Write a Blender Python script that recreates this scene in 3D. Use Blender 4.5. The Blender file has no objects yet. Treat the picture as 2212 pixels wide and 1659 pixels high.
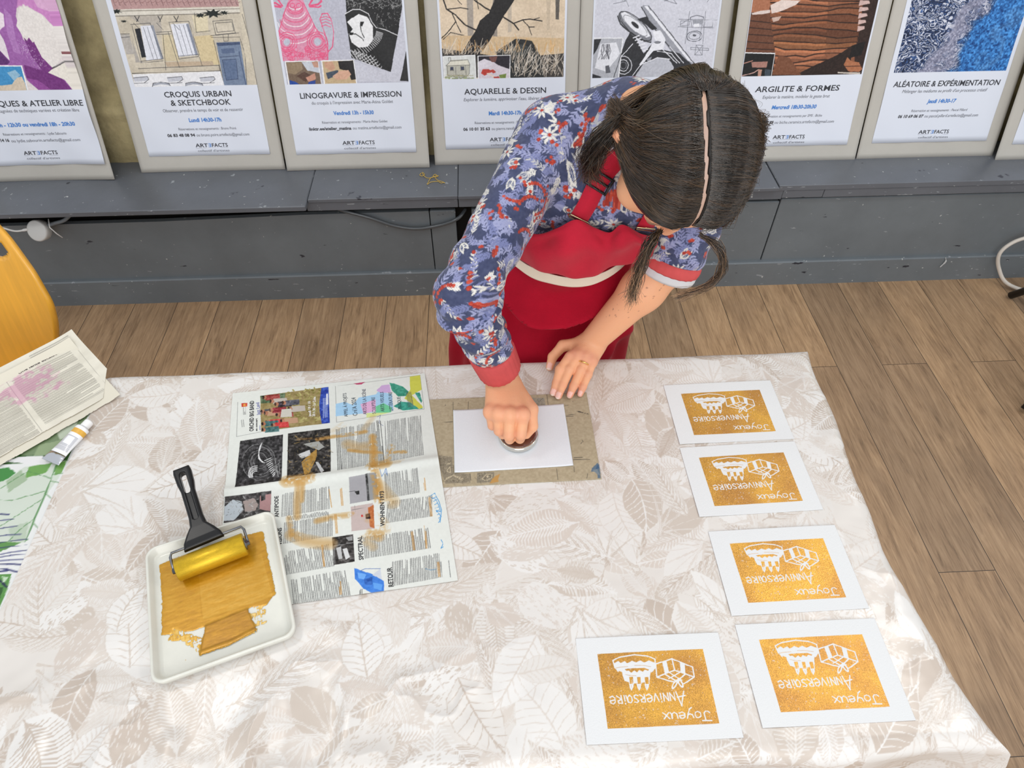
import bpy, math, random
import numpy as np
import openvdb as vdb
from mathutils import Vector, Matrix

# ------------------------------------------------------------------ camera, sky, lamps, exposure
scene = bpy.context.scene
COL = scene.collection
TABLE_Z = 0.74                      # top of the cloth; the lens is one metre above it
cam_data = bpy.data.cameras.new('camera')
cam_data.sensor_fit = 'HORIZONTAL'
cam_data.sensor_width = 36.0
cam_data.lens = 36.0 * 1487.6 / 2212.0
cam_data.clip_start = 0.02
camera = bpy.data.objects.new('camera', cam_data)
COL.objects.link(camera)
camera.location = (0, 0, TABLE_Z + 1.0)
camera.rotation_euler = (math.pi / 2 - 0.844035, 0, 0)
scene.camera = camera

world = bpy.data.worlds.new('room_light')
scene.world = world
world.use_nodes = True
wbg = world.node_tree.nodes['Background']
wbg.inputs[0].default_value = (0.93, 0.965, 1.0, 1)
wbg.inputs[1].default_value = 0.76

def area_lamp(name, loc, target, size, power, color=(1, 0.96, 0.9), size_y=None):
    d = bpy.data.lights.new(name, 'AREA')
    d.energy = power
    d.color = color
    d.size = size
    if size_y:
        d.shape = 'RECTANGLE'
        d.size_y = size_y
    o = bpy.data.objects.new(name, d)
    COL.objects.link(o)
    o.location = loc
    o.rotation_euler = (Vector(target) - Vector(loc)).to_track_quat('-Z', 'Y').to_euler()
    return o

# a row of ceiling lamps over the far half of the table, plus an added overhead fill behind the camera
area_lamp('overhead_light', (-1.15, 0.85, 2.75), (-0.5, 1.1, 0.4), 0.34, 5.0)
area_lamp('overhead_light', (1.55, 1.05, 2.75), (1.0, 1.2, 0.2), 0.34, 8.5)
area_lamp('overhead_light', (0.1, -0.6, 2.75), (0.0, 1.2, 0.5), 0.9, 3.5, (1, 0.98, 0.95))
# unseen broad fill, added behind the camera to brighten upright surfaces
area_lamp('fill_light', (0.3, -2.1, 1.95), (0.1, 1.3, 0.7), 2.2, 30, (1, 0.985, 0.96), 1.3)

scene.view_settings.view_transform = 'Standard'
scene.view_settings.look = 'None'
scene.view_settings.gamma = 1.0
scene.view_settings.use_curve_mapping = False
scene.view_settings.exposure = 0.22

# ------------------------------------------------------------------ helpers
def lin(c):
    c = np.asarray(c, float) / 255.0
    return np.where(c <= 0.04045, c / 12.92, ((c + 0.055) / 1.055) ** 2.4)

def mesh(name, V, F, mats=None, parent=None, smooth=True, col=None, mi=None, ink=None):
    """one mesh object from arrays; V is in the parent's local space"""
    V = np.asarray(V, np.float32)
    me = bpy.data.meshes.new(name)
    if isinstance(F, np.ndarray):
        n, k = F.shape
        me.vertices.add(len(V))
        me.vertices.foreach_set('co', V.ravel())
        me.loops.add(n * k)
        me.loops.foreach_set('vertex_index', F.astype(np.int32).ravel())
        me.polygons.add(n)
        me.polygons.foreach_set('loop_start', np.arange(n, dtype=np.int32) * k)
    else:
        me.from_pydata(V.tolist(), [], F)
    if mi is not None:
        me.polygons.foreach_set('material_index', np.asarray(mi, np.int32))
    me.polygons.foreach_set('use_smooth', np.full(len(me.polygons), smooth))
    me.update(calc_edges=True)
    if col is not None:
        a = me.color_attributes.new('Col', 'FLOAT_COLOR', 'POINT')
        c = np.ones((len(V), 4), np.float32)
        c[:, :3] = col
        a.data.foreach_set('color', c.ravel())
    if ink is not None:
        a = me.attributes.new('ink', 'FLOAT', 'POINT')
        a.data.foreach_set('value', np.asarray(ink, np.float32))
    for m in (mats if isinstance(mats, (list, tuple)) else [mats]):
        if m is not None:
            me.materials.append(m)
    o = bpy.data.objects.new(name, me)
    COL.objects.link(o)
    if parent is not None:
        o.parent = parent
    return o

def tag(o, label=None, cat=None, group=None, kind=None):
    for k, v in (('label', label), ('category', cat), ('group', group), ('kind', kind)):
        if v:
            o[k] = v
    return o

def thing(name, label, cat, matrix, group=None):
    o = bpy.data.objects.new(name, None)
    o.empty_display_size = 0.05
    COL.objects.link(o)
    o.matrix_world = matrix if isinstance(matrix, Matrix) else Matrix.Translation(Vector(matrix))
    return tag(o, label, cat, group)

def merge(parts):
    V, F, n = [], [], 0
    for v, f in parts:
        V += [tuple(p) for p in v]
        F += [tuple(i + n for i in q) for q in f]
        n += len(v)
    return V, F

def box(x0, x1, y0, y1, z0, z1, b=0.0):
    """box, optionally with chamfered edges"""
    if b <= 0:
        V = [(x, y, z) for z in (z0, z1) for y in (y0, y1) for x in (x0, x1)]
        F = [(0, 2, 3, 1), (4, 5, 7, 6), (0, 1, 5, 4), (2, 6, 7, 3), (0, 4, 6, 2), (1, 3, 7, 5)]
        return V, F
    def ring(i, z):
        a, c, d, e = x0 + i, x1 - i, y0 + i, y1 - i
        k = b * .6
        return [(a + k, d, z), (c - k, d, z), (c, d + k, z), (c, e - k, z), (c - k, e, z), (a + k, e, z), (a, e - k, z), (a, d + k, z)]
    return loft([ring(b, z0), ring(0, z0 + b), ring(0, z1 - b), ring(b, z1)])

def loft(rings, close=True, cap=(True, True)):
    n = len(rings[0])
    V = [tuple(p) for r in rings for p in r]
    F = []
    for k in range(len(rings) - 1):
        for i in range(n if close else n - 1):
            j = (i + 1) % n
            F.append((k * n + i, k * n + j, (k + 1) * n + j, (k + 1) * n + i))
    if close and cap[0]:
        F.append(tuple(range(n))[::-1])
    if close and cap[1]:
        F.append(tuple(range((len(rings) - 1) * n, len(rings) * n)))
    return V, F

def smooth_path(pts, per=8):
    P = np.asarray(pts, float)
    Q = np.vstack([2 * P[0] - P[1], P, 2 * P[-1] - P[-2]])
    out = []
    for i in range(1, len(Q) - 2):
        for t in np.arange(per) / per:
            a, b, c, d = Q[i - 1], Q[i], Q[i + 1], Q[i + 2]
            out.append(.5 * (2 * b + (c - a) * t + (2 * a - 5 * b + 4 * c - d) * t * t + (3 * b - a - 3 * c + d) * t ** 3))
    out.append(P[-1])
    return np.array(out)

def tube(pts, r, n=10, cap=True):
    P = np.asarray(pts, float)
    R = np.full(len(P), r) if np.isscalar(r) else np.asarray(r, float)
    T = np.gradient(P, axis=0)
    T /= np.linalg.norm(T, axis=1)[:, None] + 1e-12
    up = np.array([0, 0, 1.0]) if abs(T[0, 2]) < .9 else np.array([1.0, 0, 0])
    rings = []
    for p, t, q in zip(P, T, R):
        a = up - t * (up @ t)
        a /= np.linalg.norm(a)
        up = a
        b = np.cross(t, a)
        ang = np.linspace(0, 2 * np.pi, n, endpoint=False)
        rings.append([tuple(p + q * (math.cos(w) * a + math.sin(w) * b)) for w in ang])
    return loft(rings, True, (cap, cap))

def lathe(prof, n=32, centre=(0, 0, 0)):
    """profile of (radius, height) turned about the z axis"""
    rings = [[(centre[0] + r * math.cos(w), centre[1] + r * math.sin(w), centre[2] + z)
              for w in np.linspace(0, 2 * np.pi, n, endpoint=False)] for r, z in prof]
    return loft(rings)

def turn(part, M):
    return [tuple(M @ Vector(p)) for p in part[0]], part[1]

def along(p, q):
    """matrix whose z axis runs from p to q"""
    p, q = Vector(p), Vector(q)
    return Matrix.Translation(p) @ (q - p).to_track_quat('Z', 'Y').to_matrix().to_4x4()

def grid_faces(nu, nv):
    i = np.arange(nu * nv).reshape(nv, nu)
    return np.stack([i[:-1, :-1], i[:-1, 1:], i[1:, 1:], i[1:, :-1]], -1).reshape(-1, 4)

# ---- materials
def mat(name, c=(128, 128, 128), rough=.5, metal=0.0, attr=False, var=0.0, vscale=12.0, bump=0.0, bscale=120.0,
        coat=0.0, spec=.5, stretch=(1, 1, 1), sheen=0.0, tint=None, sub=0.0):
    m = bpy.data.materials.new(name)
    m.use_nodes = True
    nt = m.node_tree
    N, L = nt.nodes, nt.links
    b = N['Principled BSDF']
    b.inputs['Roughness'].default_value = rough
    b.inputs['Metallic'].default_value = metal
    b.inputs['Specular IOR Level'].default_value = spec
    b.inputs['Coat Weight'].default_value = coat
    b.inputs['Sheen Weight'].default_value = sheen
    if sub:
        b.inputs['Subsurface Weight'].default_value = sub
        b.inputs['Subsurface Radius'].default_value = (1.0, .35, .2)
        b.inputs['Subsurface Scale'].default_value = .006
    col = lin(c)
    tc = N.new('ShaderNodeTexCoord')
    mp = N.new('ShaderNodeMapping')
    mp.inputs['Scale'].default_value = stretch
    L.new(tc.outputs['Object'], mp.inputs['Vector'])
    if attr:
        a = N.new('ShaderNodeVertexColor')
        a.layer_name = 'Col'
        src = a.outputs['Color']
    else:
        r = N.new('ShaderNodeRGB')
        r.outputs[0].default_value = (*col, 1)
        src = r.outputs[0]
    if var:
        n = N.new('ShaderNodeTexNoise')
        n.inputs['Scale'].default_value = vscale
        n.inputs['Detail'].default_value = 6
        n.inputs['Roughness'].default_value = .65
        L.new(mp.outputs[0], n.inputs['Vector'])
        mr = N.new('ShaderNodeMapRange')
        mr.inputs['From Min'].default_value = .3
        mr.inputs['From Max'].default_value = .7
        L.new(n.outputs['Fac'], mr.inputs['Value'])
        mx = N.new('ShaderNodeMix')
        mx.data_type = 'RGBA'
        mx.blend_type = 'MULTIPLY'
        mx.inputs['Factor'].default_value = 1
        ramp = N.new('ShaderNodeMix')
        ramp.data_type = 'RGBA'
        t = lin(tint) if tint else np.array([1.0, 1.0, 1.0])
        ramp.inputs[6].default_value = (*(1 - var * (1 - 0 * t)) * np.ones(3), 1) if tint is None else (*(1 - var * (1 - t)), 1)
        ramp.inputs[7].default_value = (1 + var * .6,) * 3 + (1,)
        L.new(mr.outputs[0], ramp.inputs['Factor'])
        L.new(src, mx.inputs[6])
        L.new(ramp.outputs[2], mx.inputs[7])
        src = mx.outputs[2]
    L.new(src, b.inputs['Base Color'])
    if bump:
        n = N.new('ShaderNodeTexNoise')
        n.inputs['Scale'].default_value = bscale
        n.inputs['Detail'].default_value = 4
        L.new(mp.outputs[0], n.inputs['Vector'])
        bp = N.new('ShaderNodeBump')
        bp.inputs['Strength'].default_value = bump
        bp.inputs['Distance'].default_value = .002
        L.new(n.outputs['Fac'], bp.inputs['Height'])
        L.new(bp.outputs[0], b.inputs['Normal'])
    return m

# ---- value noise and a small painter for printed surfaces (colours end up as a vertex attribute)
def vnoise(shape, cells, seed):
    r = np.random.RandomState(seed)
    gy, gx = cells
    g = r.rand(gy + 3, gx + 3)
    y = np.linspace(0, gy, shape[0])[:, None]
    x = np.linspace(0, gx, shape[1])[None, :]
    yi, xi = np.minimum(y.astype(int), gy), np.minimum(x.astype(int), gx)
    fy, fx = y - yi, x - xi
    fy, fx = fy * fy * (3 - 2 * fy), fx * fx * (3 - 2 * fx)
    return (g[yi, xi] * (1 - fx) + g[yi, xi + 1] * fx) * (1 - fy) + (g[yi + 1, xi] * (1 - fx) + g[yi + 1, xi + 1] * fx) * fy

def fbm(shape, cells, seed, octv=4, gain=.5):
    out, a, s = 0, 1.0, 0
    for k in range(octv):
        out = out + a * vnoise(shape, (int(cells[0] * 2 ** k), int(cells[1] * 2 ** k)), seed + k)
        s += a
        a *= gain
    return out / s

class Paint:
    """raster in millimetres; x to the right from x0, y upward from y0"""
    def __init__(s, x0, x1, y0, y1, px, bg):
        s.x0, s.y1, s.px = x0, y1, px
        s.w, s.h = int(round((x1 - x0) / px)), int(round((y1 - y0) / px))
        s.a = np.empty((s.h, s.w, 3), np.float32)
        s.a[:] = np.array(bg, np.float32)
    def win(s, P, m):
        X = (P[:, 0] - s.x0) / s.px
        Y = (s.y1 - P[:, 1]) / s.px
        a, b = max(0, int(X.min() - m)), min(s.w, int(X.max() + m) + 2)
        c, d = max(0, int(Y.min() - m)), min(s.h, int(Y.max() + m) + 2)
        return X, Y, a, b, c, d
    def blend(s, a, b, c, d, cov, col):
        col = np.array(col, np.float32)
        s.a[c:d, a:b] += (col - s.a[c:d, a:b]) * cov[..., None].astype(np.float32)
    def poly(s, pts, col, al=1.0):
        X, Y, a, b, c, d = s.win(np.asarray(pts, float), 1)
        if a >= b or c >= d:
            return
        gx = np.arange(a, b)[None, :]
        cov = 0
        for oy in (.25, .75):
            gy = np.arange(c, d)[:, None] + oy
            for ox in (.25, .75):
                ins = np.zeros((d - c, b - a), bool)
                for i in range(len(X)):
                    j = i - 1
                    if Y[i] == Y[j]:
                        continue
                    cr = (Y[i] > gy) != (Y[j] > gy)
                    xx = (X[j] - X[i]) * (gy - Y[i]) / (Y[j] - Y[i]) + X[i]
                    ins ^= cr & (gx + ox < xx)
                cov = cov + ins * .25
        s.blend(a, b, c, d, cov * al, col)
    def line(s, pts, w, col, al=1.0, w2=None):
        P = np.asarray(pts, float)
        n = len(P) - 1
        for i in range(n):
            wa = w if w2 is None else w + (w2 - w) * i / n
            r = max(wa / s.px / 2, .35)
            X, Y, a, b, c, d = s.win(P[i:i + 2], r + 1)
            if a >= b or c >= d:
                continue
            gx = np.arange(a, b)[None, :] + .5 - X[0]
            gy = np.arange(c, d)[:, None] + .5 - Y[0]
            dx, dy = X[1] - X[0], Y[1] - Y[0]
            t = np.clip((gx * dx + gy * dy) / (dx * dx + dy * dy + 1e-9), 0, 1)
            dist = np.hypot(gx - t * dx, gy - t * dy)
            s.blend(a, b, c, d, np.clip(r - dist + .5, 0, 1) * al * min(1, wa / s.px / .7 + .0), col)
    def draw(s, script):
        for op in script.replace('\n', '').split(';'):
            q = op.split()
            if not q:
                continue
            if q[0] == 'N':                    # loose strokes scattered over a parallelogram
                n, w, dx, dy, jit = [float(v) for v in q[7:12]]
                c1, c2 = np.array(q[1:4], float), np.array(q[4:7], float)
                a, b, c = np.array(q[12:18], float).reshape(3, 2)
                rs = np.random.RandomState(int(n) + len(q) + int(abs(a[0])))
                for i in range(int(n)):
                    p = a + (b - a) * rs.rand() + (c - a) * rs.rand()
                    v = np.array([dx, dy]) * (.5 + rs.rand()) + rs.randn(2) * jit
                    s.line([p, p + v * .6 + rs.randn(2) * jit * .1, p + v], w, c1 + (c2 - c1) * rs.rand())
            if q[0] == 'B':                    # a column of small print
                v = [float(t) for t in q[4:]]
                s.column(v[2:4], v[4:6], v[6:8], v[0], [int(t) for t in q[1:4]], v[1])
            if q[0] in 'PL':
                c = [int(v) for v in q[1:4]]
                P = np.array(q[4 if q[0] == 'P' else 5:], float).reshape(-1, 2)
                if q[0] == 'P':
                    s.poly(P, c)
                else:
                    s.line(P, float(q[4]), c)
    def column(s, p0, p1, p2, pitch, col, fill=.85, seed=0):
        a, b, c = (np.array(v, float) for v in (p0, p1, p2))
        n = max(1, int(round(np.linalg.norm(c - a) / pitch)) + 1)
        L = np.linalg.norm(b - a)
        d = (b - a) / max(L, 1e-6)
        nrm = np.array([-d[1], d[0]])
        rs = np.random.RandomState(int(abs(a[0]) * 3 + abs(a[1])) + seed)
        for i in range(n):
            o = a + (c - a) * (i / max(1, n - 1))
            end = L * (1 if rs.rand() < fill else .35 + .6 * rs.rand())
            u = 0.0
            while u < end - 1:
                w = min(1.5 + rs.rand() * 5.5, end - u)
                s.line([o + d * u, o + d * (u + w)], pitch * .42, col, .85)
                for k in range(int(w / 1.6)):
                    q = o + d * (u + 1.6 * k + rs.rand())
                    g = (.55 if rs.rand() < .7 else -.5) * pitch * .55
                    s.line([q, q + nrm * g], .55, col, .5)
                u += w + .9
    def sample(s, x, y):
        i = np.clip(((x - s.x0) / s.px).astype(int), 0, s.w - 1)
        j = np.clip(((s.y1 - y) / s.px).astype(int), 0, s.h - 1)
        return lin(np.clip(s.a[j, i], 0, 255))

def sheet(name, xs, ys, zf, colf, m, parent, thick=.0004, ink=None):
    """thin sheet over a grid (metres), upper face coloured, with edge and back"""
    nu, nv = len(xs), len(ys)
    X, Y = np.meshgrid(xs, ys)
    Z = zf(X, Y) if zf else np.zeros_like(X)
    V = np.stack([X, Y, Z], -1).reshape(-1, 3)
    F = grid_faces(nu, nv)
    idx = np.arange(nu * nv).reshape(nv, nu)
    rim = np.concatenate([idx[0, :], idx[1:, -1], idx[-1, -2::-1], idx[-2:0:-1, 0]])
    low = V[rim] - [0, 0, thick]
    n0 = len(V)
    k = np.arange(len(rim))
    side = np.stack([rim, n0 + k, n0 + np.roll(k, -1), np.roll(rim, -1)], -1)
    C = colf(X.ravel(), Y.ravel()) if colf else None
    if C is not None:
        C = np.vstack([C, C[rim]])
    I = None
    if ink is not None:
        I = ink(X.ravel(), Y.ravel())
        I = np.concatenate([I, I[rim]])
    return mesh(name, np.vstack([V, low]), np.vstack([F, side]), m, parent, True, C, None, I)

# ---- lettering: text outlines filled and turned into flat mesh
_txt = {}
def glyphs(s, bold=0.0):
    key = (s, bold)
    if key not in _txt:
        cu = bpy.data.curves.new('lettering', 'FONT')
        cu.body = s
        cu.size = 1.0
        cu.resolution_u = 2
        cu.offset = bold
        o = bpy.data.objects.new('lettering', cu)
        COL.objects.link(o)
        dg = bpy.context.evaluated_depsgraph_get()
        me = o.evaluated_get(dg).to_mesh()
        V = np.array([v.co[:] for v in me.vertices]).reshape(-1, 3)
        F = [tuple(p.vertices) for p in me.polygons]
        o.evaluated_get(dg).to_mesh_clear()
        bpy.data.objects.remove(o)
        bpy.data.curves.remove(cu)
        _txt[key] = (V, F)
    return _txt[key]

class Letters:
    def __init__(s):
        s.V, s.F, s.M, s.mats = [], [], [], []
    def add(s, text, m, x0, x1, y, h, bold=0.0, shear=0.0, mirror=False, rot=0.0, origin=(0, 0), z=0.0, cap=None):
        """fit the text between x0 and x1, capital height h, centred on y"""
        V, F = glyphs(text, bold)
        if not len(V):
            return
        a, b = V[:, 0].min(), V[:, 0].max()
        ch = .729 if cap is None else cap
        U = V.copy()
        U[:, 0] = x0 + (V[:, 0] - a) / (b - a) * (x1 - x0)
        if mirror:
            U[:, 0] = x0 + x1 - U[:, 0]
        U[:, 1] = y + (V[:, 1] / ch - .5) * h
        U[:, 0] += shear * (U[:, 1] - y)
        c, w = math.cos(rot), math.sin(rot)
        R = np.c_[origin[0] + U[:, 0] * c - U[:, 1] * w, origin[1] + U[:, 0] * w + U[:, 1] * c, np.full(len(U), z)]
        n = len(s.V)
        s.V += R.tolist()
        if m not in s.mats:
            s.mats.append(m)
        k = s.mats.index(m)
        for f in F:
            s.F.append(tuple(i + n for i in (f[::-1] if mirror else f)))
            s.M.append(k)
    def build(s, name, parent, warp=None):
        V = np.array(s.V)
        if warp is not None:
            V = warp(V)
        return mesh(name, V, s.F, s.mats, parent, False, None, s.M)

# ------------------------------------------------------------------ the room: floor, stone wall, painted bench ledge
YAW = 0.045
WALL = Matrix.Translation((0, 2.03, 0)) @ Matrix.Rotation(YAW, 4, 'Z')   # local: x along the wall, -y into the room, z up

def wall_mesh(name, part, m, kind='structure', smooth=False):
    o = mesh(name, part[0], part[1], m, None, smooth)
    o.matrix_world = WALL
    tag(o, kind=kind)
    return o

def floor_material():
    m = mat('worn_oak_planks', (140, 116, 90), .42)
    nt = m.node_tree
    N, L = nt.nodes, nt.links
    b = N['Principled BSDF']
    tc = N['Texture Coordinate']
    sx = N.new('ShaderNodeSeparateXYZ')
    L.new(tc.outputs['Object'], sx.inputs[0])
    cx = N.new('ShaderNodeCombineXYZ')                       # planks run away from the table, so swap the axes
    L.new(sx.outputs['Y'], cx.inputs['X'])
    L.new(sx.outputs['X'], cx.inputs['Y'])
    br = N.new('ShaderNodeTexBrick')
    br.offset = .37
    br.inputs['Scale'].default_value = 1.0
    br.inputs['Brick Width'].default_value = 1.22
    br.inputs['Row Height'].default_value = .158
    br.inputs['Mortar Size'].default_value = .0011
    br.inputs['Mortar Smooth'].default_value = .3
    br.inputs['Color1'].default_value = (.05, .05, .05, 1)
    br.inputs['Color2'].default_value = (.95, .95, .95, 1)
    br.inputs['Mortar'].default_value = (.5, .5, .5, 1)
    L.new(cx.outputs[0], br.inputs['Vector'])
    def noise(scale, detail, sc, dist=0.0):
        mp = N.new('ShaderNodeMapping')
        mp.inputs['Scale'].default_value = sc
        L.new(add.outputs[0], mp.inputs['Vector'])
        n = N.new('ShaderNodeTexNoise')
        n.inputs['Scale'].default_value = scale
        n.inputs['Detail'].default_value = detail
        n.inputs['Roughness'].default_value = .7
        n.inputs['Distortion'].default_value = dist
        L.new(mp.outputs[0], n.inputs['Vector'])
        return n
    off = N.new('ShaderNodeVectorMath')                     # every plank takes another piece of the grain
    off.operation = 'SCALE'
    off.inputs['Scale'].default_value = 7.3
    L.new(br.outputs['Color'], off.inputs[0])
    add = N.new('ShaderNodeVectorMath')
    L.new(cx.outputs[0], add.inputs[0])
    L.new(off.outputs[0], add.inputs[1])
    fine = noise(1.0, 9, (12, 320, 12), .4)
    broad = noise(1.0, 6, (3.2, 34, 3), 1.8)
    blot = noise(2.4, 4, (1, 2, 1), .3)
    r1 = N.new('ShaderNodeValToRGB')
    r1.color_ramp.elements[0].position = .3
    r1.color_ramp.elements[0].color = (*lin((98, 76, 56)), 1)
    r1.color_ramp.elements[1].position = .70
    r1.color_ramp.elements[1].color = (*lin((208, 177, 143)), 1)
    e = r1.color_ramp.elements.new(.48)
    e.color = (*lin((172, 142, 111)), 1)
    mixv = N.new('ShaderNodeMix')
    mixv.inputs['Factor'].default_value = .55
    L.new(fine.outputs['Fac'], mixv.inputs[2])
    L.new(broad.outputs['Fac'], mixv.inputs[3])
    L.new(mixv.outputs[0], r1.inputs[0])
    def mult(a, bsock, fac):
        x = N.new('ShaderNodeMix')
        x.data_type = 'RGBA'
        x.blend_type = 'MULTIPLY'
        x.inputs['Factor'].default_value = fac
        L.new(a, x.inputs[6])
        L.new(bsock, x.inputs[7])
        return x.outputs[2]
    r2 = N.new('ShaderNodeValToRGB')
    r2.color_ramp.elements[0].color = (.70, .69, .69, 1)
    r2.color_ramp.elements[1].color = (1.18, 1.12, 1.03, 1)
    L.new(br.outputs['Color'], r2.inputs[0])
    r3 = N.new('ShaderNodeValToRGB')
    r3.color_ramp.elements[0].position = .3
    r3.color_ramp.elements[0].color = (.62, .62, .64, 1)
    r3.color_ramp.elements[1].position = .55
    r3.color_ramp.elements[1].color = (1, 1, 1, 1)
    L.new(blot.outputs['Fac'], r3.inputs[0])
    c = mult(mult(r1.outputs[0], r2.outputs[0], 1.0), r3.outputs[0], .8)
    dark = N.new('ShaderNodeMix')
    dark.data_type = 'RGBA'
    dark.inputs[7].default_value = (*lin((52, 42, 34)), 1)
    L.new(br.outputs['Fac'], dark.inputs['Factor'])
    L.new(c, dark.inputs[6])
    L.new(dark.outputs[2], b.inputs['Base Color'])
    bp = N.new('ShaderNodeBump')
    bp.inputs['Strength'].default_value = .25
    bp.inputs['Distance'].default_value = .002
    L.new(mixv.outputs[0], bp.inputs['Height'])
    L.new(bp.outputs[0], b.inputs['Normal'])
    return m

def paint_material(name, c, rough=.38):
    """dark wall paint with brush marks, scuffs and small chips"""
    m = mat(name, c, rough, var=.16, vscale=3.2, bump=.25, bscale=45, stretch=(1, 1, 1))
    nt = m.node_tree
    N, L = nt.nodes, nt.links
    b = N['Principled BSDF']
    src = b.inputs['Base Color'].links[0].from_socket
    for scale, thr, colr, st in ((26, .69, (150, 155, 160), (1, 1, 4)), (60, .715, (190, 192, 190), (1, 1, 1)), (14, .70, (44, 46, 56), (1, 1, 2.5))):
        mp = N.new('ShaderNodeMapping')
        mp.inputs['Scale'].default_value = st
        mp.inputs['Location'].default_value = (scale, 0, 3)
        L.new(N['Texture Coordinate'].outputs['Object'], mp.inputs['Vector'])
        n = N.new('ShaderNodeTexNoise')
        n.inputs['Scale'].default_value = scale
        n.inputs['Detail'].default_value = 3
        L.new(mp.outputs[0], n.inputs['Vector'])
        mr = N.new('ShaderNodeMapRange')
        mr.inputs['From Min'].default_value = thr
        mr.inputs['From Max'].default_value = thr + .03
        L.new(n.outputs['Fac'], mr.inputs['Value'])
        x = N.new('ShaderNodeMix')
        x.data_type = 'RGBA'
        x.inputs[7].default_value = (*lin(colr), 1)
        L.new(mr.outputs[0], x.inputs['Factor'])
        L.new(src, x.inputs[6])
        src = x.outputs[2]
    L.new(src, b.inputs['Base Color'])
    return m

M_FLOOR = floor_material()
M_PAINT = paint_material('dark_grey_paint', (112, 119, 124))
M_LEDGE = paint_material('dark_ledge_paint', (102, 106, 113), .36)
M_GAP_SHADE = mat('gap_shade', (22, 20, 18), .9)

fl = mesh('floor', *box(-4.2, 4.2, -3.2, 0.1, -.05, 0), M_FLOOR, None, False)
fl.matrix_world = WALL
tag(fl, kind='structure')

# rough limestone wall behind the boards, a proud lower course and a wall that falls back above it
xs = np.arange(-4.2, 4.21, .02)
zs = np.arange(.40, 1.9, .016)
X, Z = np.meshgrid(xs, zs)
back = np.interp(Z, [.40, .46, .62, .66, 1.0, 1.9], [.235, .242, .25, .30, .415, .42])
rough = fbm(X.shape, (14, 60), 5, 5, .6) - .5
joint = np.exp(-((Z - .645) / .012) ** 2) * .02
course = np.floor(X / .46 + .3)
vj = np.exp(-(((X / .46 + .3) - course - .5) * .46 / .010) ** 2) * .014
Y = back + rough * .05 + joint + vj
stone = mesh('wall_back', np.stack([X, Y, Z], -1).reshape(-1, 3), grid_faces(len(xs), len(zs)),
             mat('limestone', (176, 162, 122), .9, var=.4, vscale=7, bump=1.0, bscale=90), None, True)
stone.matrix_world = WALL
tag(stone, kind='structure')

B = .003
wall_mesh('trim_1', merge([loft([[(-4.2, y, .1), (-.287, y, .1), (-.287, y, .366), (-.72, y, .364), (-1.2, y, .352), (-4.2, y, .344)] for y in (.018, 0)]), box(-.284, -.196, 0, .018, .1, .366, B),
                           box(-.14, .935, 0, .018, .1, .368, B), box(.939, 4.2, 0, .018, .1, .377, B)]), M_PAINT)
wall_mesh('gap_shade_box', box(-4.2, 4.2, .05, .3, .0, .415), M_GAP_SHADE)  # solid dark box in place of the shade behind the panel gaps
wall_mesh('trim_3', box(-4.2, -.682, -.064, .24, .42, .44, B), M_LEDGE)
wall_mesh('trim_4', merge([box(-.68, -.183, -.026, .24, .426, .44, .002), box(-.1815, .905, -.028, .24, .426, .44, .002),
                           box(-.69, -.184, -.022, .0, .392, .426, .002), box(-.181, .66, -.022, .0, .392, .426, .002), box(.66, .93, -.012, .0, .384, .426, .002)]), M_LEDGE)
wall_mesh('trim_5', merge([box(.909, 4.2, -.016, .24, .42, .441, .002), box(.93, 1.072, -.013, .01, .389, .42, .002), box(1.0735, 4.2, -.013, .01, .388, .42, .002)]), M_LEDGE)
wall_mesh('baseboard_back', loft([[(x, 0.018, 0), (x, -.014, 0), (x, -.014, .106), (x, -.010, .1105), (x, .018, .1125)] for x in (-4.2, 4.2)]), M_PAINT)
ART = {}
ART['P1'] = '''
G 225 215 215;P 203 135 195 138 623 273 621 250 530 244 485 217 452 181 500 136 527 105 515;P 218 172 208 164 559 244 558 242 503 217 503 175 518;
P 160 100 170 101 623 157 623 122 539 99 494 98 434 129 389 162 348 186 321 202 285 92 287 66 316 63 357 -121 362 -11 625;P 178 125 188 72 519 87 498 78 434 78 390 57 398 58 452;
P 234 228 224 91 470 118 518 136 526 170 504 210 461 224 432 209 388 163 350 138 382 129 422 125 433 116 426 113 437 102 434;
P 118 50 125 102 439 109 428 117 437 123 423 129 425 138 382 162 346 188 306 203 285 92 287 67 323 74 361 125 345 108 386;P 150 75 155 67 323 102 315 133 287 92 287;P 95 45 110 -63 408 15 403 33 369 23 362 -81 364;
P 232 222 228 -39 465 34 453 40 428 34 373 15 403 -60 415;P 236 222 232 -17 520 56 509 65 502 57 470 36 456 -36 472;P 238 232 222 142 337 163 350 202 370 210 320 231 280 206 285 184 317;
P 138 78 84 222 471 242 485 240 457 244 421 239 358 232 282 214 320 214 369 204 392;P 180 120 115 227 464 238 467 234 421 227 384 215 384 213 414;L 85 80 82 4 160 350 187 361 224 376;L 190 185 185 1.4 169 355 220 375;
D 215 190 220 81 420 132 363;P 245 245 246 -160 365 67 359 59 280 -194 285;P 66 146 200 -161 361 62 356 56 282 -193 288;P 215 200 180 -102 311 -17 302 17 305 36 324 54 327 57 308 56 282 -112 287;
P 150 190 215 14 339 41 346 51 331 26 316;
'''
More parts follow.
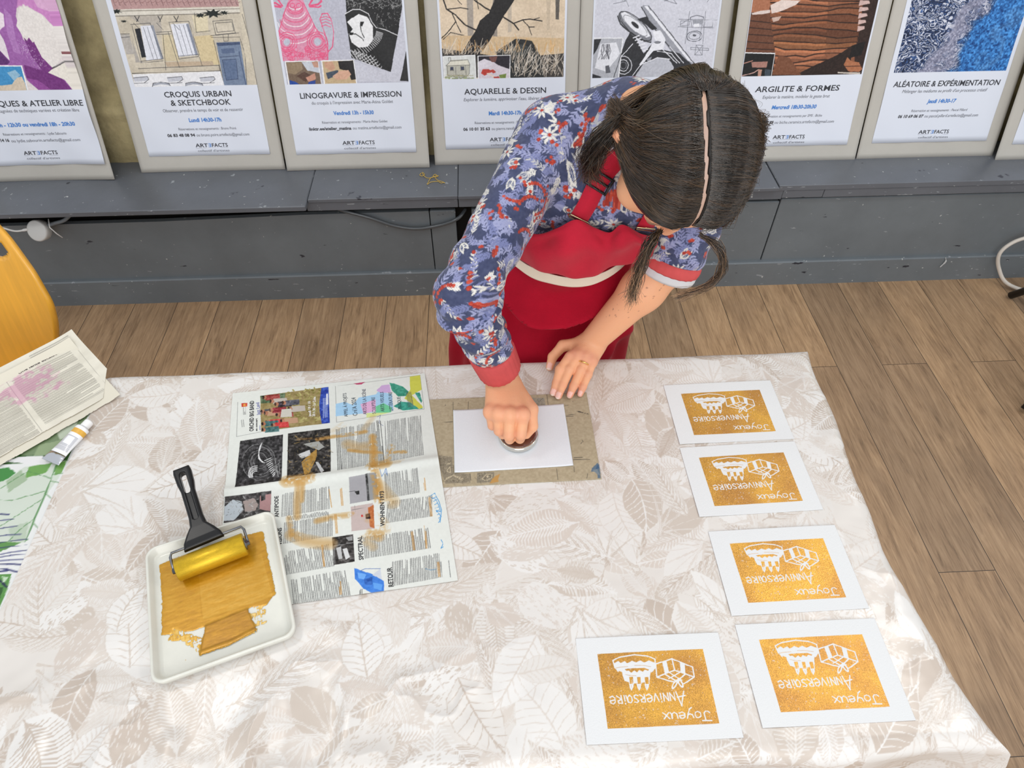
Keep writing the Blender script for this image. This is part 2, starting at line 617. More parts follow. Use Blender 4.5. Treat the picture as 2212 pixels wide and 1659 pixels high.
ART['P2'] = '''
G 206 196 178;P 232 232 236 -225 609 239 603 196 532 -202 534;P 186 150 148 -195 537 194 539 195 500 57 500 -194 497;L 110 80 85 1.2 -184 532 -184 518 -182 508;L 140 100 100 1 -184 516 -178 515 -171 519;
L 110 80 85 1.2 -168 532 -168 516 -166 508;L 140 100 100 1 -168 516 -162 515 -155 519;L 110 80 85 1.2 -152 532 -153 513 -149 508;L 140 100 100 1 -152 516 -146 515 -139 518;L 110 80 85 1.2 -136 531 -135 517 -133 508;
L 140 100 100 1 -136 516 -130 515 -123 518;L 110 80 85 1.2 -120 531 -120 515 -117 508;L 140 100 100 1 -120 515 -114 515 -107 518;L 110 80 85 1.2 -104 531 -104 513 -101 507;L 140 100 100 1 -103 515 -97 514 -91 518;
L 110 80 85 1.2 -88 531 -87 517 -85 507;L 140 100 100 1 -87 515 -81 514 -75 517;L 110 80 85 1.2 -71 530 -71 514 -69 507;L 140 100 100 1 -71 515 -65 514 -59 517;L 110 80 85 1.2 -55 530 -56 512 -52 507;
L 140 100 100 1 -55 514 -49 514 -42 517;L 110 80 85 1.2 -39 530 -38 516 -36 506;L 140 100 100 1 -39 514 -33 513 -26 517;L 110 80 85 1.2 -23 530 -23 513 -20 506;L 140 100 100 1 -23 514 -17 513 -10 516;
L 110 80 85 1.2 -7 529 -7 511 -4 506;L 140 100 100 1 -6 514 0 513 6 516;L 110 80 85 1.2 9 529 10 515 12 506;L 140 100 100 1 10 513 16 513 22 516;L 110 80 85 1.2 25 529 26 513 29 505;L 140 100 100 1 26 513 32 512 39 516;
L 110 80 85 1.2 41 529 42 510 45 505;L 140 100 100 1 42 513 48 512 55 516;L 110 80 85 1.2 58 528 59 514 61 505;L 140 100 100 1 58 513 65 512 71 515;L 110 80 85 1.2 74 528 75 512 77 505;L 140 100 100 1 75 512 81 512 87 515;
L 110 80 85 1.2 90 528 90 510 94 504;L 140 100 100 1 91 512 97 511 103 515;L 110 80 85 1.2 106 528 108 514 110 504;L 140 100 100 1 107 512 113 511 120 515;L 110 80 85 1.2 122 527 123 511 126 504;
L 140 100 100 1 123 512 130 511 136 514;L 110 80 85 1.2 139 527 139 509 143 504;L 140 100 100 1 140 511 146 511 152 514;L 110 80 85 1.2 155 527 156 513 159 503;L 140 100 100 1 156 511 162 510 168 514;
L 110 80 85 1.2 171 527 172 511 175 503;L 140 100 100 1 172 511 178 510 185 514;L 110 80 85 1.2 187 527 188 508 192 503;L 140 100 100 1 189 511 195 510 201 513;P 222 216 204 -194 498 195 499 194 484 -192 477;
L 120 112 100 1.6 -195 492 195 493;L 90 84 78 1.6 -193 479 195 482;P 186 178 168 -148 477 -52 479 -61 432 -75 425;P 176 170 164 -159 415 -166 348 -133 347 -153 352;P 214 200 168 -63 425 -31 424 -26 349 -75 350;
P 218 200 160 37 419 95 422 99 336 41 335;P 224 212 182 44 477 92 480 84 430 44 430;P 196 176 152 -76 346 77 347 78 334 -71 333;P 184 178 172 -191 427 -163 428 -163 371 -188 371;P 214 204 184 193 482 206 486 209 341 183 338;
P 228 230 240 -122 451 -89 452 -82 356 -132 353;P 38 40 48 -141 443 -125 445 -130 362 -143 361;P 150 155 168 -89 452 -81 452 -76 357 -84 355;P 230 232 242 -29 454 26 456 35 365 -27 361;P 140 146 162 20 454 28 455 36 366 27 364;
L 38 40 48 .9 -17 451 -11 366;L 38 40 48 .9 -3 451 3 366;L 38 40 48 .9 11 451 18 366;L 38 40 48 .9 -113 447 -108 356;L 38 40 48 .9 -101 447 -96 356;L 38 40 48 1.1 -151 455 -90 458 -77 356;L 38 40 48 1.1 -148 452 -149 351 -79 356;
L 38 40 48 1.1 -149 351 -150 346 -79 351;L 38 40 48 1.1 -33 459 30 461 40 365;L 38 40 48 1.1 -32 457 -28 363 37 367 36 361 -28 355 -28 363;L 38 40 48 1.1 -41 432 -33 330;L 38 40 48 1.1 53 484 46 430 89 433;
L 38 40 48 1.1 -59 425 -78 323;L 38 40 48 1.1 -77 432 -32 433;L 38 40 48 1.1 -79 426 -34 427;L 38 40 48 1.1 -193 429 -162 429;L 38 40 48 1.1 -194 419 -163 421;L 38 40 48 1.1 39 359 41 333;
L 38 40 48 1.1 104 460 165 463 167 426 105 422 104 460;L 38 40 48 1.1 110 455 163 457 164 432 111 429 110 455;L 38 40 48 1.1 88 420 177 426;L 38 40 48 1.1 89 415 179 415;L 38 40 48 1.1 95 407 98 273;
L 38 40 48 1.1 178 410 184 365 172 274;L 38 40 48 1.1 127 421 127 403 139 403 144 423;L 38 40 48 1.1 200 478 206 409 205 273;P 120 136 162 102 400 176 401 172 274 98 273;P 92 108 140 112 382 153 384 153 369 113 368;
P 98 116 148 109 350 153 352 147 293 108 290;P 70 84 115 102 399 176 400 175 393 104 390;L 45 55 85 1.2 109 350 153 352 147 293 108 290 109 350;L 45 55 85 1.4 104 358 163 361;L 60 75 110 2 167 372 169 274;
P 238 238 242 -187 312 95 316 99 271 -191 271;L 38 40 48 1.8 -187 315 -113 316 -9 317 96 318;L 38 40 48 1.2 -163 329 -68 331 95 334 95 318;P 200 202 212 -188 302 -141 304 -139 297 -153 292 -187 291;
L 38 40 48 1.3 -188 302 -141 305 -139 297 -159 286;L 38 40 48 1.1 -193 285 -144 286;P 200 202 212 -80 300 -34 302 -31 295 -45 290 -79 288;L 38 40 48 1.3 -80 300 -33 303 -31 295 -51 284;L 38 40 48 1.1 -85 283 -36 284;
P 200 202 212 24 298 70 301 73 293 59 288 25 287;L 38 40 48 1.3 24 298 70 301 73 293 53 282;L 38 40 48 1.1 19 281 68 282;P 168 172 184 -134 275 -130 282 -103 287 -79 283 -76 276 -89 279 -105 281 -124 278;
L 38 40 48 1.6 -134 274 -129 284 -103 288 -79 283 -76 276;P 168 172 184 -29 273 -25 280 2 285 26 281 29 274 16 277 0 279 -19 276;L 38 40 48 1.6 -29 272 -24 282 2 286 27 281 29 274;
P 30 36 34 126 481 140 477 121 477 122 470 109 476 96 469 97 477 78 475 91 481 75 485 95 485 90 492 105 487 115 494 118 487 136 490 125 484;
P 30 36 34 154 483 160 480 151 481 151 477 145 480 139 477 140 481 130 480 137 483 129 484 138 485 136 488 143 486 148 489 149 485 159 487 153 484;
P 30 36 34 79 477 87 474 76 475 77 470 70 474 62 470 63 474 52 473 60 476 51 479 62 479 59 483 68 480 73 484 75 480 85 482 79 478;
P 30 36 34 -173 491 -164 488 -176 489 -176 484 -184 488 -192 484 -191 489 -204 487 -195 491 -205 493 -192 494 -195 498 -186 495 -179 500 -178 495 -166 497 -173 493;
P 30 36 34 -193 470 -189 469 -195 469 -195 467 -198 469 -202 467 -202 469 -207 469 -203 470 -208 471 -202 471 -203 473 -199 472 -196 474 -195 472 -190 473 -193 471;
P 30 36 34 -162 464 -157 463 -164 463 -164 460 -168 462 -173 460 -172 463 -179 462 -174 464 -180 466 -173 466 -174 468 -169 467 -166 469 -165 466 -158 467 -162 465;L 38 40 48 2.4 -131 478 -125 464;L 38 40 48 1.6 -117 479 -130 462;
L 38 40 48 1 -140 459 -125 440;L 38 40 48 2.4 -61 477 -56 463;L 38 40 48 1.6 -47 478 -60 461;L 38 40 48 1 -70 458 -55 439;L 38 40 48 2.4 -12 476 -6 462;L 38 40 48 1.6 2 477 -10 460;L 38 40 48 1 -20 457 -5 438;
'''
ART['P3'] = '''
G 190 191 205;P 222 150 178 -151 519 -106 518 -93 474 -80 441 -59 411 -50 382 -55 348 -196 348 -201 397 -193 438 -172 479;
L 245 236 240 2.2 -114 499 -116 497 -119 495 -122 493 -127 492 -132 492 -137 492 -141 492 -145 494 -149 495 -151 497 -152 499;
L 230 92 135 2.2 -110 492 -112 488 -116 485 -121 483 -127 481 -133 480 -140 480 -146 481 -151 483 -155 486 -158 489 -159 492;
L 245 236 240 2.2 -105 484 -108 479 -113 475 -119 472 -126 469 -134 468 -142 468 -150 470 -156 472 -161 476 -165 480 -166 485;
L 230 92 135 2.2 -100 477 -104 471 -110 465 -117 461 -126 458 -136 457 -145 457 -154 459 -162 462 -168 466 -172 472 -173 478;
L 245 236 240 2.2 -96 470 -100 462 -107 456 -116 450 -126 446 -137 445 -148 445 -158 447 -167 451 -174 457 -179 464 -180 471;
L 230 92 135 2.2 -91 462 -96 453 -104 446 -114 439 -126 435 -138 433 -151 433 -163 436 -173 440 -181 447 -186 455 -187 464;
L 245 236 240 2.2 -86 455 -92 445 -101 436 -112 428 -125 423 -140 421 -154 421 -167 424 -178 430 -187 437 -193 447 -195 457;
L 230 92 135 2.2 -82 447 -88 436 -98 426 -110 417 -125 412 -141 409 -157 409 -171 413 -184 419 -194 427 -200 438 -202 450;
L 245 236 240 2.2 -77 440 -84 427 -95 416 -109 406 -125 400 -142 397 -160 397 -176 401 -190 408 -200 418 -207 429 -209 442;
L 230 92 135 2.2 -166 401 -168 397 -172 393 -177 392 -182 393 -186 395 -188 399 -187 404 -184 408 -179 410 -174 411 -169 409 -166 406 -166 401;
L 230 92 135 2.2 -69 401 -71 396 -75 393 -81 392 -86 392 -90 395 -92 399 -91 404 -88 408 -83 410 -78 411 -73 409 -70 405 -69 401;
L 230 92 135 2.2 -158 401 -162 394 -169 388 -177 386 -186 387 -193 391 -195 398 -194 406 -189 412 -181 416 -172 417 -164 414 -159 409 -158 401;
L 230 92 135 2.2 -62 401 -65 393 -72 388 -81 385 -89 386 -96 391 -99 398 -98 405 -93 412 -85 416 -76 417 -68 414 -63 408 -62 401;
L 230 92 135 2.2 -151 401 -156 391 -165 383 -178 379 -190 381 -199 387 -203 397 -201 407 -193 416 -182 422 -170 423 -159 419 -152 411 -151 401;
L 230 92 135 2.2 -54 401 -59 390 -69 382 -81 379 -93 380 -102 387 -106 396 -105 407 -97 416 -86 422 -74 423 -63 419 -56 411 -54 401;
L 230 92 135 2.2 -144 401 -150 388 -162 378 -178 374 -193 375 -204 383 -209 395 -207 409 -198 420 -183 428 -168 429 -154 424 -146 414 -144 401;
L 230 92 135 2.2 -48 401 -54 388 -66 378 -81 373 -96 375 -108 383 -113 395 -111 408 -102 420 -88 427 -72 429 -58 424 -50 414 -48 401;
P 195 198 214 -166 401 -168 397 -171 393 -176 391 -181 391 -185 393 -188 397 -188 402 -186 406 -182 410 -177 412 -172 412 -168 410 -166 406;
P 195 198 214 -68 401 -70 396 -74 392 -79 390 -85 390 -89 393 -92 397 -92 401 -91 406 -87 410 -81 412 -76 412 -72 409 -69 406;L 230 92 135 2.6 -153 511 -175 475 -193 438 -202 397 -196 348;
L 230 92 135 2.6 -107 510 -93 474 -80 441 -60 407 -50 377 -55 347;L 230 92 135 2.6 -109 501 -113 493 -122 487 -133 484 -144 485 -152 490 -156 498 -154 506 -148 513 -138 518 -127 519 -117 516 -110 509 -109 501;
L 230 92 135 2.2 -134 503 -135 501 -138 499 -141 498 -145 498 -148 500 -149 502 -148 505 -146 507 -143 509 -139 509 -136 508 -134 506 -134 503;
L 230 92 135 2.2 -115 503 -116 500 -119 498 -122 497 -126 498 -129 499 -130 502 -129 504 -127 507 -124 508 -120 509 -117 508 -115 506 -115 503;P 230 92 135 -137 498 -129 498 -135 487;
L 230 92 135 5 -177 501 -193 511 -202 509 -199 503 -177 499;L 230 92 135 5 -88 502 -63 505 -50 513 -51 521;L 230 92 135 5 -89 500 -62 497 -54 501;L 230 92 135 5 -172 503 -186 523;L 230 92 135 5 -90 504 -74 521;
L 230 92 135 1.5 -131 358 -135 354 -141 353 -145 356 -144 361 -139 364 -133 363 -131 358;L 230 92 135 1.5 -163 380 -166 376 -173 375 -178 378 -177 383 -171 386 -165 385 -163 380;
L 230 92 135 1.5 -131 365 -135 359 -143 358 -148 362 -147 368 -141 372 -133 370 -131 365;L 230 92 135 1.5 -160 354 -164 348 -170 347 -174 351 -173 357 -168 360 -162 359 -160 354;
L 230 92 135 1.5 -130 364 -133 360 -140 359 -145 362 -144 366 -138 369 -132 368 -130 364;L 230 92 135 1.5 -80 349 -84 344 -92 342 -97 346 -96 352 -89 356 -82 355 -80 349;
L 230 92 135 1.5 -71 351 -74 348 -80 347 -85 350 -84 354 -79 356 -73 355 -71 351;L 230 92 135 1.5 -165 354 -168 349 -175 348 -179 351 -178 356 -173 359 -167 358 -165 354;
L 230 92 135 1.5 -55 363 -60 359 -68 358 -75 361 -74 366 -67 369 -58 368 -55 364;L 230 92 135 1.5 -96 354 -100 348 -106 347 -110 351 -109 357 -104 361 -98 360 -96 354;
L 230 92 135 1.5 -54 356 -58 350 -65 349 -70 353 -69 360 -63 363 -56 362 -54 356;L 230 92 135 1.5 -167 368 -172 364 -182 363 -189 366 -188 371 -180 374 -171 373 -167 368;
L 230 92 135 1.5 -145 379 -148 374 -155 372 -159 376 -158 382 -152 386 -147 384 -145 379;L 230 92 135 1.5 -154 374 -158 371 -166 370 -172 373 -171 377 -164 379 -157 378 -154 374;
L 230 92 135 1.5 -104 378 -109 372 -117 371 -123 375 -122 381 -115 384 -107 383 -104 378;L 230 92 135 1.5 -168 370 -173 365 -182 364 -188 367 -187 372 -180 375 -171 374 -168 370;
L 230 92 135 1.5 -176 366 -181 361 -189 360 -195 363 -195 369 -187 372 -179 370 -176 366;L 230 92 135 1.5 -56 362 -61 358 -71 357 -78 360 -77 364 -69 367 -60 366 -56 362;
L 230 92 135 1.5 -167 356 -171 352 -179 351 -184 354 -183 358 -177 361 -170 360 -167 356;L 230 92 135 1.5 -58 370 -63 364 -72 363 -78 367 -77 373 -70 377 -61 375 -58 370;
L 230 92 135 1.5 -65 361 -70 356 -79 355 -86 358 -85 363 -77 366 -68 365 -65 361;L 230 92 135 1.5 -150 353 -154 347 -162 345 -168 350 -166 356 -160 361 -152 359 -150 353;
L 230 92 135 1.5 -97 361 -101 355 -108 354 -112 358 -111 365 -105 369 -99 367 -97 361;L 230 92 135 1.5 -124 363 -128 359 -136 358 -141 361 -141 366 -134 368 -127 367 -124 363;
L 230 92 135 1.5 -66 362 -69 357 -75 356 -80 360 -79 365 -73 369 -68 368 -66 362;L 230 92 135 1.5 -138 365 -143 361 -153 360 -160 363 -159 368 -151 371 -142 370 -138 365;
L 230 92 135 1.5 -65 361 -69 354 -75 353 -79 357 -78 364 -73 368 -67 367 -65 361;L 230 92 135 1.5 -96 348 -99 345 -106 344 -111 346 -110 351 -104 353 -98 352 -96 348;
L 230 92 135 1.5 -62 358 -66 352 -72 351 -77 355 -76 361 -70 365 -64 364 -62 358;L 230 92 135 1.5 -84 351 -89 347 -98 346 -104 349 -104 353 -96 355 -88 354 -84 351;
L 230 92 135 1.5 -180 383 -183 379 -189 378 -194 381 -193 385 -187 388 -182 387 -180 383;L 230 92 135 1.5 -69 364 -73 358 -82 356 -87 361 -86 367 -79 371 -71 369 -69 364;
L 230 92 135 1.5 -165 374 -170 368 -178 367 -184 371 -183 378 -175 382 -167 380 -165 374;L 230 92 135 1.5 -104 382 -109 378 -118 377 -125 380 -124 384 -117 387 -108 386 -104 382;
L 230 92 135 1.5 -74 369 -79 363 -88 362 -95 366 -94 372 -86 376 -77 374 -74 369;L 230 92 135 1.5 -109 378 -113 374 -119 374 -123 376 -123 380 -117 383 -111 382 -109 378;
L 230 92 135 1.5 -176 380 -180 375 -187 373 -192 377 -191 383 -185 387 -178 386 -176 380;L 230 92 135 1.5 -108 382 -112 376 -118 375 -122 379 -121 386 -116 390 -110 388 -108 382;
L 230 92 135 1.5 -107 376 -111 370 -118 369 -123 373 -122 379 -116 383 -109 381 -107 376;L 230 92 135 1.5 -155 364 -161 358 -171 357 -178 361 -177 367 -168 371 -159 370 -155 364;
L 230 92 135 1.5 -151 367 -155 361 -164 359 -170 364 -169 370 -161 374 -153 372 -151 367;L 230 92 135 1.5 -161 383 -165 378 -171 377 -176 380 -175 386 -169 389 -163 388 -161 383;
L 230 92 135 1.5 -104 363 -108 357 -115 355 -120 360 -119 367 -113 371 -106 369 -104 363;L 230 92 135 1.5 -105 370 -110 364 -118 363 -124 367 -123 373 -116 377 -108 375 -105 370;
L 230 92 135 1.5 -95 373 -98 369 -105 368 -109 371 -108 376 -103 379 -97 378 -95 373;L 230 92 135 1.5 -97 375 -101 372 -110 371 -117 374 -116 378 -109 380 -100 379 -97 375;
L 230 92 135 3 -52 369 -35 386 -25 427 -27 460 -37 480 -53 479 -63 465 -59 446 -53 424 -48 394 -52 373;L 230 92 135 2 -57 469 -43 472 -29 466;L 230 92 135 2 -59 461 -44 464 -30 458;L 230 92 135 2 -60 453 -46 456 -31 450;
L 230 92 135 2 -61 444 -47 448 -33 442;P 28 28 30 30 594 213 592 204 513 176 416 143 308 21 353 21 455;N 90 90 90 200 200 200 170 1 0 0 5 29 516 204 517 30 492;N 90 90 90 200 200 200 60 1 0 0 5 108 491 201 505 110 433;
N 90 90 90 190 190 190 90 1 0 0 5 133 429 173 416 109 336;P 30 30 32 18 476 44 489 71 487 96 471 107 442 142 431 176 416 143 308 21 353;L 235 235 238 2.2 18 478 44 489 66 489 90 477 99 454 111 438 138 431 176 415;
P 238 238 240 33 463 60 477 85 469 101 442 97 404 77 384 48 382 27 397 22 422 37 435 21 455;P 20 20 22 62 455 75 455 67 442 60 446;P 20 20 22 22 426 38 425 34 418 24 418;
L 20 20 22 2.4 61 445 62 428 71 408 67 401 63 408 44 421 35 421;P 235 235 238 75 405 74 402 73 400 71 399 69 399 68 400 67 402 67 405 67 407 69 409 71 411 72 411 74 409 75 407;L 235 235 238 1.6 110 427 130 421;
L 235 235 238 1.6 109 424 129 417;L 235 235 238 1.6 108 421 127 413;L 235 235 238 1.6 107 418 125 409;L 235 235 238 1.6 105 415 122 405;L 235 235 238 1.6 102 412 119 401;L 235 235 238 1.6 99 409 116 397;
L 235 235 238 1.6 96 406 112 393;L 235 235 238 1.6 92 403 108 389;L 235 235 238 1.6 88 400 103 385;L 235 235 238 1.6 83 397 98 381;L 235 235 238 1.6 77 394 92 377;L 235 235 238 1.6 72 391 86 373;L 235 235 238 1.6 65 388 80 369;
L 235 235 238 1.6 58 385 73 366;L 235 235 238 1.6 51 382 66 362;L 235 235 238 1.6 43 379 58 358;L 235 235 238 1.6 35 376 50 354;L 235 235 238 1.6 26 373 41 350;L 235 235 238 1.6 16 370 32 346;
L 225 225 228 1.5 35 374 33 371 30 369 26 369 24 371 22 373 23 376;L 225 225 228 1.5 47 370 45 367 42 366 39 366 36 367 35 370 35 372;L 225 225 228 1.5 59 366 58 364 55 362 51 362 48 363 47 366 48 369;
L 225 225 228 1.5 71 363 70 360 67 359 63 358 60 360 59 362 60 365;L 225 225 228 1.5 83 359 82 357 79 355 75 355 72 356 71 359 72 361;L 225 225 228 1.5 96 356 94 353 91 351 88 351 85 353 84 355 84 358;
L 225 225 228 1.5 39 366 38 364 35 362 31 362 28 363 27 366 28 369;L 225 225 228 1.5 51 363 50 360 47 358 43 358 40 360 39 362 40 365;L 225 225 228 1.5 64 359 62 356 59 355 56 355 53 356 51 359 52 361;
L 225 225 228 1.5 76 355 75 353 72 351 68 351 65 352 64 355 65 358;L 225 225 228 1.5 88 352 87 349 84 347 80 347 77 349 76 351 77 354;L 225 225 228 1.5 101 348 99 345 96 344 93 344 90 345 88 348 89 350;
L 225 225 228 1.5 44 359 43 356 39 355 36 355 33 356 32 359 33 361;L 225 225 228 1.5 56 355 55 353 52 351 48 351 45 352 44 355 45 358;L 225 225 228 1.5 68 352 67 349 64 347 60 347 57 349 56 351 57 354;
L 225 225 228 1.5 81 348 79 345 76 344 73 344 70 345 68 348 69 350;L 225 225 228 1.5 93 344 92 342 89 340 85 340 82 341 81 344 82 347;L 225 225 228 1.5 105 341 104 338 101 336 97 336 94 338 93 340 94 343;
L 225 225 228 1.5 49 352 47 349 44 347 41 347 38 349 36 351 37 354;L 225 225 228 1.5 61 348 59 345 56 344 53 343 50 345 49 348 50 350;L 225 225 228 1.5 73 344 72 342 69 340 65 340 62 341 61 344 62 347;
L 225 225 228 1.5 86 341 84 338 81 336 77 336 74 338 73 340 74 343;L 225 225 228 1.5 98 337 96 334 93 333 90 332 87 334 86 336 86 339;L 225 225 228 1.5 110 333 109 331 106 329 102 329 99 330 98 333 99 336;
L 225 225 228 1.5 66 341 64 338 61 336 58 336 55 338 53 340 54 343;L 225 225 228 1.5 78 337 77 334 74 332 70 332 67 334 66 336 67 339;L 225 225 228 1.5 90 333 89 330 86 329 82 329 79 330 78 333 79 335;
L 225 225 228 1.5 103 329 101 327 98 325 95 325 92 326 90 329 91 332;L 225 225 228 1.5 115 326 114 323 111 321 107 321 104 323 103 325 104 328;P 205 206 218 204 513 218 592 203 377 169 278 31 281 29 342 143 308 176 416;
P 40 40 42 198 369 204 279 170 281 186 326;P 246 246 248 -193 346 -86 347 -85 270 -194 268;P 118 98 82 -190 343 -89 344 -88 272 -190 272;P 200 205 215 -140 343 -89 344 -88 309 -126 318;
P 150 130 105 -188 341 -140 343 -139 323 -166 306 -188 311;P 88 62 52 -162 302 -136 314 -116 303 -136 283;P 200 145 125 -134 297 -103 309 -102 292 -127 283;P 35 75 160 -188 291 -169 284 -152 272 -190 272;
P 40 70 150 -127 283 -104 289 -107 272 -133 272;P 195 150 130 -108 342 -89 344 -89 326 -103 327;P 246 246 248 -77 346 28 347 29 270 -79 270;P 200 176 140 -74 343 25 344 26 272 -75 272;
P 30 26 28 -23 343 25 344 27 289 12 287 6 312 -21 321;P 70 80 95 -68 309 -27 317 -24 303 -64 291;P 205 160 135 -68 341 -42 343 -35 325 -46 313 -55 317 -68 326;P 215 170 145 -48 299 -22 314 7 316 14 303 -2 290 -35 288;
'''
ART['P4'] = '''
G 222 202 176;P 168 158 148 -111 585 -91 585 -95 407 -113 401;P 196 182 164 17 583 30 583 27 415 16 413;P 96 90 84 166 581 182 581 179 447 169 448;P 206 188 164 137 582 153 581 150 419 141 415;
P 150 140 130 -31 505 -18 504 -18 384 -33 384;P 214 186 148 -197 408 205 393 205 324 -199 340;P 62 58 55 -200 370 -77 353 29 336 115 343 205 350 207 276 -200 282;
P 30 28 29 14 583 73 582 38 504 -3 451 -47 385 -86 342 -139 351 -113 386 -83 427 -73 448 -44 468 -25 505;L 30 28 29 4 -190 523 -178 483 -151 466 -120 436 -86 421;L 30 28 29 2.4 -178 481 -132 485 -109 481;
L 30 28 29 2.6 -160 468 -146 437 -135 416;L 30 28 29 2 -193 396 -168 416 -126 407;L 30 28 29 2.6 -197 400 -168 425 -152 445;L 30 28 29 4 -94 510 -58 485 -2 459 35 438 50 420;L 30 28 29 3 32 438 63 448 86 450 126 444;
L 30 28 29 2.4 65 447 84 427 101 427;L 30 28 29 2 82 429 92 404;L 30 28 29 2 100 449 117 453;L 30 28 29 2 -76 481 -80 505;L 30 28 29 2 -140 506 -129 494;
P 44 46 46 -26 358 0 371 20 383 40 394 67 392 94 387 111 360 132 323 133 276 18 278;P 66 70 70 29 370 58 379 82 370 67 344 38 344;N 232 220 204 190 172 150 110 1.3 6 24 10 -198 351 29 347 -197 364;
N 240 232 222 186 170 150 170 1.3 6 26 11 25 279 207 276 26 340;N 215 160 90 228 190 140 40 1.3 2 26 9 -196 357 202 350 -195 366;P 246 246 248 -198 348 -92 350 -91 270 -198 270;P 222 224 222 -195 345 -94 347 -94 272 -196 273;
P 190 188 176 -188 318 -171 336 -116 336 -112 319 -113 294 -128 283 -188 291;P 226 222 208 -189 319 -173 331 -116 334 -110 321;L 90 88 84 1.2 -189 319 -173 333 -116 335 -110 320 -189 319;
L 90 88 84 1.2 -186 318 -185 289 -125 283 -125 319;L 90 88 84 1.2 -111 319 -113 294 -125 283;L 90 88 84 1.2 -180 332 -180 342 -172 342 -172 333;L 90 88 84 1.2 -174 313 -175 304 -165 304 -165 313 -174 313;
L 90 88 84 1.2 -141 315 -141 304 -130 305 -130 314 -141 315;L 90 88 84 1.2 -158 313 -158 287;P 60 66 90 -174 314 -166 314 -166 305 -175 305;P 60 66 90 -140 315 -131 315 -131 305 -140 305;
P 160 168 130 -138 279 -138 277 -140 276 -142 276 -144 276 -146 276 -147 277 -147 279 -147 280 -146 281 -144 282 -141 282 -139 281 -138 280;L 120 125 110 1.4 -167 285 -109 276;L 170 165 130 1.4 -183 291 -190 286;
P 160 168 130 -186 283 -186 281 -188 280 -189 280 -192 280 -194 280 -195 282 -195 283 -195 284 -193 285 -191 286 -189 286 -187 285 -186 284;L 120 125 110 1.4 -132 289 -130 282;L 170 165 130 1.4 -193 285 -170 286;
P 160 168 130 -162 279 -163 278 -164 277 -166 276 -168 276 -170 277 -172 278 -172 279 -172 281 -170 282 -168 282 -166 282 -164 282 -163 281;L 120 125 110 1.4 -152 292 -143 279;L 170 165 130 1.4 -165 291 -158 276;
P 160 168 130 -99 278 -99 277 -101 276 -102 275 -105 275 -107 276 -108 277 -108 278 -108 280 -106 281 -104 281 -102 281 -100 281 -99 280;L 120 125 110 1.4 -108 277 -158 291;L 170 165 130 1.4 -132 283 -160 289;
P 160 168 130 -151 282 -151 281 -153 280 -155 279 -157 279 -159 280 -160 281 -161 282 -160 283 -159 285 -157 285 -155 285 -153 284 -151 283;L 120 125 110 1.4 -169 289 -152 277;L 170 165 130 1.4 -138 289 -168 285;
P 160 168 130 -169 286 -170 285 -171 283 -173 283 -175 283 -177 284 -178 285 -179 286 -178 287 -177 288 -175 289 -173 289 -171 288 -170 287;L 120 125 110 1.4 -145 293 -149 286;L 170 165 130 1.4 -127 279 -129 280;
P 160 168 130 -154 279 -155 278 -156 277 -158 276 -160 276 -162 277 -163 278 -164 280 -163 281 -162 282 -160 283 -158 282 -156 282 -154 281;L 120 125 110 1.4 -163 284 -164 285;L 170 165 130 1.4 -189 291 -101 288;
P 160 168 130 -125 279 -125 278 -127 277 -129 276 -131 276 -133 277 -134 278 -134 279 -134 281 -133 282 -131 282 -128 282 -126 282 -125 280;L 120 125 110 1.4 -125 285 -137 291;L 170 165 130 1.4 -188 292 -180 291;
P 160 168 130 -176 281 -177 280 -178 279 -180 278 -183 278 -184 279 -186 280 -186 281 -186 283 -184 284 -182 284 -180 284 -178 284 -177 283;L 120 125 110 1.4 -178 276 -129 283;L 170 165 130 1.4 -127 289 -106 277;
P 160 168 130 -121 281 -122 280 -123 279 -125 278 -128 278 -129 279 -131 280 -131 281 -131 283 -129 284 -127 284 -125 284 -123 284 -122 283;L 120 125 110 1.4 -114 279 -132 276;L 170 165 130 1.4 -134 287 -142 289;
P 246 246 248 -84 347 23 348 21 268 -86 269;P 216 208 218 -81 344 21 345 18 270 -83 271;P 40 36 46 -81 344 21 345 19 305 -10 314 -34 328 -63 337 -81 329;P 120 80 75 -48 342 -19 344 -25 328 -39 326;
P 226 220 230 -81 329 -63 336 -34 326 -44 315 -81 307;P 190 66 56 -75 294 -69 306 -49 306 -37 298 -50 293 -64 287;P 232 215 205 -57 294 -47 295 -26 281 -31 277;P 185 70 60 -47 302 -35 305 -25 297 -35 293;
P 180 70 60 -35 282 -16 283 -11 274 -31 273;P 120 140 70 -16 288 9 292 6 274 -11 274;
'''
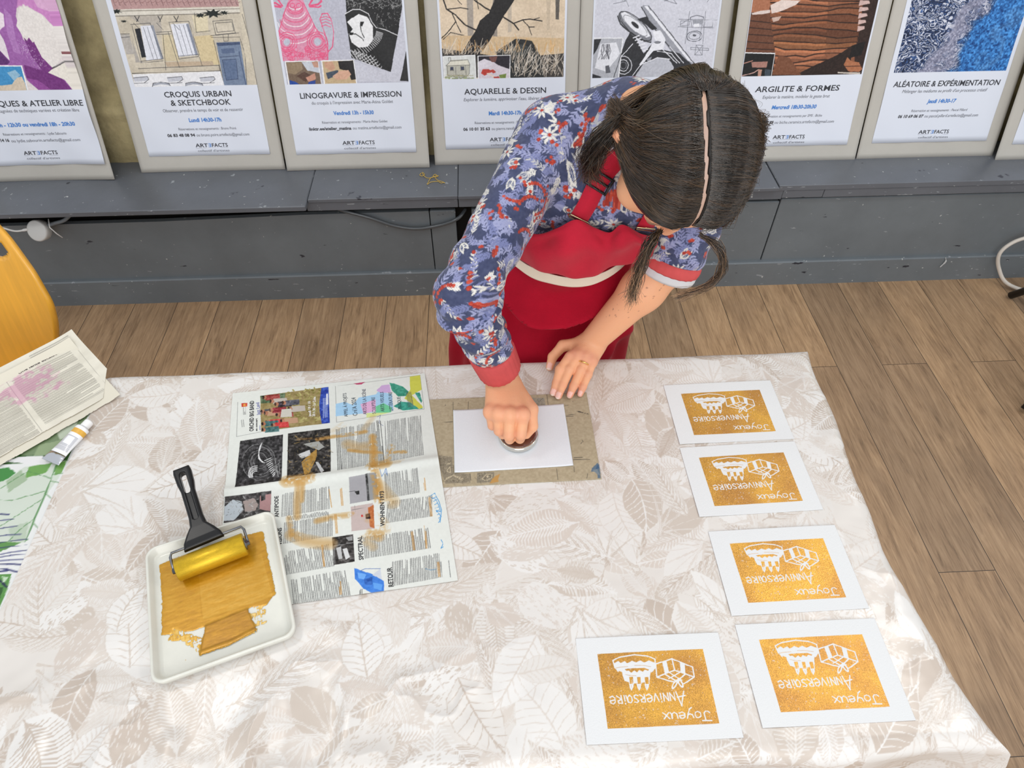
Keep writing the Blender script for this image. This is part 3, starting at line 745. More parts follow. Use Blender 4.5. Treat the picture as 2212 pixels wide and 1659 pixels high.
ART['P5'] = '''
G 212 213 224;P 158 160 170 -52 477 -46 482 -30 481 -17 462 140 310 145 272 89 311 -14 426;P 236 237 244 -43 479 -34 480 135 310 116 319;L 42 43 48 2.4 -52 477 -14 424 88 323 130 281;L 42 43 48 2 -29 479 52 397 146 301;
P 42 43 48 -65 443 -34 450 -14 430 5 414 -12 411 -41 431;P 42 43 48 -96 384 -80 410 -60 383 -34 342 -9 370 29 353 86 340 131 306 136 263 -111 268 -111 335;
P 128 130 138 -128 452 -122 463 -106 466 -74 451 -32 423 -11 394 -11 374 -37 378 -74 396 -108 420 -123 436;P 236 237 244 -117 460 -104 464 -74 448 -36 421 -16 393 -29 389 -66 407 -104 436;
L 42 43 48 2 -13 383 -21 380 -34 381 -50 388 -69 398 -87 410 -103 425 -115 438 -121 451 -122 460 -117 465 -107 466 -93 462 -75 454 -57 443 -40 429 -26 415 -16 402 -11 391 -13 383;
L 128 130 138 1.6 -28 395 -34 393 -45 395 -59 401 -74 411 -88 422 -99 433 -106 443 -108 451 -104 455 -96 454 -83 450 -69 442 -54 432 -41 421 -32 410 -27 400 -28 395;
P 42 43 48 -56 417 -60 416 -66 418 -72 422 -78 427 -81 432 -81 435 -77 436 -71 434 -65 430 -59 425 -56 420;L 42 43 48 3.4 -127 452 -117 430 -79 402 -41 381 -13 374;L 236 237 244 3.2 -72 389 -52 396;
L 236 237 244 3.2 -65 382 -46 388;L 236 237 244 3.2 -58 374 -40 380;L 236 237 244 3.2 -51 366 -33 371;L 236 237 244 3.2 -44 358 -27 363;L 236 237 244 3.2 -37 350 -21 355;
P 236 237 244 -9 370 9 378 33 365 29 353 -2 350 -19 329 -40 305 -45 309 -16 354;P 190 192 202 -31 313 13 329 51 324 72 299 66 265 -60 267;P 236 237 244 -12 407 15 410 36 382 32 367 4 376;
P 128 130 138 21 375 20 373 17 371 12 370 7 370 2 371 -1 373 -3 375 -2 377 1 378 6 379 11 379 16 378 19 377;P 150 152 162 -23 325 -5 333 -13 313;
L 236 237 244 2 -70 307 -72 295 -80 285 -92 280 -105 282 -117 290 -124 302 -125 315 -119 326 -109 334 -96 335 -83 330 -74 320 -70 307;
L 236 237 244 2 -81 308 -83 299 -88 293 -95 290 -104 292 -111 296 -115 304 -116 312 -113 320 -106 324 -98 325 -90 322 -84 316 -81 308;
L 128 130 138 2 -89 308 -89 303 -92 299 -97 297 -102 298 -106 301 -108 306 -109 311 -107 315 -103 318 -98 318 -94 316 -90 313 -89 308;L 236 237 244 2.4 -110 331 -72 371;L 236 237 244 2.4 -65 276 -40 309 13 329 55 324;
L 236 237 244 2.4 29 353 80 311;L 236 237 244 2.4 51 361 103 311;L 236 237 244 2.4 11 349 58 340 89 311;L 110 112 122 1.3 72 441 196 436;L 110 112 122 1.3 72 419 188 414;L 110 112 122 1.3 79 435 79 421 108 423 109 434 79 435;
L 110 112 122 1.3 151 435 156 417 185 417 183 435;L 110 112 122 1.3 109 446 118 416;L 110 112 122 1.3 152 447 149 418;L 110 112 122 1.3 104 417 106 380;L 110 112 122 1.3 149 416 147 380;L 110 112 122 1.3 157 461 160 367;
L 110 112 122 1.3 105 462 101 368;L 110 112 122 1.3 78 425 106 440;L 110 112 122 1.3 138 364 137 335 162 334 161 363 138 364;L 110 112 122 1.3 138 364 162 334;L 110 112 122 1.3 161 363 137 335;
L 110 112 122 1.3 120 358 180 354 181 348 121 352 120 358;L 110 112 122 1.3 -143 487 -104 494 -135 506;L 110 112 122 1.3 -104 498 -94 479;L 110 112 122 1.3 15 496 60 484 41 503;L 110 112 122 1.3 20 492 50 501;
L 110 112 122 1.3 100 491 115 506;L 110 112 122 1.3 158 488 173 505;L 110 112 122 1.3 -145 525 -102 532 -104 502;
L 80 82 92 1.8 154 392 154 386 150 381 143 377 135 375 126 375 117 377 110 380 105 386 104 391 106 397 111 401 119 404 128 405 137 405 145 402 151 397 154 392;
L 110 112 122 1.4 148 393 147 388 143 384 137 382 129 381 122 382 115 384 111 388 110 392 112 396 117 400 124 402 132 402 139 400 145 397 148 393;
P 90 92 100 135 393 135 391 133 390 130 390 128 390 125 391 123 392 122 393 123 394 124 396 127 396 130 396 132 395 134 394;P 160 162 172 115 440 153 440 150 424 121 424;P 236 237 244 123 426 141 427 141 418 126 417;
L 80 82 92 1.6 109 442 109 444 111 446 114 447 117 448 122 449 127 450 133 450 138 449 143 448 147 447 151 445 153 443 154 442;P 246 246 250 -219 392 -104 390 -110 268 -216 272;P 180 182 190 -215 389 -107 388 -113 271 -212 274;
P 42 43 48 -214 386 -177 388 -187 361 -206 329 -214 333;P 232 233 240 -179 373 -127 376 -111 343 -154 290 -193 301;L 42 43 48 2 -107 343 -129 271;P 90 92 100 -159 307 -146 309 -139 286 -156 284;
P 42 43 48 -213 287 -190 280 -162 272 -212 274;L 90 90 98 1.3 -150 371 -147 352 -147 328;L 90 90 98 1.3 -156 371 -159 352 -148 328;L 90 90 98 1.3 -150 371 -142 352 -150 328;L 90 90 98 1.3 -167 371 -165 353 -173 328;
L 90 90 98 1.3 -172 371 -173 353 -170 328;L 90 90 98 1.3 -150 371 -146 352 -148 328;L 90 90 98 1.3 -154 371 -154 352 -150 328;L 90 90 98 1.3 -170 371 -175 353 -165 328;L 90 90 98 1.3 -155 371 -151 352 -171 328;
L 90 90 98 1.3 -151 371 -154 352 -148 328;L 90 90 98 1.3 -168 371 -161 352 -147 327;L 90 90 98 1.3 -158 371 -149 352 -163 328;L 90 90 98 1.3 -163 371 -156 352 -156 328;L 90 90 98 1.3 -168 371 -167 353 -183 328;
L 90 90 98 1.3 -156 371 -154 352 -166 328;L 90 90 98 1.3 -158 371 -158 352 -150 328;
'''
ART['P6'] = '''
G 48 30 24;P 170 110 80 -218 578 -149 577 -147 471 -204 468;P 108 66 46 -203 461 -142 467 -126 452 -98 351 -206 353;L 58 34 24 3 -203 445 -164 441 -118 436;L 58 34 24 3 -203 425 -160 421 -115 417;
L 58 34 24 3 -203 405 -157 402 -111 398;L 58 34 24 3 -204 385 -153 381 -107 378;L 58 34 24 3 -204 365 -150 361 -104 359;P 222 206 200 -202 466 -178 472 -143 475 -133 467 -168 462 -199 461;
P 158 100 70 -162 577 -125 574 -88 567 -52 571 -16 572 20 572 55 579 91 580 128 578 133 557 95 561 59 561 22 561 -13 558 -50 559 -86 556 -121 553 -158 553;
P 197 125 87 -161 574 -125 572 -87 565 -52 569 -16 570 21 570 22 564 -14 564 -51 563 -86 559 -124 566 -160 568;L 52 30 20 3.4 -162 577 -125 574 -88 567 -52 571 -16 572 20 572 55 579 91 580 128 578;
P 138 86 60 -158 557 -121 552 -85 556 -49 557 -14 560 22 561 59 559 96 558 133 556 139 534 101 537 64 540 27 541 -10 544 -46 542 -82 540 -118 538 -154 536;
P 172 107 75 -158 555 -121 550 -85 553 -49 555 -13 558 23 559 24 553 -12 552 -48 549 -84 547 -119 544 -157 549;L 52 30 20 3.4 -158 557 -121 552 -85 556 -49 557 -14 560 22 561 59 559 96 558 133 556;
P 150 96 68 -154 535 -118 534 -82 540 -46 539 -10 544 27 543 64 539 102 535 139 532 145 511 107 512 70 516 32 521 -6 523 -42 523 -79 525 -116 526 -152 522;
P 187 120 85 -154 533 -117 532 -82 538 -45 537 -10 541 27 541 28 535 -8 535 -44 531 -81 531 -116 526 -153 527;L 52 30 20 3.4 -154 535 -118 534 -82 540 -46 539 -10 544 27 543 64 539 102 535 139 532;
P 128 80 54 -152 522 -115 521 -79 525 -42 521 -5 522 32 519 70 516 108 511 144 512 148 498 112 494 75 495 38 495 0 500 -39 508 -75 505 -113 510 -149 504;
P 160 100 67 -151 519 -115 519 -79 523 -41 518 -5 519 33 517 34 511 -3 513 -40 512 -78 517 -113 513 -150 513;L 52 30 20 3.4 -152 522 -115 521 -79 525 -42 521 -5 522 32 519 70 516 108 511 144 512;
P 146 92 64 -148 503 -113 508 -76 508 -39 505 0 497 37 496 75 495 112 494 150 492 152 481 116 478 79 476 42 475 5 475 -33 481 -71 483 -109 487 -146 489;
P 182 115 80 -148 500 -112 505 -75 506 -38 503 1 495 38 494 39 487 2 489 -37 497 -74 499 -111 499 -147 494;L 52 30 20 3.4 -148 503 -113 508 -76 508 -39 505 0 497 37 496 75 495 112 494 150 492;
P 120 74 50 -147 494 -110 494 -72 490 -35 487 3 485 41 481 77 485 113 487 150 488 155 471 118 471 80 470 43 471 7 465 -30 465 -67 466 -106 471 -142 469;
P 150 92 62 -146 491 -110 492 -72 488 -34 485 3 482 41 479 43 473 5 476 -33 479 -71 481 -108 486 -145 485;L 52 30 20 3.4 -147 494 -110 494 -72 490 -35 487 3 485 41 481 77 485 113 487 150 488;
P 136 84 56 -144 477 -105 469 -68 467 -31 467 7 465 43 469 78 476 115 476 153 473 159 449 120 457 83 455 47 452 10 451 -27 451 -65 451 -102 452 -139 452;
P 170 105 70 -143 474 -105 467 -67 465 -30 464 7 462 43 467 45 460 8 456 -29 458 -66 459 -104 461 -142 468;L 52 30 20 3.4 -144 477 -105 469 -68 467 -31 467 7 465 43 469 78 476 115 476 153 473;
P 110 66 44 -138 452 -102 453 -65 452 -28 450 8 454 44 457 80 458 117 458 155 451 161 427 124 430 86 435 48 437 12 436 -24 434 -61 432 -97 430 -134 432;
P 137 82 55 -137 450 -101 451 -64 450 -27 447 8 452 44 455 46 448 10 445 -26 441 -63 443 -100 445 -136 443;L 52 30 20 3.4 -138 452 -102 453 -65 452 -28 450 8 454 44 457 80 458 117 458 155 451;
P 124 76 50 -132 435 -95 431 -60 435 -25 438 10 441 46 442 84 435 120 433 156 432 163 408 126 410 89 413 52 413 15 420 -22 423 -57 420 -93 419 -128 415;
P 155 95 62 -131 432 -95 428 -60 433 -24 435 11 439 46 440 48 433 12 432 -23 429 -59 426 -94 422 -130 426;L 52 30 20 3.4 -132 435 -95 431 -60 435 -25 438 10 441 46 442 84 435 120 433 156 432;
P 98 58 38 -126 416 -91 418 -57 423 -21 422 14 422 50 417 86 415 122 413 159 407 163 393 128 388 92 391 56 393 19 397 -17 401 -53 407 -88 401 -123 403;
P 122 72 47 -125 413 -91 416 -56 420 -21 419 14 420 51 415 52 408 16 413 -19 413 -55 414 -89 410 -124 407;L 52 30 20 3.4 -126 416 -91 418 -57 423 -21 422 14 422 50 417 86 415 122 413 159 407;
P 112 70 46 -120 401 -87 406 -52 405 -17 402 18 400 54 395 90 390 125 391 159 394 163 378 129 375 94 371 59 372 24 374 -12 379 -47 380 -82 384 -118 386;
P 140 87 57 -120 399 -86 404 -51 402 -16 400 19 398 55 392 56 386 20 391 -15 394 -50 396 -85 397 -119 392;L 52 30 20 3.4 -120 401 -87 406 -52 405 -17 402 18 400 54 395 90 390 125 391 159 394;
P 140 90 58 -115 385 -81 384 -46 381 -12 380 23 376 57 376 92 373 126 376 160 377 163 362 129 361 96 355 61 358 27 357 -7 356 -41 357 -76 362 -111 365;
P 175 112 72 -114 383 -80 382 -45 379 -11 378 24 373 58 374 59 367 25 367 -10 371 -44 372 -79 375 -113 376;L 52 30 20 3.4 -115 385 -81 384 -46 381 -12 380 23 376 57 376 92 373 126 376 160 377;
P 158 100 70 -109 368 -74 359 -40 359 -7 358 27 355 60 358 93 360 127 360 159 365 165 342 130 344 97 344 64 341 31 339 -3 338 -36 338 -70 338 -103 340;
P 197 125 87 -108 366 -73 356 -40 357 -6 355 28 353 61 356 62 349 29 346 -5 349 -39 350 -72 350 -107 359;L 52 30 20 3.4 -109 368 -74 359 -40 359 -7 358 27 355 60 358 93 360 127 360 159 365;
P 138 86 60 -104 341 -70 338 -37 341 -3 336 28 343 61 346 94 346 127 345 161 343 167 320 132 323 98 326 64 329 32 326 -1 324 -33 320 -66 319 -99 317;
P 172 107 75 -103 339 -69 336 -37 338 -3 333 29 341 61 343 63 337 30 334 -1 327 -36 332 -68 329 -102 332;L 52 30 20 3.4 -104 341 -70 338 -37 341 -3 336 28 343 61 346 94 346 127 345 161 343;
P 150 96 68 -103 318 -69 317 -37 319 -4 323 28 327 62 325 94 328 129 323 163 317 169 296 135 297 100 303 66 306 33 306 -1 306 -34 304 -67 304 -100 301;
P 187 120 85 -102 315 -69 315 -36 316 -4 320 29 324 62 322 64 316 30 318 -2 313 -35 309 -68 308 -101 308;L 52 30 20 3.4 -103 318 -69 317 -37 319 -4 323 28 327 62 325 94 328 129 323 163 317;
P 128 80 54 -103 301 -70 304 -38 310 -5 310 29 306 62 309 97 301 131 299 166 293 170 278 136 276 101 281 68 281 34 283 -1 290 -34 287 -68 290 -101 287;
P 160 100 67 -103 298 -70 301 -38 308 -5 308 30 303 62 307 64 300 31 297 -3 301 -37 301 -69 294 -101 291;L 52 30 20 3.4 -103 301 -70 304 -38 310 -5 310 29 306 62 309 97 301 131 299 166 293;
P 226 208 200 -145 487 -113 502 -50 499 -65 486 -107 471 -137 463;P 205 178 165 -135 452 -104 456 -111 444 -128 440;P 120 74 50 -103 283 -92 343 -53 334 -5 281;P 206 176 170 135 513 169 513 175 505 137 499;
P 206 176 170 140 496 170 495 175 487 140 481;P 206 176 170 144 478 171 477 175 470 144 463;P 206 176 170 147 460 172 459 176 452 147 445;P 206 176 170 150 442 173 441 176 433 151 427;P 206 176 170 151 424 174 423 176 415 155 408;
P 40 24 18 -7 291 103 339 147 367 159 278 -5 281;P 22 16 14 147 367 190 379 186 338 146 330;P 172 110 76 133 310 139 333 153 322 182 317 199 296 190 288 152 291;P 200 190 180 117 289 195 285 195 279 118 284;
L 80 46 30 2.4 139 305 195 305;P 240 240 242 -210 354 -104 350 -104 274 -209 277;P 16 14 14 -207 351 -106 347 -106 276 -208 280;P 165 120 108 -180 324 -125 325 -126 306 -173 307;P 185 140 122 -153 302 -139 300 -140 277 -151 277;
L 180 130 115 3 -205 320 -176 328;L 200 160 150 3 -203 282 -165 292 -153 300;P 60 70 80 -130 302 -109 299 -108 277 -128 279;
'''
ART['news'] = '''
L 120 120 120 .6 11 -25 13 -108 57 -104;L 120 120 120 .6 194 -10 358 -5 356 -94 193 -100 194 -10;P 150 132 84 52 -15 181 -10 181 -100 57 -104;P 90 110 80 52 -15 99 -14 97 -37 54 -35;
N 120 110 50 190 180 120 120 3 0 0 3 99 -10 168 -12 103 -90;P 150 60 55 62 -15 88 -15 90 -29 63 -29;P 178 120 92 65 -21 64 -23 63 -25 61 -26 60 -25 58 -24 57 -22 56 -20 57 -18 58 -16 59 -16 61 -16 63 -17 64 -19;
P 60 40 32 60 -20 60 -22 59 -24 58 -25 58 -24 57 -23 56 -22 56 -20 56 -18 57 -16 57 -15 58 -15 59 -16 60 -18;P 90 90 100 61 -51 86 -51 87 -65 61 -64;
P 178 120 92 63 -57 62 -59 61 -60 60 -61 58 -61 56 -60 55 -58 54 -56 55 -54 56 -52 58 -51 59 -52 61 -53 62 -55;P 60 40 32 58 -56 58 -58 57 -59 57 -60 56 -60 55 -59 54 -57 54 -55 54 -53 55 -52 56 -51 56 -51 57 -52 58 -54;
P 190 150 120 66 -55 91 -56 93 -69 67 -68;P 178 120 92 68 -61 68 -63 67 -65 65 -66 63 -65 62 -64 61 -62 60 -60 60 -58 62 -57 63 -56 65 -56 67 -57 68 -59;
P 60 40 32 64 -60 64 -62 63 -64 62 -64 61 -64 61 -63 60 -62 60 -60 60 -58 60 -56 61 -56 62 -56 63 -57 63 -58;P 200 60 60 70 -78 94 -78 96 -91 70 -91;
P 178 120 92 72 -84 71 -86 70 -87 69 -88 67 -88 65 -86 64 -85 63 -83 64 -81 65 -79 67 -78 68 -79 70 -80 71 -82;P 60 40 32 67 -83 67 -85 66 -86 66 -87 65 -87 64 -86 63 -84 63 -82 63 -80 64 -79 65 -78 65 -78 66 -79 67 -81;
P 70 110 110 63 -80 87 -81 89 -94 63 -93;P 178 120 92 65 -86 65 -88 63 -90 62 -90 60 -90 58 -89 57 -87 57 -85 57 -83 58 -82 60 -81 62 -81 63 -82 64 -84;
P 60 40 32 60 -85 60 -87 60 -89 59 -89 58 -89 57 -88 57 -87 56 -85 57 -83 57 -81 58 -81 59 -81 59 -82 60 -83;P 190 180 170 77 -26 102 -27 104 -41 77 -40;
P 178 120 92 79 -33 79 -35 77 -36 76 -37 74 -37 72 -36 71 -34 70 -32 71 -30 72 -28 74 -27 76 -28 77 -29 78 -31;P 60 40 32 74 -32 74 -34 73 -35 73 -36 72 -36 71 -35 70 -33 70 -31 70 -29 71 -28 72 -27 73 -27 73 -28 74 -30;
P 140 40 50 76 -49 101 -50 102 -63 76 -62;P 178 120 92 78 -55 78 -57 76 -59 75 -60 73 -59 71 -58 70 -56 70 -54 70 -52 71 -51 73 -50 75 -50 76 -51 77 -53;
P 60 40 32 73 -54 73 -56 73 -58 72 -58 71 -58 70 -57 70 -56 69 -54 69 -52 70 -50 71 -50 72 -50 72 -51 73 -52;P 60 50 60 85 -35 111 -36 112 -50 86 -49;
P 178 120 92 87 -42 87 -44 86 -45 84 -46 82 -46 81 -45 79 -43 79 -40 79 -38 81 -37 82 -36 84 -36 86 -38 87 -39;P 60 40 32 83 -41 83 -43 82 -44 81 -45 80 -45 80 -44 79 -42 79 -40 79 -38 79 -37 80 -36 81 -36 82 -37 82 -39;
P 150 60 55 89 -62 113 -63 115 -76 89 -75;P 178 120 92 91 -68 90 -70 89 -72 87 -72 86 -72 84 -71 83 -69 82 -67 83 -65 84 -64 85 -63 87 -63 89 -64 90 -66;
P 60 40 32 86 -67 86 -69 85 -71 84 -71 84 -71 83 -70 82 -69 82 -67 82 -65 83 -63 83 -63 84 -63 85 -64 86 -65;P 90 90 100 99 -34 125 -34 126 -48 99 -47;
P 178 120 92 101 -40 101 -42 100 -44 98 -44 96 -44 95 -43 93 -41 93 -39 93 -37 95 -35 96 -34 98 -35 100 -36 101 -38;P 60 40 32 97 -39 96 -41 96 -42 95 -43 94 -43 93 -42 93 -40 93 -38 93 -36 93 -35 94 -34 95 -34 96 -35 96 -37;
P 190 150 120 97 -78 122 -79 123 -92 97 -91;P 178 120 92 99 -84 99 -86 97 -87 96 -88 94 -88 92 -87 91 -85 91 -83 91 -81 92 -79 94 -79 96 -79 97 -80 99 -82;
P 60 40 32 94 -83 94 -85 94 -86 93 -87 92 -87 91 -86 91 -84 90 -82 91 -81 91 -79 92 -78 93 -79 94 -79 94 -81;P 200 60 60 81 -86 105 -87 107 -100 81 -99;
P 178 120 92 83 -92 82 -94 81 -96 80 -97 78 -96 76 -95 75 -93 75 -91 75 -89 76 -88 78 -87 79 -87 81 -89 82 -90;P 60 40 32 78 -91 78 -93 77 -95 77 -95 76 -95 75 -94 74 -93 74 -91 74 -89 75 -88 76 -87 76 -87 77 -88 78 -90;
P 70 110 110 63 -95 88 -95 89 -108 64 -107;P 178 120 92 65 -101 65 -103 64 -104 62 -105 60 -104 59 -103 58 -101 57 -99 57 -97 59 -96 60 -95 62 -96 64 -97 65 -99;
P 60 40 32 61 -100 61 -101 60 -103 59 -104 58 -103 58 -102 57 -101 57 -99 57 -97 58 -96 58 -95 59 -95 60 -96 60 -98;P 190 180 170 111 -50 136 -51 137 -65 111 -64;
P 178 120 92 113 -57 112 -59 111 -60 109 -61 108 -61 106 -59 105 -57 104 -55 105 -53 106 -52 107 -51 109 -51 111 -53 112 -54;
P 60 40 32 108 -56 108 -57 107 -59 106 -60 105 -60 105 -59 104 -57 104 -55 104 -53 105 -52 105 -51 106 -51 107 -52 108 -54;P 205 200 190 93 -55 111 -56 112 -76 91 -75;
P 40 70 170 167 -11 181 -10 181 -100 166 -100 164 -80 162 -54 165 -31;P 230 232 240 176 -27 179 -27 179 -54 175 -55;P 200 70 50 18 -29 29 -30 29 -39 19 -39;P 230 160 70 21 -32 25 -31 26 -37 22 -37;
P 165 205 235 193 -55 209 -53 225 -63 237 -46 269 -43 275 -36 300 -47 299 -89 267 -73 258 -79 260 -87 192 -86;P 205 170 215 271 -33 282 -21 297 -21 298 -43 278 -40;P 225 175 210 239 -63 268 -56 266 -84 243 -88;
P 60 150 125 297 -16 306 -20 322 -31 332 -46 328 -57 311 -55 301 -39;P 110 200 150 267 -73 282 -67 297 -81 294 -92 266 -91;P 55 155 135 300 -78 315 -69 343 -76 354 -93 316 -91;
P 205 205 80 338 -6 358 -5 357 -44 337 -56 355 -89 347 -92 322 -62 335 -41;P 60 150 130 343 -50 352 -51 355 -74 352 -78;P 190 70 110 229 -8 251 -7 244 -13 234 -12;P 215 225 150 249 -87 294 -92 271 -96 248 -98;
P 48 46 48 20 -119 96 -116 95 -221 17 -222;L 95 95 95 .8 65 -172 64 -174 64 -177 63 -178 62 -180;L 124 124 124 .8 45 -183 43 -179 41 -174 40 -170 40 -165;L 153 153 153 .8 57 -138 63 -141 68 -144 72 -150 76 -156;
L 122 122 122 .8 76 -206 70 -210 64 -212 57 -212 50 -210;L 151 151 151 .8 41 -165 42 -160 43 -157 46 -154 48 -151;L 120 120 120 .8 75 -157 78 -163 79 -170 79 -177 78 -184;L 149 149 149 .8 50 -208 43 -204 37 -198 32 -191 29 -183;
L 118 118 118 .8 49 -152 52 -151 55 -151 58 -152 62 -154;L 147 147 147 .8 77 -184 75 -189 72 -194 68 -197 64 -199;L 116 116 116 .8 29 -182 27 -173 26 -164 27 -155 29 -147;L 145 145 145 .8 62 -155 64 -157 66 -161 68 -164 69 -168;
L 114 114 114 .8 63 -198 59 -199 54 -198 49 -196 45 -192;L 143 143 143 .8 30 -147 34 -140 39 -135 44 -132 51 -131;L 112 112 112 .8 69 -169 69 -173 69 -176 68 -180 66 -183;L 141 141 141 .8 45 -191 42 -186 39 -181 37 -175 36 -169;
L 110 110 110 .8 51 -132 58 -132 64 -135 70 -140 75 -146;L 139 139 139 .8 66 -182 64 -184 61 -186 59 -186 56 -186;L 108 108 108 .8 37 -169 37 -163 38 -157 40 -152 43 -148;L 137 137 137 .8 75 -147 79 -154 82 -162 83 -171 84 -179;
L 106 106 106 .8 56 -185 54 -184 51 -183 49 -181 48 -178;L 135 135 135 .8 43 -149 47 -147 51 -145 55 -145 59 -146;L 104 104 104 .8 83 -179 81 -187 79 -193 75 -199 71 -203;L 133 133 133 .8 48 -177 47 -174 46 -171 46 -168 46 -165;
L 102 102 102 .8 60 -147 63 -150 67 -153 70 -157 72 -162;L 131 131 131 .8 70 -202 65 -204 59 -205 53 -203 48 -201;L 100 100 100 .8 47 -165 48 -163 49 -161 51 -159 52 -158;
L 230 230 230 1.2 65 -175 61 -173 58 -168 55 -160 54 -152 55 -143 56 -136 59 -130;L 225 225 225 1.2 40 -203 38 -197 38 -192 39 -187 41 -182 44 -180 48 -179 52 -179;
L 230 230 230 1.2 64 -174 60 -172 57 -167 55 -160 54 -153 54 -145 56 -139 58 -134;L 225 225 225 1.2 41 -203 40 -198 40 -193 40 -189 42 -185 45 -183 49 -182 52 -182;
L 230 230 230 1.2 62 -172 59 -170 57 -166 55 -161 54 -154 54 -147 55 -142 57 -138;L 225 225 225 1.2 43 -203 42 -199 41 -195 42 -191 44 -188 46 -185 49 -185 52 -185;
L 230 230 230 1.2 60 -171 58 -169 56 -166 54 -161 54 -155 54 -150 55 -145 57 -141;L 225 225 225 1.2 45 -203 44 -200 43 -196 44 -193 45 -190 47 -188 49 -187 52 -188;
L 230 230 230 1.2 59 -169 57 -168 55 -165 54 -161 53 -156 54 -152 54 -148 56 -145;L 225 225 225 1.2 46 -203 45 -200 45 -198 45 -195 46 -193 48 -191 50 -190 52 -191;L 215 215 215 1.5 65 -170 76 -166;L 150 150 150 .9 91 -177 90 -172;
L 215 215 215 1.5 67 -174 77 -170;L 150 150 150 .9 79 -186 87 -186;L 215 215 215 1.5 69 -179 77 -174;L 150 150 150 .9 83 -187 86 -199;L 215 215 215 1.5 70 -183 78 -178;L 150 150 150 .9 85 -186 89 -209;
L 215 215 215 1.5 72 -187 79 -182;L 150 150 150 .9 90 -180 92 -203;L 215 215 215 1.5 74 -191 80 -186;L 150 150 150 .9 78 -190 91 -199;L 215 215 215 1.5 75 -195 81 -190;L 150 150 150 .9 88 -185 82 -207;
L 215 215 215 1.5 77 -199 82 -194;L 150 150 150 .9 83 -172 90 -209;L 215 215 215 1.5 79 -203 83 -198;L 150 150 150 .9 81 -189 88 -198;L 215 215 215 1.5 80 -207 83 -202;L 150 150 150 .9 92 -178 83 -185;
P 44 40 38 105 -115 181 -113 179 -212 104 -215;P 165 165 160 132 -143 159 -140 170 -155 159 -161 143 -151;P 170 130 60 143 -168 156 -157 156 -174 142 -211 134 -213 129 -183;P 205 205 205 122 -165 143 -158 145 -169 130 -176;
P 190 190 190 153 -186 158 -187 168 -208 163 -214;N 90 90 86 160 130 70 70 .9 0 0 4 105 -118 179 -117 105 -211;P 70 66 66 1 -237 78 -236 77 -282 2 -288;P 175 135 135 59 -243 78 -242 77 -276 59 -269;
P 60 60 60 60 -236 68 -236 68 -252 61 -254;P 190 198 205 2 -256 14 -244 29 -250 32 -268 18 -285 2 -284;P 165 150 145 31 -250 49 -246 57 -260 52 -271 36 -271;N 70 70 70 220 220 220 50 .8 0 0 4 3 -246 56 -245 4 -284;
P 166 164 168 210 -228 240 -226 239 -279 209 -281;P 60 60 60 238 -226 242 -225 242 -279 238 -279;P 150 150 150 242 -225 257 -225 257 -277 242 -279;P 25 25 25 218 -258 225 -257 225 -264 221 -264;L 40 40 40 .7 209 -257 219 -257;
P 198 180 176 210 -287 247 -285 247 -334 209 -334;P 190 110 60 238 -293 248 -288 246 -334 239 -330;P 70 45 40 233 -305 240 -304 241 -315 233 -314;
P 200 50 50 229 -307 229 -308 229 -309 228 -309 227 -309 226 -309 226 -308 226 -307 226 -306 227 -305 227 -305 228 -305 229 -306 229 -306;L 90 90 90 .7 211 -294 234 -292;L 120 120 120 .7 216 -286 217 -298;
P 58 54 52 177 -341 211 -340 211 -389 178 -390;P 190 190 190 183 -361 191 -359 192 -381 186 -381;P 215 215 215 193 -364 200 -363 204 -380 197 -384;L 160 160 160 1.2 179 -357 210 -355;
P 150 150 150 199 -344 210 -343 210 -351 203 -351;L 140 140 140 1.2 180 -387 179 -357;P 60 125 215 210 -400 220 -406 238 -415 254 -429 252 -449 233 -445 222 -437 215 -426 210 -419;P 110 170 240 214 -408 228 -414 223 -422 215 -418;
P 40 95 180 223 -422 237 -419 236 -432 225 -432;P 95 160 235 237 -429 251 -434 249 -444 238 -439;P 205 210 220 237 -416 250 -407 251 -426;L 70 100 170 .8 220 -406 226 -404 250 -407;
L 70 150 210 1.1 352 -281 343 -287 353 -295 356 -307 357 -319 350 -315 357 -328 351 -339;L 70 150 210 1.1 352 -282 357 -298 359 -316 354 -339;L 70 150 210 1 347 -291 353 -289;L 70 150 210 1 348 -297 354 -295;
L 70 150 210 1 349 -304 354 -302;L 70 150 210 1 349 -311 355 -309;L 70 150 210 1 350 -318 355 -315;L 70 150 210 1 351 -324 355 -322;L 70 150 210 1 352 -331 356 -328;L 70 150 210 1.1 351 -371 353 -378 349 -386 353 -384;
L 70 150 210 .8 320 -417 327 -421 336 -421;L 90 130 190 .8 264 -219 266 -234 275 -221 276 -234 272 -223;L 100 110 150 .8 268 -99 274 -96 270 -114 277 -122;B 60 60 60 2.5 .86 192 -211 192 -117 197 -210;
B 105 105 105 2.5 .86 198 -210 201 -115 252 -206;B 105 105 105 2.5 .86 256 -206 256 -112 261 -206;B 60 60 60 2.5 .86 264 -206 264 -108 273 -206;B 105 105 105 2.5 .86 276 -205 281 -112 342 -201;
B 105 105 105 2.6 .8 96 -289 97 -245 174 -286;B 105 105 105 2.6 .8 107 -298 105 -290 173 -298;B 105 105 105 2.6 .8 100 -340 101 -301 177 -338;B 105 105 105 2.6 .8 105 -395 100 -355 178 -392;
B 105 105 105 2.6 .8 116 -448 112 -405 201 -444;B 105 105 105 2.6 .8 270 -279 271 -230 327 -276;B 105 105 105 2.6 .8 266 -326 272 -286 341 -325;B 105 105 105 2.6 .8 228 -386 228 -348 332 -383;
B 105 105 105 2.6 .8 267 -439 270 -398 344 -435;B 200 140 60 2.6 .8 178 -284 175 -244 179 -284;B 200 140 60 2.6 .8 195 -283 194 -248 197 -283;B 200 140 60 2.6 .8 336 -274 337 -233 338 -274;
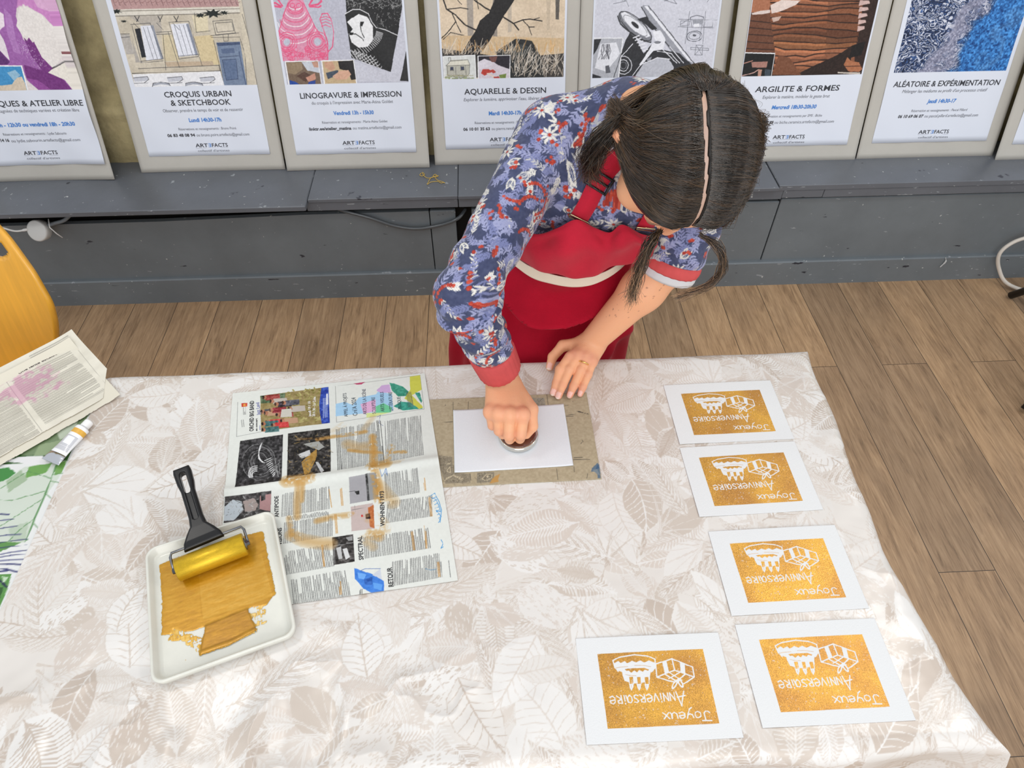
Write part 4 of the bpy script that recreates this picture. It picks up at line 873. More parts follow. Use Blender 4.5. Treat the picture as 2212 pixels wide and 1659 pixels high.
B 200 140 60 2.6 .8 340 -325 341 -287 342 -325;B 200 140 60 2.6 .8 184 -334 183 -298 186 -334;B 200 140 60 2.6 .8 162 -390 160 -352 164 -390;B 200 140 60 2.6 .8 305 -382 305 -349 307 -382;
B 200 140 60 2.6 .8 325 -382 327 -341 327 -382;B 200 140 60 2.6 .8 339 -434 340 -409 341 -434;B 200 140 60 2.6 .8 186 -441 185 -419 188 -441;B 60 70 140 2.4 .86 55 -99 54 -88 56 -99;B 120 120 120 2.2 .86 22 -87 20 -70 25 -87;
B 120 120 120 2.2 .86 23 -58 22 -39 27 -58;B 90 90 90 2 .86 215 -452 216 -437 219 -452;B 90 90 90 2 .86 357 -438 358 -409 358 -438;B 200 210 235 2.2 .86 169 -87 170 -38 176 -86;B 80 80 80 2 .86 327 -85 326 -47 337 -85;
S 9 .85 157 -136 184 -133 214 -132 244 -130;S 5 .5 122 -131 154 -132;S 8 .8 212 -168 238 -176 278 -183 311 -188;S 22 .5 210 -154 228 -164 250 -164;S 14 .75 287 -173 279 -195;S 15 .95 256 -144 256 -175 253 -208;
S 20 .9 249 -212 268 -210 276 -209;S 24 .95 104 -221 122 -221 142 -219;S 14 .7 124 -230 121 -263 121 -293;S 8 .7 132 -231 129 -264;S 17 .9 255 -227 257 -253 257 -283;S 26 .5 259 -253 270 -273 279 -287;
S 12 .7 153 -306 181 -302 210 -302;S 22 .65 112 -325 131 -339 155 -347 174 -351;S 10 .6 107 -293 112 -325;S 24 .5 240 -310 256 -324 260 -336;S 20 .75 240 -342 252 -349;S 16 .4 227 -351 241 -367;S 12 .3 241 -124 260 -98;
S 14 .25 187 -120 204 -108;S 10 .3 281 -209 305 -209;
'''
ART['card'] = '''
P 200 150 60 28.7 118 181.7 119.1 181.8 18.6 30.5 18.2;L 240 240 240 1.6 49.9 108 60.6 112.5 82 114.8 100.4 112.2 110.3 107.2 109.2 95.9 102.4 90.2;L 240 240 240 1.6 49.9 108 51.2 98.4 55.4 92.7;
P 240 240 240 50 103.7 57.5 107 60.6 104.1 66.7 106.6 69.7 103.3 77.2 106.6 82.7 104.1 88.9 106.5 94.2 103.5 101.6 105.9 109.6 102 108.8 94.8 101.3 90.2 99.7 85.2 97.6 78.6 87.3 75.8 73.5 75.3 62.6 79.1 61 86.9 61 91.3 53.4 94.5 50.6 99.1;
P 200 150 60 65 95.1 76.8 96.4 92.9 95.7 99.4 93 97.3 91.7 93.7 93.2 89.8 90.7 85.5 93.1 81.6 90.2 78.5 92.8 73.5 90.1 70.5 93.1 67 92.6;L 200 150 60 .5 51.9 97.3 59.7 98.5 70.2 98.7;L 200 150 60 .5 79.7 99.9 91.2 99.4 102.5 97.3;
L 200 150 60 .5 65.1 87.8 70.6 86.2 79.7 85.4;P 200 150 60 69.8 84.3 74.9 84.3 74.3 76.4 69.5 76.2;L 240 240 240 .9 69.4 84.5 68.9 74.9;L 240 240 240 .9 75.4 84.7 74.6 75.1;
P 240 240 240 67.9 74.9 74.4 75.1 73.5 70.8 70.2 65.7 68.3 70.1;L 200 150 60 .4 70.9 73.3 70.6 70;P 200 150 60 80.6 83.8 85.6 83.8 85 75.9 80.2 75.7;L 240 240 240 .9 80.1 84 79.5 74.4;L 240 240 240 .9 86.2 84.2 85.3 74.6;
P 240 240 240 78.6 74.5 85 74.6 84.1 70.3 80.8 65.3 79 69.7;L 200 150 60 .4 81.5 72.8 81.2 69.6;P 200 150 60 91.5 83.3 96.6 83.3 95.9 75.4 91.1 75.2;L 240 240 240 .9 91.1 83.6 90.4 73.9;L 240 240 240 .9 97.1 83.7 96.2 74.1;
P 240 240 240 89.5 74 95.9 74.1 95 69.8 91.6 64.8 89.8 69.2;L 200 150 60 .4 92.4 72.3 92.1 69.1;L 240 240 240 1.6 110 100.4 134.6 106.8 161.8 94 161.3 80.4 145.2 72.1 124.2 76.8 108.7 82.5 110 100.4;
L 240 240 240 1.6 134.6 106.8 135.3 90.9;L 240 240 240 1.6 135.3 90.9 161.3 80.4;L 240 240 240 1.6 135.3 90.9 108.7 82.5;P 240 240 240 119.8 102.9 126.2 104.6 126.9 88.2 120.5 86.2;
P 240 240 240 145.3 101.3 151.3 98.8 149.4 85 143.1 87.9;L 240 240 240 1.8 120.5 86.2 135.5 75.4;L 240 240 240 1.8 149.4 85 132.9 73.8;L 240 240 240 1.4 126.9 88.2 142.7 76.6;L 240 240 240 1.4 143.1 87.9 124.8 79.6;
P 240 240 240 133.8 69.7 131.1 67 128.6 65.4 126.8 65.3 126.2 66.8 127.1 69.5 129.1 72.7 131.8 75.5 134.3 77.1 136.1 77.2 136.7 75.6 135.8 72.9;
P 200 150 60 132.3 70.6 130.5 68.6 128.9 67.5 128.4 67.9 129 69.5 130.5 71.8 132.4 73.8 134 74.9 134.5 74.6 133.9 72.9;
P 240 240 240 143 74.2 143.7 71 143.5 68.2 142.4 66.8 140.6 67 138.7 68.8 137.2 71.8 136.5 75.1 136.7 77.8 137.8 79.3 139.5 79.1 141.4 77.2;
P 200 150 60 141.2 73.5 141.8 71.1 141.8 69.4 141.1 69.2 140 70.3 139 72.5 138.4 74.9 138.4 76.6 139.1 76.9 140.1 75.7;
P 240 240 240 139.6 76.1 139.1 75.2 138.2 74.4 137 74.1 135.8 74.1 134.8 74.6 134.1 75.4 134.1 76.3 134.5 77.3 135.4 78 136.6 78.4 137.8 78.3 138.9 77.9 139.5 77.1;L 240 240 240 1.5 172.5 22.9 159.9 23.4;
L 240 240 240 1.5 164.7 23.4 164.2 32.4 166.3 35 170.1 34.8 171.9 32.8;L 240 240 240 1.5 155.5 27.3 159.3 29.3 159.6 32.8 156.1 35.2 152.4 34.1 151.5 30.5 153 28 155.5 27.3;L 240 240 240 1.5 149.2 27.4 148 31.3 144.8 32.5 142 31.3;
L 240 240 240 1.5 140.4 27 142.3 32.9 145.4 38.5 148.5 40.4;L 240 240 240 1.5 137.9 31.4 130.3 30.6 131 28.3 134.2 27.3 137.6 29.4 137.9 33 134.7 35.3 130 34.2;L 240 240 240 1.5 127.5 27.5 126.9 33 124 35.4 120.6 33.4 119.5 27.5;
L 240 240 240 1.5 119.7 28.3 119.4 33 118.3 35.4;L 240 240 240 1.5 116.6 27.6 108.2 35.5;L 240 240 240 1.5 108.5 27.6 116.4 35.4;L 240 240 240 1.5 142.3 62 138.9 52.6 135.9 43;L 240 240 240 1.5 135.9 43 133.8 51.6 131.3 61.8;
L 240 240 240 1.5 143 56.3 132 54.6;L 240 240 240 1.5 128.4 60.8 128.6 50.5 122.4 60.7 122.2 50.4;L 240 240 240 1.5 119.1 60.7 119.4 50.4 113.1 60.6 113 50.3;L 240 240 240 1.5 109.3 60.6 109.5 53.4;
L 240 240 240 1.5 109.6 50.3 109.6 49.1;L 240 240 240 1.5 106.1 50.3 102.3 60.5 99.2 50.2;L 240 240 240 1.5 96.7 55.3 89.9 54.2 90.6 51.1 93.5 49.9 96.6 52.7 96.7 57.3 93.7 60.4 89.4 58.8;
L 240 240 240 1.5 86.7 60.3 87.2 50.1 82 50.5 81.5 53.6 86.4 55.2 80.4 60.2;L 240 240 240 1.5 72.2 50.9 75.7 49.8 77.9 52 75.5 54.5 72.5 56 72.4 58.9 75.2 60.2 78.1 59;
L 240 240 240 1.5 63.6 51.4 66.6 49.9 69.3 52.9 69 57.5 66 60.1 63.3 57 63.4 50.8 61.4 60;L 240 240 240 1.5 58.5 60 59 52.8;L 240 240 240 1.5 59.2 49.8 59.2 48.6;
L 240 240 240 1.5 54.5 60 55.2 49.7 50 50.2 49.5 53.2 54.3 54.8 48.2 59.9;L 240 240 240 1.5 45.7 54.7 38.9 53.6 39.7 50.6 42.6 49.4 45.6 52.2 45.5 56.8 42.5 59.8 38.3 58.2;
'''
ART['green'] = '''
P 58 96 48 -1625 -133 -1401 -98 -1401 -154 -1400 -211 -1586 -215;P 120 142 104 -1493 -149 -1399 -104 -1406 -153 -1442 -195 -1486 -196;P 150 170 130 -1464 -173 -1423 -162 -1430 -196 -1464 -197;
P 196 208 186 -1446 -142 -1413 -120 -1412 -153 -1431 -162;P 20 40 22 -1597 -191 -1496 -171 -1503 -207 -1580 -227;P 240 240 242 -1577 -233 -1490 -198 -1449 -197 -1419 -219 -1466 -215 -1503 -207 -1575 -239;
P 60 140 60 -1556 -229 -1498 -220 -1480 -232 -1487 -261 -1540 -264;P 214 224 212 -1553 -285 -1488 -244 -1471 -221 -1402 -211 -1401 -248 -1409 -287 -1407 -372 -1517 -361;P 110 165 80 -1463 -221 -1425 -214 -1427 -235 -1459 -245;
P 120 170 90 -1418 -215 -1401 -211 -1400 -236 -1410 -242;P 168 190 160 -1490 -249 -1473 -227 -1453 -248 -1475 -273;P 190 206 186 -1445 -344 -1418 -332 -1407 -370 -1431 -367;
L 84 140 78 2.2 -1416 -221 -1411 -276 -1410 -325 -1407 -370;L 84 140 78 1.2 -1412 -273 -1443 -283 -1463 -290 -1498 -286;L 84 140 78 1.2 -1413 -290 -1435 -313 -1454 -333 -1470 -348;L 84 140 78 1.2 -1411 -328 -1426 -348 -1435 -368;
L 84 140 78 1.2 -1415 -247 -1460 -230 -1477 -247 -1499 -272;L 84 140 78 1 -1413 -277 -1397 -289;L 84 140 78 1 -1408 -336 -1395 -347;L 84 140 78 1 -1415 -239 -1393 -237;L 84 140 78 1 -1413 -253 -1392 -257;
L 38 42 104 1.3 -1478 -329 -1461 -327 -1444 -326;L 38 42 104 1.3 -1471 -345 -1453 -342 -1433 -340;L 38 42 104 1.3 -1465 -359 -1443 -356 -1420 -356;L 38 42 104 1.3 -1455 -372 -1431 -367 -1406 -365;
L 38 42 104 1.3 -1451 -380 -1427 -378 -1403 -376;L 38 42 104 1.3 -1446 -392 -1423 -388 -1399 -386;L 38 42 104 1.3 -1444 -397 -1421 -394 -1396 -392;L 38 42 104 1.3 -1441 -403 -1419 -402 -1396 -402;
L 38 42 104 2 -1444 -408 -1419 -409 -1394 -411;L 38 42 104 2 -1441 -414 -1417 -418 -1392 -424;L 38 42 104 2 -1437 -423 -1425 -421 -1413 -420;L 38 42 104 2 -1432 -435 -1417 -441 -1403 -448;
L 38 42 104 2 -1479 -316 -1468 -316 -1456 -317;P 90 150 70 -1487 -426 -1405 -426 -1401 -453 -1400 -480 -1459 -486;P 200 225 195 -1419 -429 -1408 -431 -1411 -443;P 40 90 36 -1433 -451 -1409 -448 -1405 -466 -1421 -479;
P 70 130 50 -1461 -481 -1392 -487 -1391 -500 -1448 -508;L 20 30 70 3 -1430 -429 -1403 -448;
'''
ART['grey'] = '''
P 140 130 112 -281 67 -257 62 -256 28 -226 24 -226 5 -269 6 -278 40;P 134 126 110 -214 25 -184 25 -186 5 -215 4;P 148 142 130 -109 191 -82 189 -81 171 -107 170;N 92 84 70 176 164 140 90 .7 0 0 3 -278 65 -258 62 -273 9;
N 92 84 70 176 164 140 60 .7 0 0 3 -255 24 -227 22 -255 9;N 92 84 70 176 164 140 50 .7 0 0 3 -213 24 -185 24 -214 6;N 96 92 80 176 164 140 40 .7 0 0 3 -109 191 -83 189 -107 172;L 196 182 154 1.2 -270 13 -257 21;
L 196 182 154 1.2 -254 21 -240 12;L 196 182 154 1.2 -269 16 -255 23 -238 14;L 196 182 154 1.2 -267 32 -261 41 -260 28 -267 32;L 196 182 154 1.2 -206 12 -197 22 -188 20 -189 13 -199 8 -206 12;L 196 182 154 1.2 -269 49 -261 47;
L 196 182 154 1.2 -267 45 -260 50;P 196 182 154 -194 16 -194 15 -195 15 -195 14 -196 14 -197 15 -198 16 -198 17 -198 18 -197 18 -196 19 -195 19 -195 18 -194 17;L 84 80 70 .8 -255 189 -255 167;L 84 80 70 .8 -226 188 -227 168;
L 84 80 70 .8 -276 142 -256 141;L 84 80 70 .8 -76 199 -76 171;L 84 80 70 .8 -75 25 -75 2;L 84 80 70 .8 -44 28 -45 17;L 84 80 70 .8 -45 144 -27 146;L 84 80 70 .8 -45 141 -32 141;L 84 80 70 .8 -42 47 -27 47;
L 84 80 70 .8 -43 43 -14 42;L 84 80 70 .8 -44 168 -38 168;L 84 80 70 .8 -23 85 -21 82 -26 77;L 84 80 70 .8 -25 2 -22 12;L 84 80 70 .8 -278 45 -256 44;L 84 80 70 .8 -255 43 -255 28;L 84 80 70 .8 -226 24 -225 10;
L 60 56 52 1.6 -23 152 -13 149;L 60 56 52 .8 -12 148 -2 144;P 94 112 128 -1 34 0 24 -1 1 -6 1 -5 15 -16 15 -13 23;P 70 96 124 -4 27 0 31 -1 22 -7 20;P 120 132 140 -13 19 -4 20 -1 7 -5 9;
P 184 142 84 -188 11 -181 18 -174 20 -178 10 -177 4 -193 2;P 110 102 90 -284 184 -285 184 -286 184 -286 184 -286 185 -285 185;P 110 102 90 -243 185 -244 184 -245 184 -246 185 -245 186 -244 186;
P 110 102 90 -268 182 -269 181 -270 181 -271 182 -270 183 -269 183;P 110 102 90 -212 176 -213 175 -214 175 -215 176 -214 176 -213 176;P 110 102 90 -27 176 -28 176 -29 176 -29 177 -29 177 -28 177;
'''
NEWS_TEXT = [
('ANTIPODE',(45,45,48),(91,-289),(90,-248),7,1),
('VISIONS',(45,45,48),(97,-342),(96,-310),7,1),
('SPECTRAL',(45,45,48),(225,-388),(225,-345),7.5,1),
('WOHNEN 1973',(45,45,48),(263,-332),(267,-264),7.5,1),
('RETOUR',(45,45,48),(268,-440),(268,-407),8,1),
('ORCHID BIG BAND',(40,40,44),(43,-100),(41,-26),8,1),
('en concert',(60,60,62),(50,-101),(49,-71),4,1),
('Jazz Land',(60,70,160),(54,-63),(51,-32),7,0),
('APPEL À PROJETS',(60,70,80),(214,-90),(214,-31),7,0),
("Cré'A 2024",(60,70,80),(232,-90),(231,-45),9,0),
('ARTS DE LA SCÈNE',(70,70,90),(249,-90),(251,-26),7,0),
('SCULPTURE',(70,70,90),(266,-91),(267,-50),7,0),
('ARTS VISUELS',(60,70,90),(282,-88),(284,-39),7,0),
('LITTÉRATURE',(60,70,80),(298,-89),(300,-42),7,0),
('MUSIQUE',(40,80,80),(314,-87),(315,-57),7,0),
('jeudi 19 / 10',(240,235,230),(147,-80),(146,-42),5,1),
('20 h 30 - La Cuba',(240,235,230),(154,-81),(156,-32),5,1)]

# ------------------------------------------------------------------ poster boards leaning on the ledge
LEAN = 0.30
M_BOARD = mat('grey_card', (192, 188, 180), .8, var=.06, vscale=6, bump=.1, bscale=300)
M_PRINT = mat('printed_paper', rough=.45, attr=True, spec=.35)
M_INK = mat('charcoal_ink', (46, 48, 56), .5)
M_BLUE = mat('blue_ink', (58, 128, 208), .5)
M_GREY = mat('grey_ink', (112, 114, 122), .5)
M_BOLD = mat('dark_bold_ink', (56, 57, 64), .5)
PAPER = (224, 229, 241)

def marbling():
    p = Paint(-206, 206, 274, 640, 1.2, (60, 80, 120))
    h, w = p.h, p.w
    wx, wy = fbm((h, w), (5, 5), 21, 4), fbm((h, w), (5, 5), 31, 4)
    yy, xx = np.mgrid[0:h, 0:w]
    base = fbm((h * 2, w * 2), (16, 16), 41, 4)
    j = np.clip((yy * 1 + (wy - .5) * 260 + h * .4).astype(int), 0, 2 * h - 1)
    i = np.clip((xx * 1 + (wx - .5) * 260 + w * .4).astype(int), 0, 2 * w - 1)
    f = base[j, i]
    s = np.sin(f * 46)
    stops = np.array([(22, 30, 52), (40, 62, 110), (36, 44, 70), (70, 110, 175), (30, 40, 64), (140, 150, 180), (226, 228, 238)], float)
    t = np.clip((s * .5 + .5) * 6, 0, 5.999)
    k = t.astype(int)
    p.a[:] = stops[k] + (stops[np.minimum(k + 1, 6)] - stops[k]) * (t - k)[..., None]
    spk = fbm((h, w), (70, 80), 51, 2)
    u = (xx / w) * .95 + (yy / h) * .55 + (fbm((h, w), (6, 6), 61, 3) - .5) * .35    # flowing band, then a fine grained blue corner
    grain = spk[..., None]
    grey = np.array((150, 150, 172)) + (grain - .5) * 120
    m1 = np.clip((u - .72) * 14, 0, 1)[..., None] * np.clip((.92 - u) * 14, 0, 1)[..., None]
    p.a += (grey - p.a) * m1 * .85
    blue = np.array((46, 112, 182)) + (grain - .5) * np.array((110, 150, 170))
    m2 = np.clip((u - .9) * 16, 0, 1)[..., None]
    p.a += (blue - p.a) * m2
    pale = np.clip((u - 1.15) * 8, 0, 1)[..., None] * np.clip((1.27 - u) * 10, 0, 1)[..., None]
    p.a += (np.array((170, 182, 205)) - p.a) * pale * .6
    return p

def art_canvas(key):
    if key == 'P7':
        return marbling()
    bg = (225, 222, 222)
    if key in ART:
        bg = [int(v) for v in ART[key].split(';')[0].split()[1:4]]
    p = Paint(-206, 206, 274, 640, 1.2, bg)
    if key in ('P1', 'P2', 'P4'):
        p.a += (fbm((p.h, p.w), (9, 9), ord(key[1]), 4) - .5)[..., None] * 34
    if key in ART:
        p.draw(ART[key])
    p.a += (fbm((p.h, p.w), (90, 100), 77, 2) - .5)[..., None] * 26
    if key == 'P1':
        r = np.random.RandomState(3)
        for i in range(150):
            t = r.rand()
            x, y = 81 + 55 * t + r.randn() * 9, 420 - 62 * t + r.randn() * 12
            p.poly([(x - 1, y), (x, y + 1), (x + 1, y), (x, y - 1)], (216, 190, 220))
    if key == 'P8':
        p.draw('P 160 100 170 -206 274 -100 274 -40 420 -206 520;P 203 135 195 -206 500 0 400 206 640 -206 640')
    return p

# key, along wall, distance from bench front, tilt in its own plane, printed left/right, art bottom, text rows
BOARDS = [
 ('P1', -1.604, .130, 'grey board with a purple abstract painting poster, beside the yellow chair'),
 ('P2', -1.0315, .166, 'grey board with a poster of a sketched stone facade and blue door'),
 ('P3', -.5285, .156, 'grey board with a poster of a pink animal and a black owl print'),
 ('P4', -.016, .168, 'grey board with a poster of a dark leaning tree in beige grass'),
 ('P5', .4800, .172, 'grey board with a poster of a pencil drawn motorcycle, behind the head'),
 ('P6', .978, .138, 'grey board with a poster of brown layered clay'),
 ('P7', 1.480, .142, 'grey board with a poster of blue and black marbled paint'),
 ('P8', 1.969, .112, 'grey board cut off at the picture edge, after the blue marbled poster'),
]
WID = {'P1': 245, 'P8': 245}
ROWS = {
 'P1': [('TECHNIQUES & ATELIER LIBRE', 'T', -150, 224, 248), ('Explorations accompagnées de techniques variées et création libre', 'S', -168, 204, 226), ('Mardi 10h - 12h30 ou vendredi 18h - 20h30', 'D', -130, 173, 183), ('Réservations et renseignements : Lydie Sabourin', 'R', -70, 136, 154), ('06 45 20 14 16', 'K', -140, -58, 135), ('ou lydie.sabourin.artefacts@gmail.com', 'E', -52, 174, 133), 'logo', -27, 84, 92],
 'P2': [('CROQUIS URBAIN', 'T', -103, 115, 250), ('& SKETCHBOOK', 'T', -89, 107, 224), ('Observer, prendre le temps de voir et de ressentir', 'S', -121, 143, 200), ('Lundi 14h30-17h', 'D', -43, 64, 169), ('Réservations et renseignements : Bruno Poiré', 'R', -85, 108, 141), ('06 83 48 08 94', 'K', -127, -35, 121), ('ou bruno.poire.artefacts@gmail.com', 'E', -30, 148, 121), 'logo', -42, 67, 86],
 'P3': [('LINOGRAVURE & IMPRESSION', 'T', -162, 171, 242), ("du croquis à l'impression avec Marie-Atina Goldet", 'S', -128, 141, 219), ('Vendredi 13h - 15h30', 'D', -61, 73, 186), ('Réservation et renseignements : Marie-Atina Goldet', 'R', -103, 116, 157), ('linktr.ee/atelier_matina', 'K', -149, -8, 137), ('ou matina.artefacts@gmail.com', 'E', -3, 161, 137), 'logo', -45, 65, 88],
 'P4': [('AQUARELLE & DESSIN', 'T', -133, 141, 239), ("Explorer la lumière, apprivoiser l'eau, libérer le trait", 'I', -135, 161, 214), ('Mardi 14h30-17h', 'D', -53, 58, 169), ('Réservations et renseignements : Pierre Renollet', 'R', -102, 106, 139), ('06 10 01 35 63', 'K', -142, -51, 119), ('ou pierre.renollet.artefacts@gmail.com', 'E', -45, 150, 119), 'logo', -53, 57, 82],
 'P5': [('DESSIN', 'T', -123, -37, 241), 'logo', -53, 57, 85],
 'P6': [('ARGILITE & FORMES', 'T', -151, 136, 240), ('Explorer la matière, modeler le geste brut', 'I', -121, 108, 215), ('Mercredi 18h30-20h30', 'D', -84, 69, 182), ('Réservation et renseignements par SMS : Biche', 'R', -109, 95, 153), ('9 83 85', 'K', -112, -70, 133), ('ou biche.ceramics.artefacts@gmail.com', 'E', -66, 141, 133), 'logo', -63, 49, 83],
 'P7': [('ALÉATOIRE & EXPÉRIMENTATION', 'T', -180, 185, 245), ("Mélanger les médiums au profit d'un processus créatif", 'I', -143, 150, 222), ('Jeudi 14h30-17', 'D', -47, 52, 189), ('Réservation et renseignements : Pascal Pillard', 'R', -94, 101, 159), ('06 10 69 06 07', 'K', -136, -48, 141), ('ou pascal.pillard.artefacts@gmail.com', 'E', -43, 146, 141), 'logo', -48, 60, 87],
}
STYLE = {'T': (M_INK, 18, .012), 'S': (M_GREY, 10.5, 0), 'I': (M_GREY, 10.5, .22), 'D': (M_BLUE, 12.5, .03), 'R': (M_GREY, 8.5, 0), 'K': (M_BOLD, 10, .03), 'E': (M_GREY, 10, 0)}
PANEL = {'P1': (-190, 240, 287), 'P2': (-190, 212, 274), 'P3': (-198, 198, 276), 'P4': (-199, 199, 278), 'P5': (-200, 200, 270), 'P6': (-204, 200, 280), 'P7': (-190, 194, 280), 'P8': (-195, 200, 280)}

for key, s, d, label in BOARDS:
    root = thing('poster_board', label, 'poster', WALL @ Matrix.Translation((s, d, .4405)) @ Matrix.Rotation(math.pi / 2 - LEAN, 4, 'X'), 'poster boards along the ledge')
    w = .247
    r = np.random.RandomState(ord(key[1]))
    warp_a, warp_b = {'P1': (.010, .0), 'P2': (.004, .002), 'P3': (.006, -.002)}.get(key, (.001, .0))
    # the cardboard bows a little towards its edges
    def bow(X, Y, a=warp_a, b=warp_b):
        return a * (X / .247) ** 2 * np.clip(1.0 - Y / .7, 0, 1) + b * np.sin(Y * 9) * (X / .247)
    gx, gy = np.linspace(-w, w, 41), np.linspace(0, .70, 41)
    bd = sheet('backing_board', gx, gy, bow, None, M_BOARD, root, .004)
    cv = art_canvas(key)
    a0, a1, ab = PANEL[key]
    px0, px1 = (-.20, .236) if key == 'P1' else (-.206, .206)
    def colour(X, Y, cv=cv, a0=a0, a1=a1, ab=ab):
        c = np.broadcast_to(lin(PAPER), (len(X), 3)).copy()
        q = (X * 1000 > a0) & (X * 1000 < a1) & (Y * 1000 > ab) & (Y < .628)
        c[q] = cv.sample(X[q] * 1000, Y[q] * 1000)
        return c
    px = np.arange(px0, px1 + .0001, .00125)
    py = np.concatenate([np.linspace(.053, .262, 12), np.arange(.266, .52, .00125), np.linspace(.525, .634, 30)])
    curl = {'P1': .007}.get(key, .0)
    def lift(X, Y, bow=bow, curl=curl, px1=px1):
        return bow(X, Y) + .0012 + curl * np.clip((X - px1 + .09) / .09, 0, 1) ** 2 * (.6 + .4 * np.sin(Y * 34)) + (.0015 if curl == 0 else .003) * np.sin(X * 21 + Y * 15) ** 2
    sheet('poster_sheet', px, py, lift, colour, M_PRINT, root, .0006)
    if key in ROWS:
        T, T2, T3, T4 = Letters(), Letters(), Letters(), Letters()
        rows = ROWS[key]
        for q in rows:
            if isinstance(q, tuple):
                m, h, ex = STYLE[q[1]]
                (T2 if q[1] == 'T' else T if q[1] in 'SI' else T4 if q[1] == 'D' else T3).add(q[0], m, q[2] / 1000, q[3] / 1000, q[4] / 1000, h / 1000, ex if q[1] != 'I' else 0, ex if q[1] == 'I' else (.2 if key in ('P6', 'P7') and q[1] in 'DRKE' else (.1 if key in ('P6', 'P7') else 0)))
        k = rows.index('logo')
        lx0, lx1, ly = rows[k + 1] / 1000, rows[k + 2] / 1000, rows[k + 3] / 1000
        q = lx1 - lx0
        T2.build('title', root, lambda V, lift=lift: np.c_[V[:, :2], lift(V[:, 0], V[:, 1]) + .0007])
        if T.V:
            T3.build('contact_lettering', root, lambda V, lift=lift: np.c_[V[:, :2], lift(V[:, 0], V[:, 1]) + .0007])
            T4.build('schedule', root, lambda V, lift=lift: np.c_[V[:, :2], lift(V[:, 0], V[:, 1]) + .0007])
            T.build('subtitle', root, lambda V, lift=lift: np.c_[V[:, :2], lift(V[:, 0], V[:, 1]) + .0007])
        T = Letters()
        T.add('ART', M_INK, lx0, lx0 + .385 * q, ly + .001, .0125, .012)
        T.add('E', M_BLUE, lx0 + .405 * q, lx0 + .485 * q, ly + .001, .0125, .0, 0, True)
        T.add('FACTS', M_INK, lx0 + .515 * q, lx1, ly + .001, .0125, .012)
        T.add('collectif d\'artistes', M_GREY, lx0 + .004, lx1 + .002, ly - .017, .0075)
        T.add('I', M_GREY, lx0, lx1, ly - .0085, .0005)
        T.build('logo', root, lambda V, lift=lift: np.c_[V[:, :2], lift(V[:, 0], V[:, 1]) + .0007])

# ------------------------------------------------------------------ the work table and its cloths
TBL = Matrix.Translation((.600, .990, 0)) @ Matrix.Rotation(.0506, 4, 'Z')    # local: origin at the far corner, -x along the far side, -y towards the viewer
M_WOOD = mat('pale_table_wood', (176, 142, 100), .5, var=.2, vscale=6, stretch=(1, 12, 1))
M_STEEL = mat('brushed_steel', (150, 152, 156), .3, 1.0)
table = thing('work_table', 'long work table hidden under the beige leaf patterned cloth', 'table', TBL)
mesh('tabletop', *box(-2.1, -.034, -.722, -.034, .700, .7335, .004), M_WOOD, table, False)
for x in (-2.03, -.11):
    for y in (-.65, -.10):
        mesh('leg', *box(x - .022, x + .022, y - .022, y + .022, 0, .6995, .003), M_STEEL, table, False)

